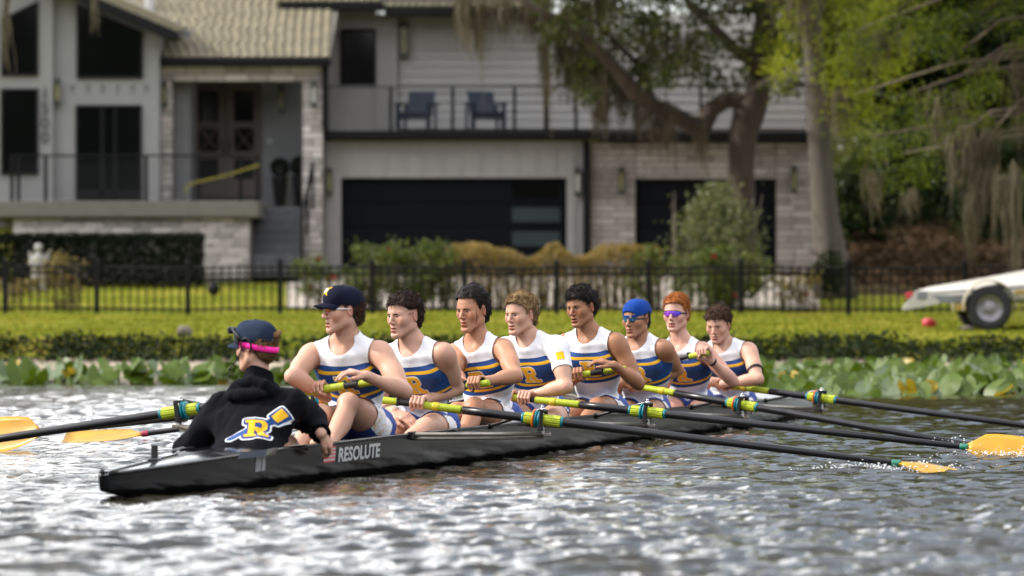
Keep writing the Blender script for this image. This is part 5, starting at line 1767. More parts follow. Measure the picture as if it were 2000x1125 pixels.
# splashes thrown up by the blades
M['foam'] = pmat('water_drops', (.75, .77, .78), .08, var=.05, spec=.8)
def splash(c, n, spread, h, label, name='splash', r0=.0065):
    m = MB(); rg = np.random.default_rng(int(abs(c[0]) * 1000))
    for _ in range(n):
        p = np.array(c) + rg.normal(0, 1, 3) * np.array(spread); p[2] = abs(rg.normal(0, h)) + rg.uniform(-.004, .008)
        r = r0 * rg.uniform(.25, 1.0); d = rg.normal(0, 1, 3) * r * .8
        m.raw([p + (r, 0, 0), p + (0, r, 0), p - (r * 1.3, 0, 0), p - (0, r, 0), p + (d[0], d[1], r * 1.2), p - (0, 0, r)], [(0, 1, 4), (1, 2, 4), (2, 3, 4), (3, 0, 4), (1, 0, 5), (2, 1, 5), (3, 2, 5), (0, 3, 5)])
    o = m.build(name, M['foam'], None, True); tag(o, label, 'splash', kind='stuff')
for k, tt, n, lb in ((1, 2.0, 260, 'fine spray along the shaft of the oar whose yellow blade skims the surface'), (3, 2.40, 420, 'white splash under the lifted yellow blade'), (5, 2.02, 120, 'spray where a black oar shaft enters the water')):
    o = OAR[k]; p = b2w(o['pin'] + o['ax'] * tt); splash(p, int(n * 2.2), (.20, .10, 0), .022, lb)

# ------------------------------------------------------------------ foliage helpers
def leaf_cloud(C, size, rg, tilt=None, aspect=.5, jitter=.35, up=0.0):
    """one folded leaf per point"""
    n = len(C)
    d = rg.normal(0, 1, (n, 3)); d[:, 2] = d[:, 2] * .7 - up
    d /= np.linalg.norm(d, axis=1, keepdims=True)
    nn = rg.normal(0, 1, (n, 3)); nn[:, 2] += .8
    s_ = np.cross(d, nn); s_ /= np.maximum(np.linalg.norm(s_, axis=1, keepdims=True), 1e-6)
    q = np.cross(s_, d)
    L = (size * rg.uniform(1 - jitter, 1 + jitter, n))[:, None]
    a = C - d * L * .5; b = C + s_ * L * aspect * .5 + q * L * .08; c = C + d * L * .5 - q * L * .06; e = C - s_ * L * aspect * .5 + q * L * .08
    V = np.stack([a, b, c, e], 1).reshape(-1, 3)
    F = np.arange(4 * n).reshape(n, 4).astype(np.int32)
    return V, F


def clumps(rg, n, cl, centre_fn, rad):
    cc = np.array([centre_fn() for _ in range(cl)])
    pick = rg.integers(0, cl, n)
    rr = rad * rg.uniform(.5, 1.2, cl)
    return cc[pick] + rg.normal(0, 1, (n, 3)) * rr[pick][:, None] * np.array([1, 1, .7])


def foliage(name, C, size, mat, parent, rg, kind='stuff', **kw):
    V, F = leaf_cloud(C, size, rg, **kw)
    o = link(name, mesh_data(name, V, F, mat, False), parent)
    if kind: o['kind'] = kind
    return o


def moss_strands(rg, tops, length, wid, mat, name, parent, label=None):
    """grey beards: bunches of thin drooping strips"""
    V = []; F = []
    for (p, L) in zip(tops, length):
        p = np.array(p, float); x = rg.normal(0, .02, 2); w = wid * rg.uniform(.5, 1.3); an = rg.uniform(0, pi); s_ = np.array([cos(an), sin(an), 0])
        k = 5; b = len(V)
        for i in range(k):
            tt = i / (k - 1)
            c = p + np.array([x[0] * tt * 3 + .03 * sin(7 * tt + an), x[1] * tt * 3, -L * tt])
            ww = w * (1 - .75 * tt ** 1.5)
            V += [c - s_ * ww, c + s_ * ww]
        F += [(b + 2 * i, b + 2 * i + 1, b + 2 * i + 3, b + 2 * i + 2) for i in range(k - 1)]
    o = link(name, mesh_data(name, np.array(V), np.array(F, np.int32), mat, True), parent)
    return o


M['leaf_bank'] = leaf_mat('bank_leaf', [(.005, .009, .003), (.012, .020, .005), (.030, .040, .008)], .15, spec=.1)
M['leaf_dark'] = leaf_mat('dark_hedge_leaf', [(.003, .006, .003), (.007, .011, .005), (.015, .021, .008)], .12, spec=.1)
M['leaf_oak'] = leaf_mat('oak_leaf', [(.010, .017, .005), (.032, .045, .009), (.09, .10, .016)], .3, scale=.5, spec=.2)
M['leaf_lime'] = leaf_mat('young_cypress_leaf', [(.10, .15, .012), (.24, .29, .018), (.40, .40, .025)], .5, scale=.5)
M['leaf_cyp'] = leaf_mat('cypress_leaf', [(.020, .036, .004), (.065, .095, .006), (.165, .185, .011)], .45, scale=.5)
M['leaf_wood'] = leaf_mat('wood_leaf', [(.004, .008, .003), (.012, .022, .006), (.045, .055, .010)], .3, scale=.25, spec=.1)
M['leaf_rose'] = leaf_mat('rose_leaf', [(.035, .055, .012), (.085, .115, .020), (.17, .17, .035)], .35)
M['leaf_rust'] = leaf_mat('rusty_leaf', [(.075, .060, .022), (.17, .125, .036), (.29, .225, .080)], .35)
M['leaf_hedge'] = leaf_mat('straw_and_rust_leaf', [(.11, .080, .026), (.24, .165, .045), (.38, .28, .095)], .35)
M['leaf_grey'] = leaf_mat('olive_leaf', [(.05, .065, .030), (.11, .13, .055), (.19, .19, .07)], .35)
M['moss'] = leaf_mat('spanish_moss', [(.050, .041, .027), (.095, .077, .053), (.15, .125, .088)], .3, .9)
M['bark'] = pmat('oak_bark', (.050, .034, .023), .9, var=.45, scale=7, bump=1.0, bscale=14, bdist=.03, stretch=(1, 1, .25))
M['bark_pale'] = pmat('cypress_bark', (.075, .063, .050), .9, var=.35, scale=6, bump=1.0, bscale=16, bdist=.02, stretch=(1, 1, .12))
M['twig'] = pmat('twig', (.11, .085, .058), .85, var=.3)
M['rose_red'] = leaf_mat('rose_petal', [(.22, .006, .016), (.36, .014, .03)], .3)
M['grass'] = leaf_mat('grass_blade', [(.055, .090, .008), (.135, .160, .012), (.28, .225, .040)], .35, .8, scale=.45, spec=.04)

# grass
rg = np.random.default_rng(31)
n = 52000
gyv = 62.3 + (98 - 62.3) * rg.random(n) ** 1.7; gxv = rg.uniform(-.150, .135, n) * gyv
ok = ~((gxv > 7.0) & (gyv > 93)); gxv, gyv = gxv[ok], gyv[ok]; n = len(gxv)
gz = ground_z(gxv, gyv); hh = rg.uniform(.018, .048, n) * np.where(rg.random(n) < .03, 1.6, 1); an = rg.uniform(0, pi, n); w_ = rg.uniform(.010, .024, n)
base = np.stack([gxv, gyv, gz - .005], 1); sx_ = np.stack([np.cos(an) * w_, np.sin(an) * w_, 0 * an], 1)
tip = base + np.stack([rg.normal(0, .03, n), rg.normal(0, .03, n), hh], 1)
V = np.stack([base - sx_, base + sx_, tip], 1).reshape(-1, 3)
tag(link('grass', mesh_data('grass', V, np.arange(3 * n).reshape(n, 3).astype(np.int32), M['grass'], False)), 'sunlit yellow green lawn grass between the bank and the house', 'grass', kind='stuff')

# dark plants hanging over the bank
def bank_strip(x0, x1, n, seed):
    rg = np.random.default_rng(seed)
    bx_ = rg.uniform(x0, x1, n); byy = rg.uniform(61.55, 62.75, n); bz = ground_z(bx_, byy) + np.abs(rg.normal(0, .05, n)) + .06 * vnoise(np.stack([bx_ * 2, byy, 0 * bx_], 1), 1.0, 8)
    return np.stack([bx_, byy, bz], 1), rg
C, rg = bank_strip(-12, 12, 21000, 41)
tag(foliage('bank_plants', C, .085, M['leaf_bank'], None, rg), 'dark creeping plants covering the edge of the bank', 'bank plants', kind='stuff')
# ------------------------------------------------------------------ house
def bxp(mb, u0, v0, u1, v1, Y, d, m=0, bev=0.0):
    """box whose front face at distance Y covers the photo rectangle, going d metres back"""
    mb.box((wx(u0, Y), Y, wz(v1, Y)), (wx(u1, Y), Y + d, wz(v0, Y)), m, bev); return mb


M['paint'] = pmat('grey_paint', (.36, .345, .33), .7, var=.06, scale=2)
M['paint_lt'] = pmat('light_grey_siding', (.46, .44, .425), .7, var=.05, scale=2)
M['paint_shaded'] = pmat('shaded_grey_paint', (.265, .26, .258), .8, var=.07, scale=2, bump=.2, bscale=40)  # tree shade over the gabled wing put into a darker house grey
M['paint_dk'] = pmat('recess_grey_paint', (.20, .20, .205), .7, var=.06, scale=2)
M['charcoal'] = pmat('charcoal_trim', (.007, .007, .008), .6, var=.2, scale=4, spec=.15)
M['mortar'] = pmat('mortar', (.15, .135, .12), .95, var=.15, scale=8)
M['stone_pale'] = pmat('pale_stone', (.56, .51, .47), .85, var=.14, scale=9, per_obj=.32, bump=.5, bscale=18, bdist=.01)
M['stone_tan'] = pmat('tan_stone', (.40, .355, .32), .85, var=.14, scale=9, per_obj=.30, bump=.5, bscale=18, bdist=.01)
M['tile'] = pmat('sand_roof_tile', (.225, .198, .135), .85, var=.12, scale=6, per_obj=.16)
M['door_dk'] = pmat('black_garage_door', (.007, .008, .0105), .75, spec=.08, var=.15, scale=3)
M['wood_dk'] = pmat('brown_door', (.075, .050, .040), .55, var=.25, scale=6, stretch=(1, 1, .2))
M['deckc'] = pmat('olive_grey_deck', (.15, .145, .115), .8, var=.12, scale=4)
M['step'] = pmat('dark_grey_step', (.075, .075, .08), .75, var=.2, scale=6)
M['num'] = pmat('brushed_number', (.055, .055, .058), .5, .3)
M['navy_plastic'] = pmat('navy_plastic', (.009, .016, .032), .55, spec=.2, var=.15)
M['pot'] = pmat('black_pot', (.014, .014, .016), .4)
M['brass'] = pmat('lantern_metal', (.05, .055, .045), .45, .6)
t = NT('dark_window_glass'); M['glass'] = t.end(t.bsdf((.004, .0045, .0045), .05, 0, .4))
t = NT('frosted_lantern_glass'); M['frost'] = t.end(t.bsdf((.42, .42, .38), .3, 0, .5))
t = NT('amber_lantern_glass'); M['amber'] = t.end(t.bsdf((.20, .19, .09), .2, 0, .5))
t = NT('teal_sheen_glass'); M['garage_glass'] = t.end(t.bsdf((.020, .036, .040), .3, 0, .4))  # bluish reflection in the garage panes put into the glass colour

house = empty('house', (0, 99, 1.5)); tag(house, 'grey two storey lakeside house with black garage doors, stone piers and a balcony', 'house')
HL = Vector((0, 99, 1.5))


def hp_(mb, name, mat, parent=None, smooth=False):
    o = mb.build(name, mat, None, smooth)
    o.data.transform(Matrix.Translation(-HL)); o.parent = parent or house
    return o


# walls
def sloped(poly, Y, d): return MB().prism(poly, lambda p: (wx(p[0], Y), Y, wz(p[1], Y)), lambda p: (wx(p[0], Y), Y + d, wz(p[1], Y)))
hp_(sloped([(-60, 445), (103, 445), (103, -42), (-60, -110)], 97.0, 5), 'wall', M['paint_shaded'])
hp_(sloped([(103.2, 392), (311, 392), (311, 46), (103.2, -41)], 97.25, 4.7), 'wall', M['paint_shaded'])
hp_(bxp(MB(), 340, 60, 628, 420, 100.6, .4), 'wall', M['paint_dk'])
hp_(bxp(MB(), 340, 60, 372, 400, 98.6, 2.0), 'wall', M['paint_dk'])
hp_(bxp(MB(), 622, 276, 666, 560, 98.7, .5), 'wall', M['paint'])
hp_(bxp(MB(), 666, 276, 1107, 347, 98.7, .5), 'wall', M['paint'])
hp_(bxp(MB(), 1107, 276, 1141, 560, 98.7, .5), 'wall', M['paint'])
hp_(bxp(MB(), 548, 20, 664, 260, 101.3, .5), 'wall', M['paint'])
hp_(bxp(MB(), 735, 28, 776, 260, 101.2, .5), 'wall', M['paint'])
hp_(bxp(MB(), 664, 167, 735, 260, 101.3, .5), 'wall', M['paint'])
hp_(bxp(MB(), 664, 20, 735, 57, 101.3, .5), 'wall', M['paint'])
hp_(bxp(MB(), 548, 22, 664, 62, 100.9, .4), 'wall', M['paint'])
hp_(bxp(MB(), 776, 26, 1600, 262, 101.5, .5), 'wall', M['paint'])
hp_(bxp(MB(), 1152, 278, 1241, 560, 98.75, .5), 'stone_wall', M['mortar'])
hp_(bxp(MB(), 1241, 278, 1516, 350, 98.75, .5), 'stone_wall', M['mortar'])
hp_(bxp(MB(), 1516, 278, 1596, 560, 98.75, .5), 'stone_wall', M['mortar'])
hp_(bxp(MB(), 1590, 0, 1600, 560, 98.9, 6), 'wall', M['paint'])
hp_(bxp(MB(), 310, 128, 338, 395, 98.0, .5), 'porch_pillar', M['mortar'])
hp_(bxp(MB(), 590, 128, 632, 560, 98.0, .5), 'porch_pillar', M['mortar'])
hp_(bxp(MB(), 338, 128, 590, 159, 98.05, .45), 'porch_beam', M['mortar'])
hp_(bxp(MB(), 25, 424, 490, 560, 95.35, .5), 'porch_base', M['mortar'])
hp_(MB().box((wx(-30, 95), 95, wz(424, 95)), (wx(503, 95), 100.6, wz(393, 95)), 0, .02), 'porch_deck', M['deckc'])
# siding boards of the upper wall
v = 27.0
while v < 250:
    Yb = 101.44
    m = MB(); x0, x1 = wx(778, Yb), wx(1590, Yb); z0, z1 = wz(v + 17.4, Yb), wz(v, Yb)
    m.raw([(x0, Yb - .045, z0), (x1, Yb - .045, z0), (x1, Yb - .012, z1), (x0, Yb - .012, z1), (x0, Yb + .05, z0), (x1, Yb + .05, z0), (x1, Yb + .05, z1), (x0, Yb + .05, z1)], [(0, 1, 2, 3), (4, 7, 6, 5), (0, 4, 5, 1), (3, 2, 6, 7), (0, 3, 7, 4), (1, 5, 6, 2)])
    hp_(m, 'siding_board', M['paint_lt']); v += 17.2
for u in list(range(640, 1140, 37)): hp_(bxp(MB(), u - 3, 277, u + 3, 341 if 666 < u < 1107 else 520, 98.665, .034), 'batten', M['paint'])
for u in (560, 597, 634, 741, 757): hp_(bxp(MB(), u - 3, 24 if u > 700 else 23, u + 3, 250 if u > 700 else 60, 101.16 if u > 700 else 100.86, .035), 'batten', M['paint'])


# stones
def stones(u0, v0, u1, v1, Y, hc, lc, mat, seed, name='brick'):
    rg = np.random.default_rng(seed)
    x0, x1, z0, z1 = wx(u0, Y), wx(u1, Y), wz(v1, Y), wz(v0, Y)
    z = z1
    row = 0
    while z > z0 + .03:
        h = min(hc * rg.uniform(.9, 1.1), z - z0)
        x = x0 - (lc * .45 if row % 2 else 0)
        while x < x1 - .02:
            L = lc * rg.uniform(.7, 1.3); a = max(x, x0); b = min(x + L, x1)
            if b - a > .03:
                key = ('stone', mat.name)
                if key not in M:
                    M[key] = [MB().box((-.5, -.5, -.5), (.5, .5, .5), 0, .045).data('brick', mat) for _ in range(1)]
                pr = rg.uniform(.015, .045)
                o = link(name, M[key][0], house, (Vector(((a + b) / 2, Y - pr / 2 + .012, z - h / 2)) - HL), None, (b - a - .022, pr + .03, h - .022))
            x += L
        z -= h; row += 1


stones(25, 425, 488, 466, 95.3, .105, .42, M['stone_pale'], 1)
stones(398, 466, 488, 545, 95.3, .105, .42, M['stone_pale'], 2)
stones(310, 160, 338, 392, 97.97, .13, .33, M['stone_pale'], 3)
stones(591, 160, 631, 520, 97.97, .13, .42, M['stone_pale'], 4)
stones(310, 129, 632, 159, 97.97, .16, .48, M['stone_pale'], 5)
stones(1153, 279, 1241, 530, 98.72, .135, .50, M['stone_tan'], 6)
stones(1241, 279, 1516, 349, 98.72, .135, .55, M['stone_tan'], 7)
stones(1516, 279, 1595, 530, 98.72, .135, .50, M['stone_tan'], 8)

# roofs
rf = hp_(MB().raw([(wx(312, 97.6), 97.6, wz(113, 97.6)), (wx(645, 97.6), 97.6, wz(113, 97.6)), (wx(664, 101.2), 101.25, wz(-12, 101.25)), (wx(245, 101.25), 101.25, wz(-12, 101.25)),
                  (wx(312, 97.6), 97.6, wz(121, 97.6)), (wx(645, 97.6), 97.6, wz(121, 97.6)), (wx(664, 101.2), 101.25, wz(-4, 101.25)), (wx(245, 101.25), 101.25, wz(-4, 101.25))],
                 [(0, 1, 2, 3), (4, 7, 6, 5), (0, 4, 5, 1), (1, 5, 6, 2), (2, 6, 7, 3), (3, 7, 4, 0)]), 'porch_roof', M['mortar'])
tl = MB().tube([(0, 0, -.02), (0, .34, .06)], [.085, .080], 8, caps=True, flat=.55).data('roof_tile', M['tile'], True)
nr = 13
for r in range(nr):
    f = r / nr; Yr = 97.6 + 3.65 * f; vr = 113 - 125 * f; zr = wz(113, 97.6) + (wz(-12, 101.25) - wz(113, 97.6)) * f
    ul, ur = 314 - 66 * f, 645 + 6 * f
    if vr < 62: ur = min(ur, 656)
    nn = 19 + int(5 * f)
    for c in range(nn):
        x = wx(ul, Yr) + (wx(ur, Yr) - wx(ul, Yr)) * (c + .5) / nn
        link('roof_tile', tl, rf, Vector((x, Yr - .05, zr + .035)) - HL, (radians(2), 0, 0), (1.12, 1, 1))
r2 = hp_(bxp(MB(), 540, -60, 1075, 2, 100.3, 3), 'upper_roof', M['mortar'])
for c in range(36): link('roof_tile', tl, r2, Vector((wx(546 + 14.6 * c, 100.2), 100.22, wz(0 if c < 14 else 9, 100.2))) - HL, (radians(14), 0, 0), (1, 1.1, 1))
hp_(MB().box((wx(546, 100.2), 100.2, wz(21, 100.2)), (wx(750, 100.2), 100.45, wz(5, 100.2)), 0, .02), 'gutter', M['charcoal'])
hp_(MB().box((wx(750.5, 100.15), 100.15, wz(32, 100.15)), (wx(1075, 100.15), 100.45, wz(14, 100.15)), 0, .02), 'gutter', M['charcoal'])
hp_(MB().box((wx(309, 97.4), 97.4, wz(127, 97.4)), (wx(646, 97.4), 97.62, wz(111, 97.4)), 0, .02), 'gutter', M['charcoal'])
hp_(bxp(MB(), 629, 127, 641, 250, 97.75, .1), 'downspout', M['charcoal'])
Yg = 96.5
hp_(MB().prism([(-70, -113), (345, 61), (350, 74), (330, 76), (-70, -93)], lambda p: (wx(p[0], Yg), Yg, wz(p[1], Yg)), lambda p: (wx(p[0], Yg), Yg + .9, wz(p[1], Yg))), 'gable_fascia', M['charcoal'])
hp_(MB().prism([(-70, -141), (362, 52), (345, 61), (-70, -113)], lambda p: (wx(p[0], Yg), Yg + .05, wz(p[1], Yg)), lambda p: (wx(p[0], Yg + 8), Yg + 6, wz(p[1] - 10, Yg + 6))), 'gable_roof', M['tile'])
# balcony slab and roof line over the stone garage
hp_(MB().box((wx(619, 98.1), 98.1, wz(271, 98.1)), (wx(1172, 98.1), 101.4, wz(255, 98.1)), 0, .02), 'balcony_edge', M['charcoal'])
hp_(MB().box((wx(1172.5, 98.0), 98.0, wz(275, 98.0)), (wx(1604, 98.0), 101.4, wz(257, 98.0)), 0, .02), 'balcony_edge', M['charcoal'])
hp_(bxp(MB(), 1139, 275, 1152, 545, 98.4, .34), 'corner_post', M['charcoal'])


def window(poly, Y, mull=(), name='window'):
    """dark frame with its pane; poly in photo pixels"""
    cxp = np.mean([p[0] for p in poly]); cyp = np.mean([p[1] for p in poly])
    w = 5.0
    inn = [(p[0] + (w if p[0] < cxp else -w), p[1] + (w if p[1] < cyp else -w)) for p in poly]
    f3 = lambda p, y: (wx(p[0], Y), y, wz(p[1], Y))
    n = len(poly); m = MB()
    V = [f3(p, Y - .05) for p in poly] + [f3(p, Y - .05) for p in inn] + [f3(p, Y + .06) for p in poly] + [f3(p, Y + .06) for p in inn]
    F = []
    for i in range(n):
        j = (i + 1) % n
        F += [(i, j, n + j, n + i), (2 * n + i, 3 * n + i, 3 * n + j, 2 * n + j), (i, 2 * n + i, 2 * n + j, j), (n + i, n + j, 3 * n + j, 3 * n + i)]
    m.raw(V, F)
    for (a, b, c, d) in mull: bxp(m, a, b, c, d, Y - .045, .08)
    o = hp_(m, name, M['charcoal'])
    p = MB().prism(inn, lambda q: f3(q, Y - .005), lambda q: f3(q, Y + .02))
    hp_(p, 'pane', M['glass'], o)
    return o


window([(3, 36), (75, 2), (75, 148), (3, 148)], 96.97)
window([(2, 173), (75, 173), (75, 341), (2, 341)], 96.97)
window([(150, 8), (279, 62), (279, 153), (150, 153)], 97.22)
window([(148, 205), (277, 205), (277, 389), (148, 389)], 97.22, [(196, 210, 203, 384), (222, 210, 228, 384), (153, 372, 272, 384)], 'glazed_door')
window([(664, 57), (735, 57), (735, 167), (664, 167)], 101.27)
window([(1103, 95), (1152, 95), (1152, 168), (1103, 168)], 101.34)
# timber double door with crossed glazing bars
for (a, b) in ((374, 441), (443, 510)):
    m = MB(); Y = 100.5
    for (u0, v0, u1, v1) in ((a, 165, a + 14, 386), (b - 14, 165, b, 386), (a + 14, 165, b - 14, 178), (a + 14, 238, b - 14, 250), (a + 14, 296, b - 14, 310), (a + 14, 350, b - 14, 386)): bxp(m, u0, v0, u1, v1, Y, .08)
    for (v0, v1) in ((250, 296),):
        P0, P1 = (wx(a + 15, Y), Y + .03, wz(v0, Y)), (wx(b - 15, Y), Y + .03, wz(v1, Y)); P2, P3 = (wx(a + 15, Y), Y + .032, wz(v1, Y)), (wx(b - 15, Y), Y + .032, wz(v0, Y))
        m.tube([P0, P1], .025, 4).tube([P2, P3], .025, 4)
    d_ = hp_(m, 'front_door', M['wood_dk'])
    hp_(bxp(MB(), a + 13, 177, b - 13, 351, Y + .045, .02), 'pane', M['glass'], d_)
    hp_(MB().box((wx(441 + (-6 if a < 400 else 6), Y), Y - .06, wz(305, Y)), (wx(441 + (-3 if a < 400 else 9), Y), Y - .03, wz(270, Y)), 0, .008), 'handle', M['charcoal'], d_)
# garage doors of wide panels
for (u0, u1, v0, glz) in ((667, 1106, 349, True), (1242, 1515, 351, False)):
    v = v0
    for i in range(4):
        pnl = hp_(MB().box((wx(u0, 98.9), 98.9, wz(v + 46.2, 98.9)), (wx(u1, 98.9), 98.96, wz(v, 98.9)), 0, .012), 'garage_panel', M['door_dk'])
        if glz: hp_(MB().box((wx(1000, 98.88), 98.88, wz(v + 38, 98.88)), (wx(1094, 98.88), 98.91, wz(v + 9, 98.88)), 0, .01), 'pane', M['garage_glass'] if i else M['glass'], pnl)
        v += 47
    hp_(bxp(MB(), u0 - 2, v0 - 3, u1 + 2, 560, 98.97, .1), 'garage_lining', M['charcoal'])
# lanterns
for (u, v, Y, s_, gl) in ((112, 180, 97.2, 1, 'amber'), (320, 185, 97.95, 1, 'amber'), (613, 185, 97.95, 1, 'frost'), (549, 195, 100.5, 1.1, 'amber'), (789, 79, 101.35, 1.5, 'amber'), (643, 356, 98.62, 1.1, 'amber'), (1128, 357, 98.62, 1.1, 'frost'), (1213, 355, 98.6, 1.1, 'amber'), (1551, 352, 98.6, 1.1, 'amber')):
    h = 19 * s_; w = 5.5 * s_
    m = bxp(MB(), u - w, v - h - 5, u + w, v - h + 4, Y - .16, .15); bxp(m, u - w, v + h - 4, u + w, v + h + 4, Y - .16, .15); bxp(m, u - w * .5, v - h - 9, u + w * .5, v + h + 6, Y - .02, .03)
    for du in (-w, w - 1.4): bxp(m, u + du, v - h, u + du + 1.4, v + h, Y - .155, .02)
    o = hp_(m, 'wall_lantern', M['brass'])
    hp_(bxp(MB(), u - w + 1.2, v - h + 4, u + w - 1.2, v + h - 4, Y - .14, .11), 'lantern_glass', M[gl], o)
# house number running down the wall
for ch, v in zip('1500', (183, 212, 240, 268)):
    V, Fc = text_mesh(ch, .36, .004); V = V - (V.max(0) + V.min(0)) / 2; Y = 96.95
    m = MB()
    n = len(V); A_ = [(wx(88, Y) + p[0], Y, wz(v, Y) + p[1]) for p in V]; B_ = [(q_[0], Y + .04, q_[2]) for q_ in A_]
    m.raw(A_, Fc); hp_(m, 'house_number', M['num'])
hp_(MB().lathe((wx(526, 100.55), 100.55, wz(275, 100.55)), [(0, .05), (.05, .05), (.05, 0)], 12, (0, -1, 0)), 'doorbell', M['vinyl_white'])
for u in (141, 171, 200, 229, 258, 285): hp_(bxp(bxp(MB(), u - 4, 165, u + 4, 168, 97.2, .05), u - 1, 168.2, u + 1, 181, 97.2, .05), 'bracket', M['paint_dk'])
# steps, going back and up towards the recess
for i in range(7):
    f = i / 6; Y = 95.0 + 2.6 * f; v = 516 - 112 * f
    hp_(MB().box((wx(492 - 2 * f, Y), Y, wz(v + 24, Y)), (wx(583 + 4 * f, Y), 98.2, wz(v, Y)), 0, .01), 'step', M['step'])
def rail(pts, posts, cables, Y, name_p='railing_post'):
    pass
# balcony railing: posts, top rail, cables
Yr = 98.25
for u in (637, 763, 884, 1005, 1067, 1125, 1245, 1369, 1482, 1598):
    w = 5 if u in (637, 1067) else 3.2
    hp_(bxp(MB(), u - w, 168, u + w, 256, Yr, .08), 'railing_post', M['charcoal'])
hp_(MB().box((wx(634, Yr), Yr - .01, wz(171, Yr)), (wx(1601, Yr), Yr + .09, wz(167, Yr)), 0, .01), 'top_rail', M['num'])
for i in range(8):
    v = 179 + i * 9.3
    hp_(MB().tube([(wx(637, Yr), Yr + .04, wz(v, Yr)), (wx(1598, Yr), Yr + .04, wz(v, Yr))], .006, 5), 'railing_cable', M['num'])
Yr = 95.15
for u in (23, 36, 89, 285, 387, 470, 503): hp_(bxp(MB(), u - 3.2, 303, u + 3.2, 393, Yr, .08), 'railing_post', M['charcoal'])
hp_(MB().box((wx(20, Yr), Yr - .01, wz(306, Yr)), (wx(506, Yr), Yr + .09, wz(302, Yr)), 0, .01), 'top_rail', M['charcoal'])
for i in range(8):
    v = 314 + i * 9.4
    hp_(MB().tube([(wx(22, Yr), Yr + .04, wz(v, Yr)), (wx(503, Yr), Yr + .04, wz(v, Yr))], .006, 5), 'railing_cable', M['num'])
for (du, Yo) in ((0, 0),):
    m = MB().tube([(wx(590, 95.1), 95.1, wz(420, 95.1)), (wx(611, 97.7), 97.7, wz(318, 97.7))], .035, 6)
    for f in (0, .5, 1): 
        Y = 95.1 + 2.6 * f; m.tube([(wx(590 + 21 * f, Y), Y, wz(420 - 102 * f, Y)), (wx(590 + 21 * f, Y), Y, wz(510 - 100 * f, Y))], .035, 6)
    for q_ in (25, 48, 70): m.tube([(wx(590, 95.1), 95.1, wz(420 + q_, 95.1)), (wx(611, 97.7), 97.7, wz(318 + q_, 97.7))], .008, 5)
    hp_(m, 'stair_railing', M['charcoal'])
hp_(MB().tube([(wx(297, 101), 100.2, wz(-25, 101)), (wx(298, 101), 100.2, wz(28, 101))], [.11, .11], 10), 'vent_pipe', M['vinyl_white'], rf)

# things on and around the house
def adirondack(u, Y, turn, label):
    z0 = wz(254, Y); o = empty('balcony_chair', (wx(u, Y), Y, z0), radians(turn)); tag(o, label, 'chair', 'chairs on the balcony')
    b = M['navy_plastic']
    for i in range(5):
        x = -.24 + .12 * i
        MB().raw([(x - .052, -.02, .30), (x + .052, -.02, .30), (x + .058, .30, .86), (x - .058, .30, .86), (x - .052, .005, .29), (x + .052, .005, .29), (x + .058, .325, .85), (x - .058, .325, .85)], [(0, 1, 2, 3), (4, 7, 6, 5), (0, 4, 5, 1), (1, 5, 6, 2), (2, 6, 7, 3), (3, 7, 4, 0)]).build('back_slat', b, o)
    for i in range(4): MB().box((-.29, -.50 + .125 * i, .35 - .028 * i), (.29, -.39 + .125 * i, .375 - .028 * i), 0, .006).build('seat_slat', b, o)
    MB().box((-.29, -.525, .22), (.29, -.50, .36), 0, .006).build('apron', b, o)
    for sx in (-1, 1):
        MB().box((sx * .36 - .07, -.56, .545), (sx * .36 + .07, .18, .57), 0, .008).build('armrest', b, o)
        MB().box((sx * .34 - .045, -.50, 0), (sx * .34 + .045, -.42, .545), 0, .006).build('leg', b, o)
        MB().box((sx * .34 - .02, .08, 0), (sx * .34 + .02, .20, .545), 0, .006).build('leg', b, o)


adirondack(818, 99.4, -14, 'navy slatted chair on the balcony nearer the window')
adirondack(944, 99.4, 14, 'navy slatted chair on the balcony nearer the hanging moss')


def topiary(u, Y, v0, v1, label, s_=1.0):
    z0 = wz(v1, Y); o = empty('topiary', (wx(u, Y), Y, z0)); tag(o, label, 'potted plant', 'topiary pots in the porch')
    H_ = wz(v0, Y) - z0
    MB().lathe((0, 0, 0), [(.10, 0), (.105, .01), (.19, H_ * .60), (.20, H_ * .62), (.175, H_ * .62), (.17, H_ * .58)], 16).build('pot', M['pot'], o, True)
    rg = np.random.default_rng(int(u)); d = rg.normal(0, 1, (1400, 3)); d /= np.linalg.norm(d, axis=1, keepdims=True)
    foliage('foliage', np.array([0, 0, H_ * .80]) + d * (.215 * rg.uniform(.75, 1.02, 1400))[:, None], .05, M['leaf_dark'], o, rg, None)


topiary(547, 99.6, 308, 404, 'clipped round topiary in a tall black pot beside the front door')
topiary(586, 99.3, 305, 404, 'clipped topiary half hidden by the stone pillar at the steps')
ch = empty('porch_chair', (wx(352, 99), 98.9, wz(389, 98.9))); tag(ch, 'dark low armchair on the porch behind the railing', 'chair')
MB().box((-.19, -.2, .22), (.19, .2, .30), 0, .03).build('seat', M['charcoal'], ch); MB().box((-.19, .16, .30), (.19, .22, .52), 0, .03).build('backrest', M['charcoal'], ch)
for sx in (-1, 1): MB().box((sx * .19 - .025, -.22, 0), (sx * .19 + .025, .22, .38), 0, .01).build('side_frame', M['charcoal'], ch)
M['tape'] = pmat('yellow_caution_tape', (.26, .22, .012), .5, var=.25, scale=8)
P = [np.array([wx(u, 95.0), 95.0 - .03, wz(v, 95.0)]) for u, v in ((362, 376), (366, 364), (378, 357), (410, 350), (440, 343), (475, 332), (506, 322))]
m = MB()
for a, b in zip(P[:-1], P[1:]): m.obox((a + b) / 2, b - a, (0, 1, 0), np.cross(b - a, (0, 1, 0)), (np.linalg.norm(b - a) * .5, .002, .016))
tag(m.build('caution_tape', M['tape']), 'yellow caution tape tied across the porch railing', 'tape')
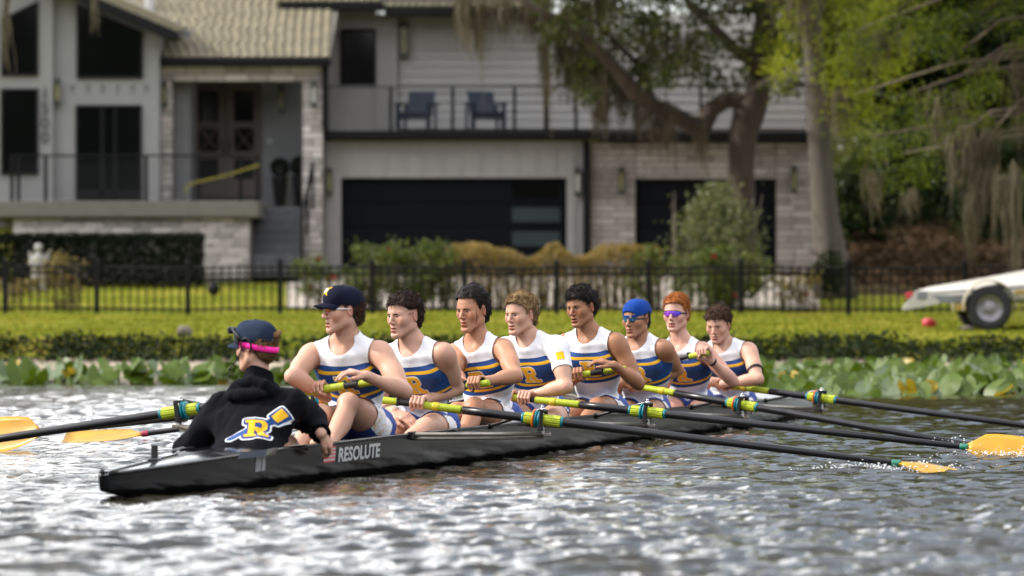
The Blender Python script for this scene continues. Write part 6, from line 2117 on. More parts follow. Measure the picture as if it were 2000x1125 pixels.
# cherub-like garden statue
zst = ground_z(wx(75, 92), 92.0); st = empty('garden_statue', (wx(75, 92), 92.0, float(zst))); tag(st, 'small white garden statue in front of the dark hedge', 'statue')
M['plaster'] = pmat('white_plaster', (.30, .29, .27), .8, var=.15)
hs0 = wz(462, 92) - float(zst)
MB().box((-.15, -.15, 0), (.15, .15, hs0 * .30), 0, .02).build('plinth', M['plaster'], st)
MB().lathe((0, 0, hs0 * .30), [(.13, 0), (.14, .08), (.10, .22), (.125, .34), (.07, .42), (.05, .45)], 14).tube([(-.11, 0, hs0 * .30 + .34), (-.15, -.06, hs0 * .30 + .20), (-.05, -.12, hs0 * .30 + .16)], [.045, .038, .03], 8).tube([(.11, 0, hs0 * .30 + .34), (.15, -.06, hs0 * .30 + .20), (.05, -.12, hs0 * .30 + .16)], [.045, .038, .03], 8).build('torso', M['plaster'], st, True)
MB().lathe((0, -.01, hs0 * .30 + .53), [(0, -.10), (.06, -.08), (.085, 0), (.06, .08), (0, .10)], 14).build('head', M['plaster'], st, True)
for sx in (-1, 1): MB().raw([(sx * .04, .06, hs0 * .30 + .20), (sx * .20, .10, hs0 * .30 + .30), (sx * .22, .10, hs0 * .30 + .48), (sx * .04, .06, hs0 * .30 + .36), (sx * .04, .09, hs0 * .30 + .20), (sx * .20, .13, hs0 * .30 + .30), (sx * .22, .13, hs0 * .30 + .48), (sx * .04, .09, hs0 * .30 + .36)], [(0, 1, 2, 3), (4, 7, 6, 5), (0, 4, 5, 1), (1, 5, 6, 2), (2, 6, 7, 3), (3, 7, 4, 0)]).build('wing', M['plaster'], st)
# driveway
ux = np.linspace(560, 1600, 30); Yd = np.linspace(83.2, 98.8, 26)
V = [(wx(u, y), y, float(ground_z(wx(u, y), y)) + .012) for u in ux for y in Yd]
t = NT('driveway_pavers'); nb_ = t.noise(2.5, 5.0, .6)
M['drive'] = t.end(t.bsdf(t.ramp(nb_, [(.3, (.25, .22, .19)), (.7, (.42, .375, .33))]), .9, 0, .2, t.noise(14, 3, .6), .02, .5))
tag(MB().raw(V, [(i * 26 + j, (i + 1) * 26 + j, (i + 1) * 26 + j + 1, i * 26 + j + 1) for i in range(29) for j in range(25)]).build('driveway', M['drive'], None, True), kind='structure')
# ------------------------------------------------------------------ fence
YF = 81.0
fz = lambda x: float(ground_z(x, YF))
fence = empty('fence', (0, YF, fz(0))); FL = Vector((0, YF, fz(0)))
tag(fence, 'black metal picket fence running along the lawn before the house', 'fence')
M['iron'] = pmat('black_iron', (.006, .006, .007), .6, var=.2, spec=.15)
pu = [-530, -350, -170, 10, 189, 367, 547, 727, 907, 1087, 1267, 1447, 1657, 1885, 2062]
pk = MB().box((-.0135, -.0095, .03), (.0135, .0095, .86), 0, .003).raw([(-.0095, -.0095, .86), (.0095, -.0095, .86), (.0095, .0095, .86), (-.0095, .0095, .86), (0, 0, .89)], [(0, 1, 4), (1, 2, 4), (2, 3, 4), (3, 0, 4)]).data('picket', M['iron'])
ps = MB().box((-.045, -.045, -.1), (.045, .045, .92), 0, .004).box((-.055, -.055, .92), (.055, .055, .945), 0, .006).raw([(-.05, -.05, .945), (.05, -.05, .945), (.05, .05, .945), (-.05, .05, .945), (0, 0, .985)], [(0, 1, 4), (1, 2, 4), (2, 3, 4), (3, 0, 4)]).data('fence_post', M['iron'])
for a, b in zip(pu[:-1], pu[1:]):
    xa, xb = wx(a, YF), wx(b, YF)
    n = int(round((xb - xa) / .147))
    for i in range(1, n): x = xa + (xb - xa) * i / n; link('picket', pk, fence, Vector((x, YF, fz(x))) - FL)
    for h in (.10, .72, .83):
        m = MB().tube([(xa, YF, fz(xa) + h), ((xa + xb) / 2, YF, fz((xa + xb) / 2) + h), (xb, YF, fz(xb) + h)], .022, 4)
        o = m.build('rail', M['iron'], None); o.data.transform(Matrix.Translation(-FL)); o.parent = fence
for u in pu: link('fence_post', ps, fence, Vector((wx(u, YF), YF, fz(wx(u, YF)))) - FL)


# ------------------------------------------------------------------ shrubs and hedges
def shrub(name, label, cat, u0, u1, v0, Y, dep, n, size, mat, seed, stems=6, flowers=0, group=None, base=None, shape='round', clr=.13, topmat=None):
    rg = np.random.default_rng(seed)
    x0, x1 = wx(u0, Y), wx(u1, Y); xc = (x0 + x1) / 2; z0 = float(ground_z(xc, Y)); zt = wz(v0, Y); h = zt - z0; w = (x1 - x0) / 2
    o = empty(name, (xc, Y, z0)); tag(o, label, cat, group)
    if shape == 'box':
        C = np.stack([rg.uniform(-w, w, n), rg.uniform(-dep, dep, n), rg.uniform(.02, 1, n) ** .9 * h], 1)
        f_ = rg.integers(0, 3, n); C[f_ == 0, 1] = -dep + rg.normal(0, .03, (f_ == 0).sum()); C[f_ == 1, 2] = h + rg.normal(0, .035, (f_ == 1).sum())
        if cat == 'hedge' and topmat is not None: C[:, 2] *= .88 + .20 * vnoise(np.stack([C[:, 0] * 2.2, C[:, 1], 0 * C[:, 0]], 1), 1.0, seed)
    else:
        def cf():
            while True:
                p = rg.uniform(-1, 1, 3)
                if p @ p < 1: break
            zz = (.55 + .45 * p[2]) * h; ww = w * (.55 + .45 * sin(pi * min(1, .15 + .75 * zz / h))) if shape == 'round' else w * (1.05 - .8 * zz / h)
            return np.array([p[0] * ww, p[1] * dep, zz])
        C = clumps(rg, n, max(8, n // 45), cf, clr)
        C[:, 2] = np.abs(C[:, 2])
    fo = foliage('foliage', C, size, mat, o, rg)
    if topmat is not None:
        k = n // 3; C2 = np.stack([rg.uniform(-w, w, k), rg.uniform(-dep, dep, k), h * rg.uniform(.74, .98, k)], 1); C2[:, 2] *= .95 + .24 * vnoise(np.stack([C2[:, 0] * 2.2, C2[:, 1], 0 * C2[:, 0]], 1), 1.0, seed); foliage('top_growth', C2, size, topmat, o, rg)
    m = MB()
    for i in range(stems):
        x = rg.uniform(-w * .75, w * .75); y = rg.uniform(-dep * .5, dep * .5); hh = h * rg.uniform(.6, .95)
        m.tube([(x, y, -.03), (x + rg.normal(0, .05), y + rg.normal(0, .04), hh * .5), (x + rg.normal(0, .12), y + rg.normal(0, .08), hh)], [.016, .012, .005], 5)
    if stems: m.build('stems', M['twig'], o, True)
    for i in range(flowers):
        p = C[rg.integers(0, n)] + np.array([0, -.08, .06])
        d = rg.normal(0, 1, (14, 3)); d /= np.linalg.norm(d, axis=1, keepdims=True)
        V, F = leaf_cloud(p + d * .026, .06, rg, aspect=.9); link('flower', mesh_data('flower', V, F, M['rose_red'], False), o)
    return o


shrub('clipped_hedge', 'dark square clipped hedge below the porch', 'hedge', -40, 398, 464, 93.4, .45, 17000, .09, M['leaf_dark'], 3, 0, shape='box')
shrub('rose_bush', 'bushy reddish rose bush at the fence beside the statue', 'shrub', 58, 168, 503, 82.2, .35, 900, .085, M['leaf_rust'], 4, 9, 2)
shrub('low_shrub', 'low straggly shrub behind the fence at the edge of the lawn', 'shrub', -40, 58, 535, 82.0, .3, 420, .08, M['leaf_rust'], 14, 7, 0)
shrub('rose_bush', 'small rose bush with red blooms beside the steps', 'shrub', 556, 655, 494, 82.6, .35, 800, .085, M['leaf_rose'], 5, 10, 4)
for i, (u0, u1, v0) in enumerate(((684, 742, 472), (735, 800, 466), (796, 852, 470), (840, 884, 464))):
    shrub('rose_bush', ['rose bush at the start of the tall row, nearest the garage corner', 'tall green rose bush second along the row before the black garage door', 'tall green rose bush third along the row before the black garage door', 'tall green rose bush touching the rusty hedge'][i], 'shrub', u0 - 8, u1 + 8, v0, 83.0, .45, 1300, .09, M['leaf_rose'], 20 + i, 11, 1, 'rose bushes before the garage')
shrub('rusty_hedge', 'long half bare hedge with rust and straw coloured leaves along the fence', 'hedge', 872, 1292, 486, 83.4, .42, 5600, .075, M['leaf_hedge'], 6, 130, shape='box', topmat=M['leaf_hedge'])
shrub('rose_bush', 'yellowish bush where the rusty hedge ends', 'shrub', 1228, 1306, 480, 83.0, .45, 1100, .09, M['leaf_rose'], 26, 10, 0)
shrub('olive_shrub', 'big feathery grey green shrub before the narrow garage door', 'shrub', 1282, 1520, 362, 84.6, .9, 4800, .10, M['leaf_grey'], 7, 16, 0, shape='cone', clr=.22)
shrub('rose_bush', 'wide rose bush with red blooms below the feathery shrub', 'shrub', 1296, 1512, 478, 82.6, .5, 3400, .09, M['leaf_rose'], 8, 22, 5)
shrub('rose_bush', 'sparse rose bush with red blooms by the stone pier', 'shrub', 1500, 1600, 520, 82.2, .35, 700, .085, M['leaf_rust'], 9, 9, 4)
shrub('ivy_clump', 'dark ivy clump at the foot of the pale tree', 'shrub', 1588, 1648, 478, 86.0, .4, 1300, .10, M['leaf_bank'], 10, 4, 0)


# ------------------------------------------------------------------ trees
def branchy(mb, P, r0, r1, n=9, wob=.0, rg=None):
    P = [np.asarray(p, float) for p in P]; k = len(P)
    mb.tube(P, [r0 + (r1 - r0) * (i / (k - 1)) for i in range(k)], n); return mb


YO = 92.0
P3 = lambda u, v, y=YO: np.array([wx(u, y), y, wz(v, y)])
rg = np.random.default_rng(61)
zo = float(ground_z(wx(1455, YO), YO))
oak = empty('oak_tree', (wx(1455, YO), YO, zo)); OL = Vector(oak.location)
tag(oak, 'dark live oak with a twisting low limb before the stone garage', 'tree')
def otree(mb, name, mat, root, loc, smooth=True):
    o = mb.build(name, mat, None, smooth); o.data.transform(Matrix.Translation(-loc)); o.parent = root; return o
m = MB(); b0 = P3(1452, 545); b0[2] = zo - .1
m.tube([b0, P3(1450, 470), P3(1449, 390), P3(1447, 320), P3(1452, 260), P3(1462, 225), P3(1478, 190), P3(1486, 140), P3(1490, 80), P3(1500, 10), P3(1505, -90), P3(1500, -220)],
       [.40, .30, .27, .27, .29, .33, .27, .25, .24, .22, .18, .10], 14)
otree(m, 'trunk', M['bark'], oak, OL)
m = MB().tube([P3(1455, 218), P3(1440, 196), P3(1415, 196), P3(1390, 214), P3(1372, 246), P3(1350, 244, 91.6), P3(1318, 226, 91.2), P3(1280, 208, 90.8), P3(1238, 180, 90.3), P3(1200, 130, 90), P3(1150, 80, 89.6), P3(1080, 40, 89.2), P3(1000, -10, 89)],
              [.20, .19, .18, .18, .21, .20, .18, .16, .15, .13, .11, .09, .05], 12)
otree(m, 'limb', M['bark'], oak, OL)
for (pts, r0) in (([(1486, 130), (1440, 100), (1380, 40), (1300, -40)], .16), ([(1488, 90), (1540, 40), (1560, -40)], .14), ([(1280, 208), (1250, 130), (1180, 60), (1120, 0)], .09), ([(1200, 130), (1130, 110), (1060, 60), (960, 5)], .08), ([(1370, 60), (1330, 110), (1290, 120)], .07)):
    otree(MB().tube([P3(u, v, YO - .6) for u, v in pts], [r0 * (1 - .7 * i / (len(pts) - 1)) for i in range(len(pts))], 8), 'branch', M['bark'], oak, OL)
def oc():
    while True:
        u, v = rg.uniform(1010, 1575), rg.uniform(-330, 205)
        lim = np.interp(u, [1010, 1060, 1120, 1180, 1260, 1340, 1420, 1480, 1530, 1575], [10, 40, 175, 195, 190, 150, 175, 160, 180, 150])
        if v < lim: break
    return P3(u, v, rg.uniform(88.5, 96)) - np.array(OL)
foliage('crown', clumps(rg, 26000, 420, oc, .26), .13, M['leaf_oak'], oak, rg)
C_up = np.stack([rg.normal(wx(1400, YO), 2.6, 6000), rg.normal(YO, 2.2, 6000), rg.uniform(9.3, 11.5, 6000)], 1) - np.array(OL)
foliage('upper_crown', C_up, .40, M['leaf_oak'], oak, rg)
def hang(tree_root, loc, spots, seed, n, mat=None, name='moss', wid=.012):
    rg = np.random.default_rng(seed); tops = []; Ls = []
    for (u, v, L, sp, Y) in spots:
        for _ in range(n):
            tops.append(P3(u + rg.normal(0, sp), v + rg.normal(0, 10), Y + rg.normal(0, .25)) - np.array(loc)); Ls.append(abs(rg.normal(L, L * .35)) + .08)
    return moss_strands(rg, tops, Ls, wid, M['moss'], name, tree_root)
mo = hang(oak, OL, [(905, -5, .7, 8, 91), (938, 0, .75, 10, 91), (985, -5, .45, 12, 91), (1040, 10, .5, 14, 91), (1066, 20, 1.35, 5, 91), (1095, 40, .8, 12, 91), (1130, 70, .9, 16, 91), (1180, 110, .9, 16, 91), (1222, 150, .8, 14, 91), (1250, 190, .5, 10, 91), (1290, 205, .6, 14, 91), (1175, 190, .55, 8, 91), (1370, 246, .45, 6, 91.5), (1300, 60, .8, 30, 91), (1150, -10, 1.0, 40, 91), (1300, 225, .4, 12, 91)], 62, 80, wid=.018)
mo['kind'] = 'stuff'
# loose oak sprays near the balcony, hung with a few leaves
for (u, v) in ((1000, -12), (860, -12)):
    pass
# beard hanging in front of the siding: separate plant
b_ = hang(None, (0, 0, 0), [(940, 60, .9, 1.5, 91)], 63, 10, name='hanging_moss', wid=.008); tag(b_, 'thin beard of grey moss dangling before the balcony wall', 'moss')

YC = 88.0
zc = float(ground_z(wx(1625, YC), YC)); cyp = empty('bald_cypress', (wx(1625, YC), YC, zc)); CL = Vector(cyp.location)
tag(cyp, 'tall pale trunked cypress with yellow green young leaves at the house corner', 'tree', 'cypress trees of the garden')
b0 = P3(1632, 560, YC); b0[2] = zc - .1
otree(MB().tube([b0, P3(1622, 500, YC), P3(1612, 430, YC), P3(1606, 350, YC), P3(1600, 270, YC), P3(1594, 180, YC), P3(1588, 90, YC), P3(1584, 0, YC), P3(1582, -150, YC), P3(1580, -500, YC)], [.44, .33, .27, .24, .22, .21, .20, .19, .16, .09], 14), 'trunk', M['bark_pale'], cyp, CL)
rg = np.random.default_rng(71)
for i in range(14):
    v = rg.uniform(-420, 200); u = 1588; du = rg.choice([-1, 1]) * rg.uniform(70, 220)
    otree(MB().tube([P3(u, v, YC), P3(u + du * .5, v - 16, YC - rg.uniform(-.8, .8)), P3(u + du, v + rg.uniform(0, 30), YC - rg.uniform(-1.6, 1.6))], [.06, .04, .015], 6), 'branch', M['bark_pale'], cyp, CL)
def cc():
    while True:
        u, v = rg.uniform(1470, 1800), rg.uniform(-430, 330)
        lim = np.interp(u, [1470, 1490, 1520, 1560, 1600, 1640, 1700, 1800], [40, 160, 195, 60, 120, 330, 230, 130])
        if v < lim and (u > 1515 or rg.random() < .6): break
    return P3(u, v, rg.uniform(85.5, 89.5)) - np.array(CL)
foliage('crown', clumps(rg, 15000, 240, cc, .20), .11, M['leaf_lime'], cyp, rg, aspect=.35, up=.5)
C_up = np.stack([rg.normal(wx(1640, YC), 2.2, 4500), rg.normal(YC, 1.8, 4500), rg.uniform(9.5, 13.5, 4500)], 1) - np.array(CL)
foliage('upper_crown', C_up, .40, M['leaf_lime'], cyp, rg, aspect=.45)
mo = hang(cyp, CL, [(1640, 180, .8, 20, 86), (1700, 60, .8, 30, 86), (1560, -20, .8, 30, 86)], 72, 50, wid=.018); mo['kind'] = 'stuff'

YT = 76.0
zt = float(ground_z(wx(2075, YT), YT)); cy2 = empty('bald_cypress', (wx(2075, YT), YT, zt)); C2 = Vector(cy2.location)
tag(cy2, 'cypress with broad green sprays and moss reaching over the boat trailer', 'tree', 'cypress trees of the garden')
rg = np.random.default_rng(81)
b0 = P3(2075, 640, YT); b0[2] = zt - .1
otree(MB().tube([b0, P3(2072, 540, YT), P3(2064, 400, YT), P3(2058, 200, YT), P3(2052, 0, YT), P3(2050, -500, YT)], [.42, .32, .26, .23, .2, .1], 12), 'trunk', M['bark_pale'], cy2, C2)
def cc2():
    while True:
        u, v = rg.uniform(1640, 2250), rg.uniform(-520, 470)
        lim = np.interp(u, [1640, 1700, 1760, 1820, 1880, 1940, 2000, 2250], [60, 330, 400, 360, 250, 300, 380, 400])
        if v < lim and vnoise(np.array([[u * .012, v * .022, 3.0]]), 1.0, 5)[0] > -.28: break
    return P3(u, v, rg.uniform(73.0, 78.5)) - np.array(C2)
C = clumps(rg, 26000, 560, cc2, .19)
C_up = np.stack([rg.normal(wx(2000, YT), 2.6, 5000), rg.normal(YT, 1.8, 5000), rg.uniform(7, 12, 5000)], 1) - np.array(C2)
foliage('upper_crown', C_up, .40, M['leaf_cyp'], cy2, rg, aspect=.45)
foliage('crown', C, .085, M['leaf_cyp'], cy2, rg, aspect=.35, up=.2)
for i in range(26):
    v = rg.uniform(-380, 330); L = rg.uniform(120, 400)
    otree(MB().tube([P3(2056, v - 30, YT), P3(2056 - L * .5, v - 25 + L * .04, YT - rg.uniform(-1, 1.5)), P3(2056 - L, v + rg.uniform(10, 70), YT - rg.uniform(-1.5, 2.2))], [.05, .03, .008], 6), 'branch', M['twig'], cy2, C2)
mo = hang(cy2, C2, [(1880, 255, .75, 12, 75), (1862, 260, .6, 8, 75), (1905, 270, .8, 10, 75), (1935, 250, .8, 12, 75), (1905, 370, .65, 6, 75), (1893, 390, .6, 4, 75), (1960, 340, .9, 14, 74), (1985, 330, 1.5, 8, 74), (1832, 215, .4, 5, 75), (1925, 330, .5, 12, 75), (1775, 380, .25, 10, 75), (1990, 120, 1.0, 12, 75), (1700, 340, .4, 10, 76), (1840, 180, .5, 30, 76)], 82, 44, wid=.013); mo['kind'] = 'stuff'

# wood on the slope behind
for i, (u, Y, h, w, lab) in enumerate(((1690, 122, 11, 3.2, 'dark broad tree on the slope, next to the house corner'), (1800, 130, 12.5, 3.4, 'dark tree on the slope standing behind the cypress sprays'), (1900, 120, 11, 3.0, 'dark tree on the slope with its crown above the leaf litter'), (2010, 126, 12.5, 3.6, 'dark tree on the slope farthest from the house'), (1750, 140, 15, 4.2, 'tallest dark tree closing the slope behind the others'), (1620, 146, 14, 3.8, 'dark tree rising beyond the house roof'), (-120, 122, 12, 4.2, 'dark tree behind the lawn beyond the gabled wing'), (-420, 128, 14, 4.6, 'dark tree closing the lawn farther past the gabled wing'), (-760, 120, 13, 4.6, 'dark tree farthest along the lawn past the gabled wing'), (1960, 142, 15, 4.8, 'big dark tree at the top of the slope'))):
    rg = np.random.default_rng(100 + i); x = wx(u, Y); z = float(ground_z(x, Y)); o = empty('slope_tree', (x, Y, z)); tag(o, lab, 'tree', 'dark trees on the slope')
    MB().tube([(0, 0, -.2), (.1, 0, h * .25), (-.1, .1, h * .5), (0, 0, h * .85)], [.26, .20, .15, .05], 9).build('trunk', M['bark'], o, True)
    def cf():
        while True:
            p = rg.uniform(-1, 1, 3)
            if p @ p < 1: return np.array([p[0] * w * 1.1, p[1] * w * .8, h * (.54 + .50 * p[2])])
    foliage('crown', clumps(rg, 11000, 180, cf, .5), .38, M['leaf_wood'], o, rg)
for i, (u, v, Y, lab) in enumerate(((1655, 330, 112, 'yellowish understorey bush on the slope by the house corner'), (1715, 350, 114, 'yellow green understorey bush second from the house corner'), (1775, 345, 113, 'green understorey bush in the middle of the slope'), (1835, 335, 115, 'dark understorey bush beside the middle of the slope'), (1895, 350, 114, 'dark understorey bush on the slope behind the moss'),
                                   (1955, 335, 116, 'dark understorey bush on the slope above the trailer'), (2015, 345, 114, 'understorey bush on the slope farthest from the house'), (1690, 410, 107, 'low brown bush on the leaf litter near the pale tree'), (1930, 420, 108, 'low brown bush on the leaf litter above the trailer wheel'))):
    rg = np.random.default_rng(140 + i); x = wx(u, Y); z = float(ground_z(x, Y)); o = empty('slope_bush', (x, Y, z)); tag(o, lab, 'bush', 'bushes on the slope')
    hh = max(.5, wz(v - 70, Y) - z)
    def cf(): return np.array([rg.uniform(-.6, .6), rg.uniform(-.5, .5), hh * rg.uniform(.05, 1.0)])
    foliage('foliage', clumps(rg, 2600, 60, cf, .24), .17, M['leaf_rose'] if i < 2 else M['leaf_wood'], o, rg)
    MB().tube([(0, 0, -.1), (.1, 0, hh * .4), (.0, 0, hh * .8)], [.05, .04, .015], 6).build('stem', M['twig'], o, True)

rg = np.random.default_rng(171); n = 9000
x = rg.uniform(6.9, 16, n); y = 93 + 29 * rg.random(n); C = np.stack([x, y, ground_z(x, y) + np.abs(rg.normal(0, .05, n))], 1)
M['leaf_fallen'] = leaf_mat('fallen_leaf', [(.018, .011, .006), (.055, .034, .018), (.13, .085, .05)], .1, .9, spec=.05)
tag(foliage('leaf_litter', C, .20, M['leaf_fallen'], None, rg), 'brown fallen leaves covering the wooded slope', 'leaf litter', kind='stuff')

# ------------------------------------------------------------------ trailer with a boat
YTr = 66.0
T3 = lambda u, v, dy=0.0: np.array([wx(u, YTr), YTr + dy, wz(v, YTr)])
M['trailer'] = pmat('galvanised_steel', (.17, .18, .19), .5, .5, var=.25, scale=8)
M['fender'] = pmat('weathered_beige_fender', (.28, .25, .17), .6, var=.2, scale=6)
M['gel'] = pmat('white_gelcoat', (.44, .415, .37), .34, var=.06, scale=3)
M['rubber'] = pmat('tyre_rubber', (.012, .012, .012), .8, bump=.4, bscale=40)
M['rim'] = pmat('steel_rim', (.22, .21, .22), .45, .6, var=.2, scale=20)
M['red_plastic'] = pmat('red_plastic', (.42, .02, .035), .4)
M['mustard'] = pmat('mustard_panel', (.30, .20, .035), .6, var=.2)
zt = float(ground_z(wx(1932, YTr), YTr))
tr = empty('boat_trailer', (wx(1932, YTr), YTr, zt)); TL = Vector(tr.location)
tag(tr, 'grey boat trailer with beige mudguard parked on the lawn', 'trailer')
pp = lambda mb, name, mat, root=None, smooth=True: otree(mb, name, mat, root or tr, TL, smooth)
for dy in (0.0, 1.5):
    c = T3(1932, 597, dy); R_ = (wz(597, YTr) - zt); c[2] = zt + .325; R_ = .325
    ty = pp(MB().lathe(c, [(.19, -.09), (.25, -.105), (.30, -.10), (.325, -.07), (.325, .07), (.30, .10), (.25, .105), (.19, .09)], 28, (0, 1, 0), 0, False), 'tyre', M['rubber'])
    m = MB().lathe(c, [(0, -.05), (.05, -.06), (.07, -.045), (.13, -.030), (.15, -.05), (.195, -.085), (.205, -.085), (.195, .05), (0, .05)], 28, (0, 1, 0))
    for i in range(5): an = 2 * pi * i / 5; m.lathe(c + np.array([.10 * cos(an), -.045, .10 * sin(an)]), [(.012, 0), (.012, -.02), (0, -.022)], 6, (0, 1, 0))
    pp(m, 'rim', M['rim'], tr)
    V = []; n = 15
    for i in range(n):
        an = radians(-8 + 188 * i / (n - 1)); 
        for (r, y) in ((.385, -.13), (.385, .12), (.368, .12), (.368, -.13)): V.append(c + np.array([-r * cos(an), y, r * sin(an) + .02]))
    pp(MB().raw(V, [(i * 4 + j, (i + 1) * 4 + j, (i + 1) * 4 + (j + 1) % 4, i * 4 + (j + 1) % 4) for i in range(n - 1) for j in range(4)]), 'mudguard', M['fender'])
m = MB()
for dy in (.18, 1.32): m.obox((T3(1818, 584, dy) + T3(2150, 584, dy)) / 2, T3(2150, 584, dy) - T3(1818, 584, dy), (0, 1, 0), (0, 0, 1), (1.25, .03, .055))
for u in (1822, 1905, 1990, 2100): m.obox(T3(u, 586, .75), (0, 1, 0), (1, 0, 0), (0, 0, 1), (.60, .03, .04))
pp(m, 'frame', M['trailer'], None, False)
pp(MB().obox(T3(1932, 594, .75), (0, 1, 0), (1, 0, 0), (0, 0, 1), (.70, .025, .025)), 'axle', M['trailer'], None, False)
pp(MB().prism([(1786, 572), (1800, 568), (1832, 585), (1836, 592), (1765, 606), (1763, 602)], lambda p: T3(*p, -.02), lambda p: T3(*p, .10)), 'rear_guard', M['gel'], None, False)
pp(MB().obox(T3(1777, 577, .03), (1, 0, .1), (0, 1, 0), (-.1, 0, 1), (.05, .04, .045), 0, .01), 'tail_light', M['red_plastic'], None, False)
pp(MB().obox(T3(1801, 576, -.02), (1, 0, 0), (0, 1, 0), (0, 0, 1), (.07, .02, .06), 0, .01), 'bracket', M['trailer'], None, False)
pp(MB().obox(T3(1880, 601, .02), (1, 0, 0), (0, 1, 0), (0, 0, 1), (.09, .02, .05), 0, .01), 'side_panel', M['mustard'], None, False)
pp(MB().obox(T3(1995, 571, .0), (1, 0, 0), (0, 1, 0), (0, 0, 1), (.09, .02, .04), 0, .01), 'side_panel', M['mustard'], None, False)
bt = empty('motor_boat', tuple(T3(1900, 560, .75))); BL = Vector(bt.location)
tag(bt, 'white boat hull lying on the trailer with its bow lowered', 'boat')
V = []; secs = []
for i in range(15):
    f = i / 14; u = 1797 + 470 * f; vt = np.interp(f, [0, .05, .25, .6, 1], [568, 560, 545, 515, 480]); vb = np.interp(f, [0, .05, .3, 1], [571, 580, 586, 588]); w = .78 * sin(pi / 2 * min(1, f * 2.2 + .06)) ** .8
    for j in range(13):
        a = pi * j / 12; s_ = cos(a); zz = sin(a)
        zt_ = wz(vt, YTr); zb_ = wz(vb, YTr)
        V.append((wx(u, YTr), YTr + .75 - w * s_, zb_ + (zt_ - zb_) * (zz ** .55)))
m = MB().raw(V, [(i * 13 + j, (i + 1) * 13 + j, (i + 1) * 13 + j + 1, i * 13 + j + 1) for i in range(14) for j in range(12)] + [(i * 13, i * 13 + 12, (i + 1) * 13 + 12, (i + 1) * 13) for i in range(14)] + [tuple(range(13)), tuple(range(14 * 13, 15 * 13))[::-1]])
otree(m, 'hull', M['gel'], bt, BL)
otree(MB().tube([V[i * 13 + 1] for i in range(15)], .018, 6), 'rub_rail', M['trailer'], bt, BL)
# small things on the grass
def blob(name, label, cat, u, v, Y, r, mat, seed, sq=(1, 1, .8)):
    rg = np.random.default_rng(seed); x = wx(u, Y); z = float(ground_z(x, Y)); n1, n2 = 10, 14; V = []
    for i in range(n1 + 1):
        th = pi * i / n1
        for j in range(n2):
            d = np.array([sin(th) * cos(2 * pi * j / n2), sin(th) * sin(2 * pi * j / n2), cos(th)]); V.append(d * r * (1 + .28 * vnoise(d[None] * 1.7 + seed, 1.0, seed)[0]) * np.array(sq))
    m = MB().raw(V, [(i * n2 + j, (i + 1) * n2 + j, (i + 1) * n2 + (j + 1) % n2, i * n2 + (j + 1) % n2) for i in range(n1) for j in range(n2)])
    o = m.build(name, mat, None, True, (x, Y, z + r * sq[2] * .7)); tag(o, label, cat); return o
M['rock'] = pmat('pale_rock', (.13, .11, .09), .9, var=.3, scale=14, bump=.6, bscale=30, bdist=.01)
blob('rock', 'brown grey rock on the grass at the top of the bank', 'rock', 361, 657, 63.4, .11, M['rock'], 3)
blob('bag', 'small crumpled red bag on the grass under the trailer', 'bag', 1814, 620, 68.0, .11, M['red_plastic'], 8)
blob('chock', 'pale stone chock lying against the trailer tyre', 'stone', 1888, 626, 66.0, .09, M['rock'], 5, (1.3, 1, .5))
gl = empty('garden_light', (wx(417, 86), 86.0, float(ground_z(wx(417, 86), 86.0)))); tag(gl, 'small round dark garden light on the lawn behind the fence', 'garden light')
MB().tube([(0, 0, -.05), (0, 0, .14)], .02, 8).build('stake', M['iron'], gl, True); MB().lathe((0, 0, .24), [(0, -.13), (.08, -.10), (.125, 0), (.08, .10), (0, .13)], 14).build('globe', M['iron'], gl, True)

# ------------------------------------------------------------------ water plants
M['pad'] = leaf_mat('spatterdock_leaf', [(.022, .055, .006), (.060, .105, .009), (.12, .16, .015)], .3, .42, 2.0, .3)
M['pad_pale'] = leaf_mat('pale_spatterdock_leaf', [(.07, .11, .06), (.12, .17, .09), (.17, .22, .12)], .3, .45, 2.0, .25)
M['pad_yellow'] = leaf_mat('yellowed_leaf', [(.26, .19, .02), (.42, .30, .03)], .35, .4)
M['stalk'] = pmat('water_stalk', (.10, .15, .03), .5, var=.25)
def pad_mesh(name, mat, cup):
    n = 18; V = [(0, 0, 0)]
    for rr in (.5, 1.0):
        for i in range(n + 1):
            a = radians(18 + 324 * i / n) + pi / 2
            r = rr * (1 + .16 * abs(sin((a - pi / 2) / 2)) - .10 * math.exp(-((i - n / 2) / 2.2) ** 2))
            V.append((.82 * r * cos(a), r * sin(a), cup * rr * rr * (1 + .5 * sin(3 * a)) ))
    F = [(0, 1 + i, 2 + i) for i in range(n)] + [(1 + i, n + 2 + i, n + 3 + i, 2 + i) for i in range(n)]
    return mesh_data(name, np.array(V), F, mat, True)
PADS = [pad_mesh('leaf', M['pad'], .18), pad_mesh('leaf', M['pad'], -.12), pad_mesh('leaf', M['pad_pale'], .10), pad_mesh('leaf', M['pad_yellow'], .25)]
SDAT = MB().tube([(0, 0, 0), (.02, .01, .5), (0, 0, 1.0)], [.016, .013, .010], 5).data('stem', M['stalk'], True)
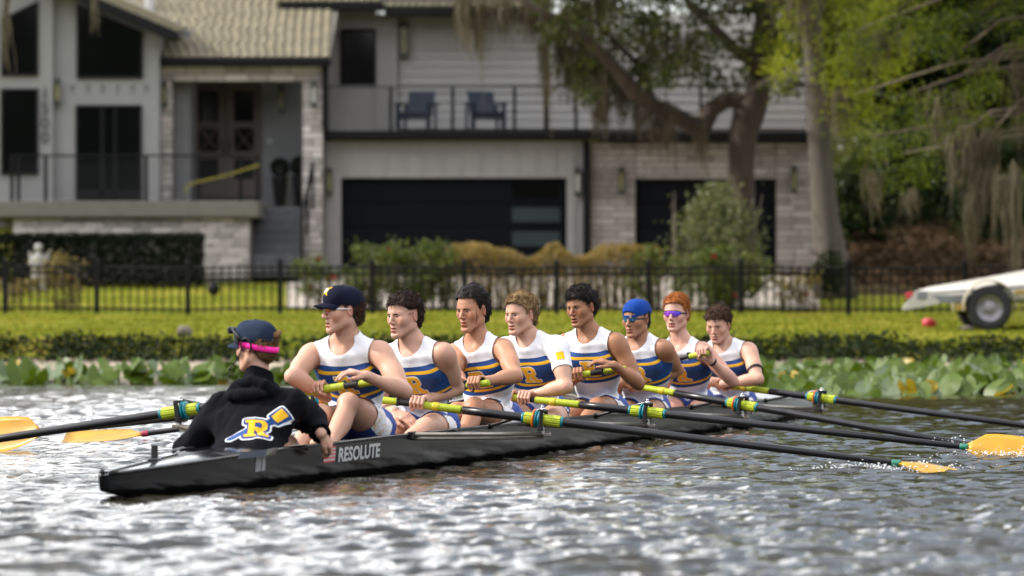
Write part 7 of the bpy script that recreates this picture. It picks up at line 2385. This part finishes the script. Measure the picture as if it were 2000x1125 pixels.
def lily(u, Y, nl, spread, hmin, hmax, label, group, seed, flower=False, size=.17, pale=.25, yellow=.06):
    rg = np.random.default_rng(seed); x = wx(u, Y); o = empty('water_lily', (x, Y, 0)); tag(o, label, 'water plant', group)
    for i in range(nl):
        p = Vector((rg.normal(0, spread), rg.normal(0, spread * 1.4), rg.uniform(hmin, hmax)))
        q = rg.random(); me = PADS[3] if q < yellow else PADS[2] if q < yellow + pale else PADS[int(rg.integers(0, 2))]
        s_ = size * rg.uniform(.65, 1.3)
        link('leaf', me, o, p, (radians(rg.normal(38, 22)), radians(rg.normal(0, 22)), rg.uniform(0, 6.28) if rg.random() < .4 else rg.normal(0, .8)), (s_, s_, s_))
        link('stem', SDAT, o, (p.x, p.y + .02, -.10), (0, 0, rg.uniform(0, 6.28)), (1, 1, p.z + .09))
    if flower:
        f_ = MB().lathe((0, 0, 0), [(0, -.04), (.035, -.03), (.05, .01), (.035, .04), (.0, .035)], 10).build('flower', M['pad_yellow'], o, True, (.05, -.1, hmax + .07)); link('stem', SDAT, o, (.05, -.1, -.1), None, (1, 1, hmax + .13))
left = [(20, 55.0, 2, 'pair of small low leaves near the picture edge by the sand'), (66, 54.5, 3, 'lily with an upright pale leaf before the sand strip'), (125, 55.0, 4, 'lily clump with a yellowed leaf in front of the sandy edge'), (172, 54.6, 4, 'lily clump of dark folded leaves along the sandy edge'),
        (222, 54.0, 3, 'lily with one big round grey green leaf on a stalk'), (262, 54.3, 4, 'lily clump standing on thin stalks beside the big round leaf'), (300, 55.0, 3, 'small lily clump between two larger ones by the sand'), (345, 54.6, 4, 'lily clump with a dried pale leaf tip'), (395, 54.2, 5, 'lily clump of bright green leaves left of the coxswain'), (440, 54.8, 4, 'lily clump just beside the coxswain headset'), (562, 54.6, 5, 'lily clump between the coxswain and the rower in navy cap'), (590, 55.5, 3, 'lily leaves behind the elbow of the rower in navy cap')]
for i, (u, Y, nl, lab) in enumerate(left): lily(u, Y, nl + 3, .13, .03, .22, lab.replace(' left of', ' near'), 'lilies along the sandy edge', 300 + i, False, .15, .35, .10)
rg = np.random.default_rng(9)
k = 0
for Y in (47.6, 49.2, 51.0, 53.0, 55.0, 57.2, 59.2):
    n = 12
    for i in range(n):
        u = np.interp(i + rg.uniform(-.4, .4), [0, n - 1], [1478, 2030])
        if Y < 49 and u < 1560: continue
        lily(u, Y + rg.uniform(-.6, .6), 7, .20, .01, .15 if Y < 52 else .21, ('spatterdock plant in the front fringe of the dense bed beyond the oars' if Y < 50 else 'spatterdock plant in the middle of the dense bed beyond the oars' if Y < 56 else 'spatterdock plant at the back of the dense bed, close to the bank'), 'spatterdock plants of the dense bed', 400 + k, False, .118, .14, .035); k += 1

# oak just outside the picture: shades the left wing, its moss hangs into view
zs = float(ground_z(-17.0, 97.0)); so = empty('oak_tree', (-17.0, 97.0, zs)); SL_ = Vector(so.location); tag(so, 'oak beside the gabled wing with moss hanging past its windows', 'tree')
rg = np.random.default_rng(91)
MB().tube([(0, 0, -.2), (.2, 0, 2.0), (-.1, .1, 4.0), (.2, 0, 7.0), (0, 0, 11)], [.5, .38, .33, .22, .08], 12).build('trunk', M['bark'], so, True)
MB().tube([(0, 0, 5.0), (2.5, -3.0, 7.2), (5.2, -5.5, 7.6), (8.2, -6.2, 7.5)], [.22, .16, .10, .04], 8).build('limb', M['bark'], so, True)
def sc_():
    while True:
        p = rg.uniform(-1, 1, 3)
        if p @ p < 1: return np.array([p[0] * 4.6, p[1] * 4.5, 7.6 + 5.0 * p[2]])
foliage('crown', clumps(rg, 9000, 150, sc_, .5), .30, M['leaf_oak'], so, rg)
tops = [P3(u + rg.normal(0, 4), -12 + rg.normal(0, 10), 90.5) - np.array(SL_) for u in [12] * 26 + [183] * 18]; Ls = [abs(rg.normal(1.25, .3)) for _ in range(26)] + [abs(rg.normal(.65, .12)) for _ in range(18)]
moss_strands(rg, tops, Ls, .012, M['moss'], 'moss', so)['kind'] = 'stuff'

# shore trees farther along to the right of the picture, mirrored in the hull and the water
for i, (x, y, h, w, lab) in enumerate(((17, 70, 9, 3.2, 'dark shore tree next beyond the boat trailer'), (22, 82, 12, 4.0, 'dark shore tree standing back behind the trailer lawn'), (25, 66, 10, 3.6, 'dark shore tree second beyond the trailer at the bank'), (33, 74, 12, 4.2, 'dark shore tree third along the bank beyond the trailer'), (43, 68, 12, 4.4, 'dark shore tree fourth along the bank beyond the trailer'), (55, 72, 13, 4.8, 'farthest dark shore tree along the bank'))):
    rg = np.random.default_rng(180 + i); z = float(ground_z(x, y)); o = empty('shore_tree', (x, y, z)); tag(o, lab, 'tree', 'trees farther along the shore')
    MB().tube([(0, 0, -.2), (.1, 0, h * .3), (0, 0, h * .85)], [.26, .20, .05], 8).build('trunk', M['bark'], o, True)
    def cf():
        while True:
            p = rg.uniform(-1, 1, 3)
            if p @ p < 1: return np.array([p[0] * w, p[1] * w, h * (.52 + .50 * p[2])])
    foliage('crown', clumps(rg, 3500, 110, cf, .55), .55, M['leaf_wood'], o, rg)

# the opposite shore behind the viewer: a wooded bank that the windows and the near water mirror
rg = np.random.default_rng(501)
n = 16000; an = rg.uniform(0, 2 * pi, n); R_ = rg.uniform(165, 185, n)
x = R_ * np.sin(an); y = R_ * np.cos(an) * .8 + 10; top = 24 + 6 * vnoise(np.stack([x * .05, y * .05, 0 * x], 1), 1.0, 6)
C = np.stack([x, y, ground_z(x, np.maximum(y, 62)) + top * rg.random(n) ** .8], 1)
C = C[(np.abs(x) > 60) | (y < 0)]
V, F = leaf_cloud(C, 5.0, rg, aspect=.9)
tag(link('far_wood', mesh_data('far_wood', V, F, M['leaf_wood'], False)), 'dark wooded shores round the rest of the lake', 'wood', kind='stuff')
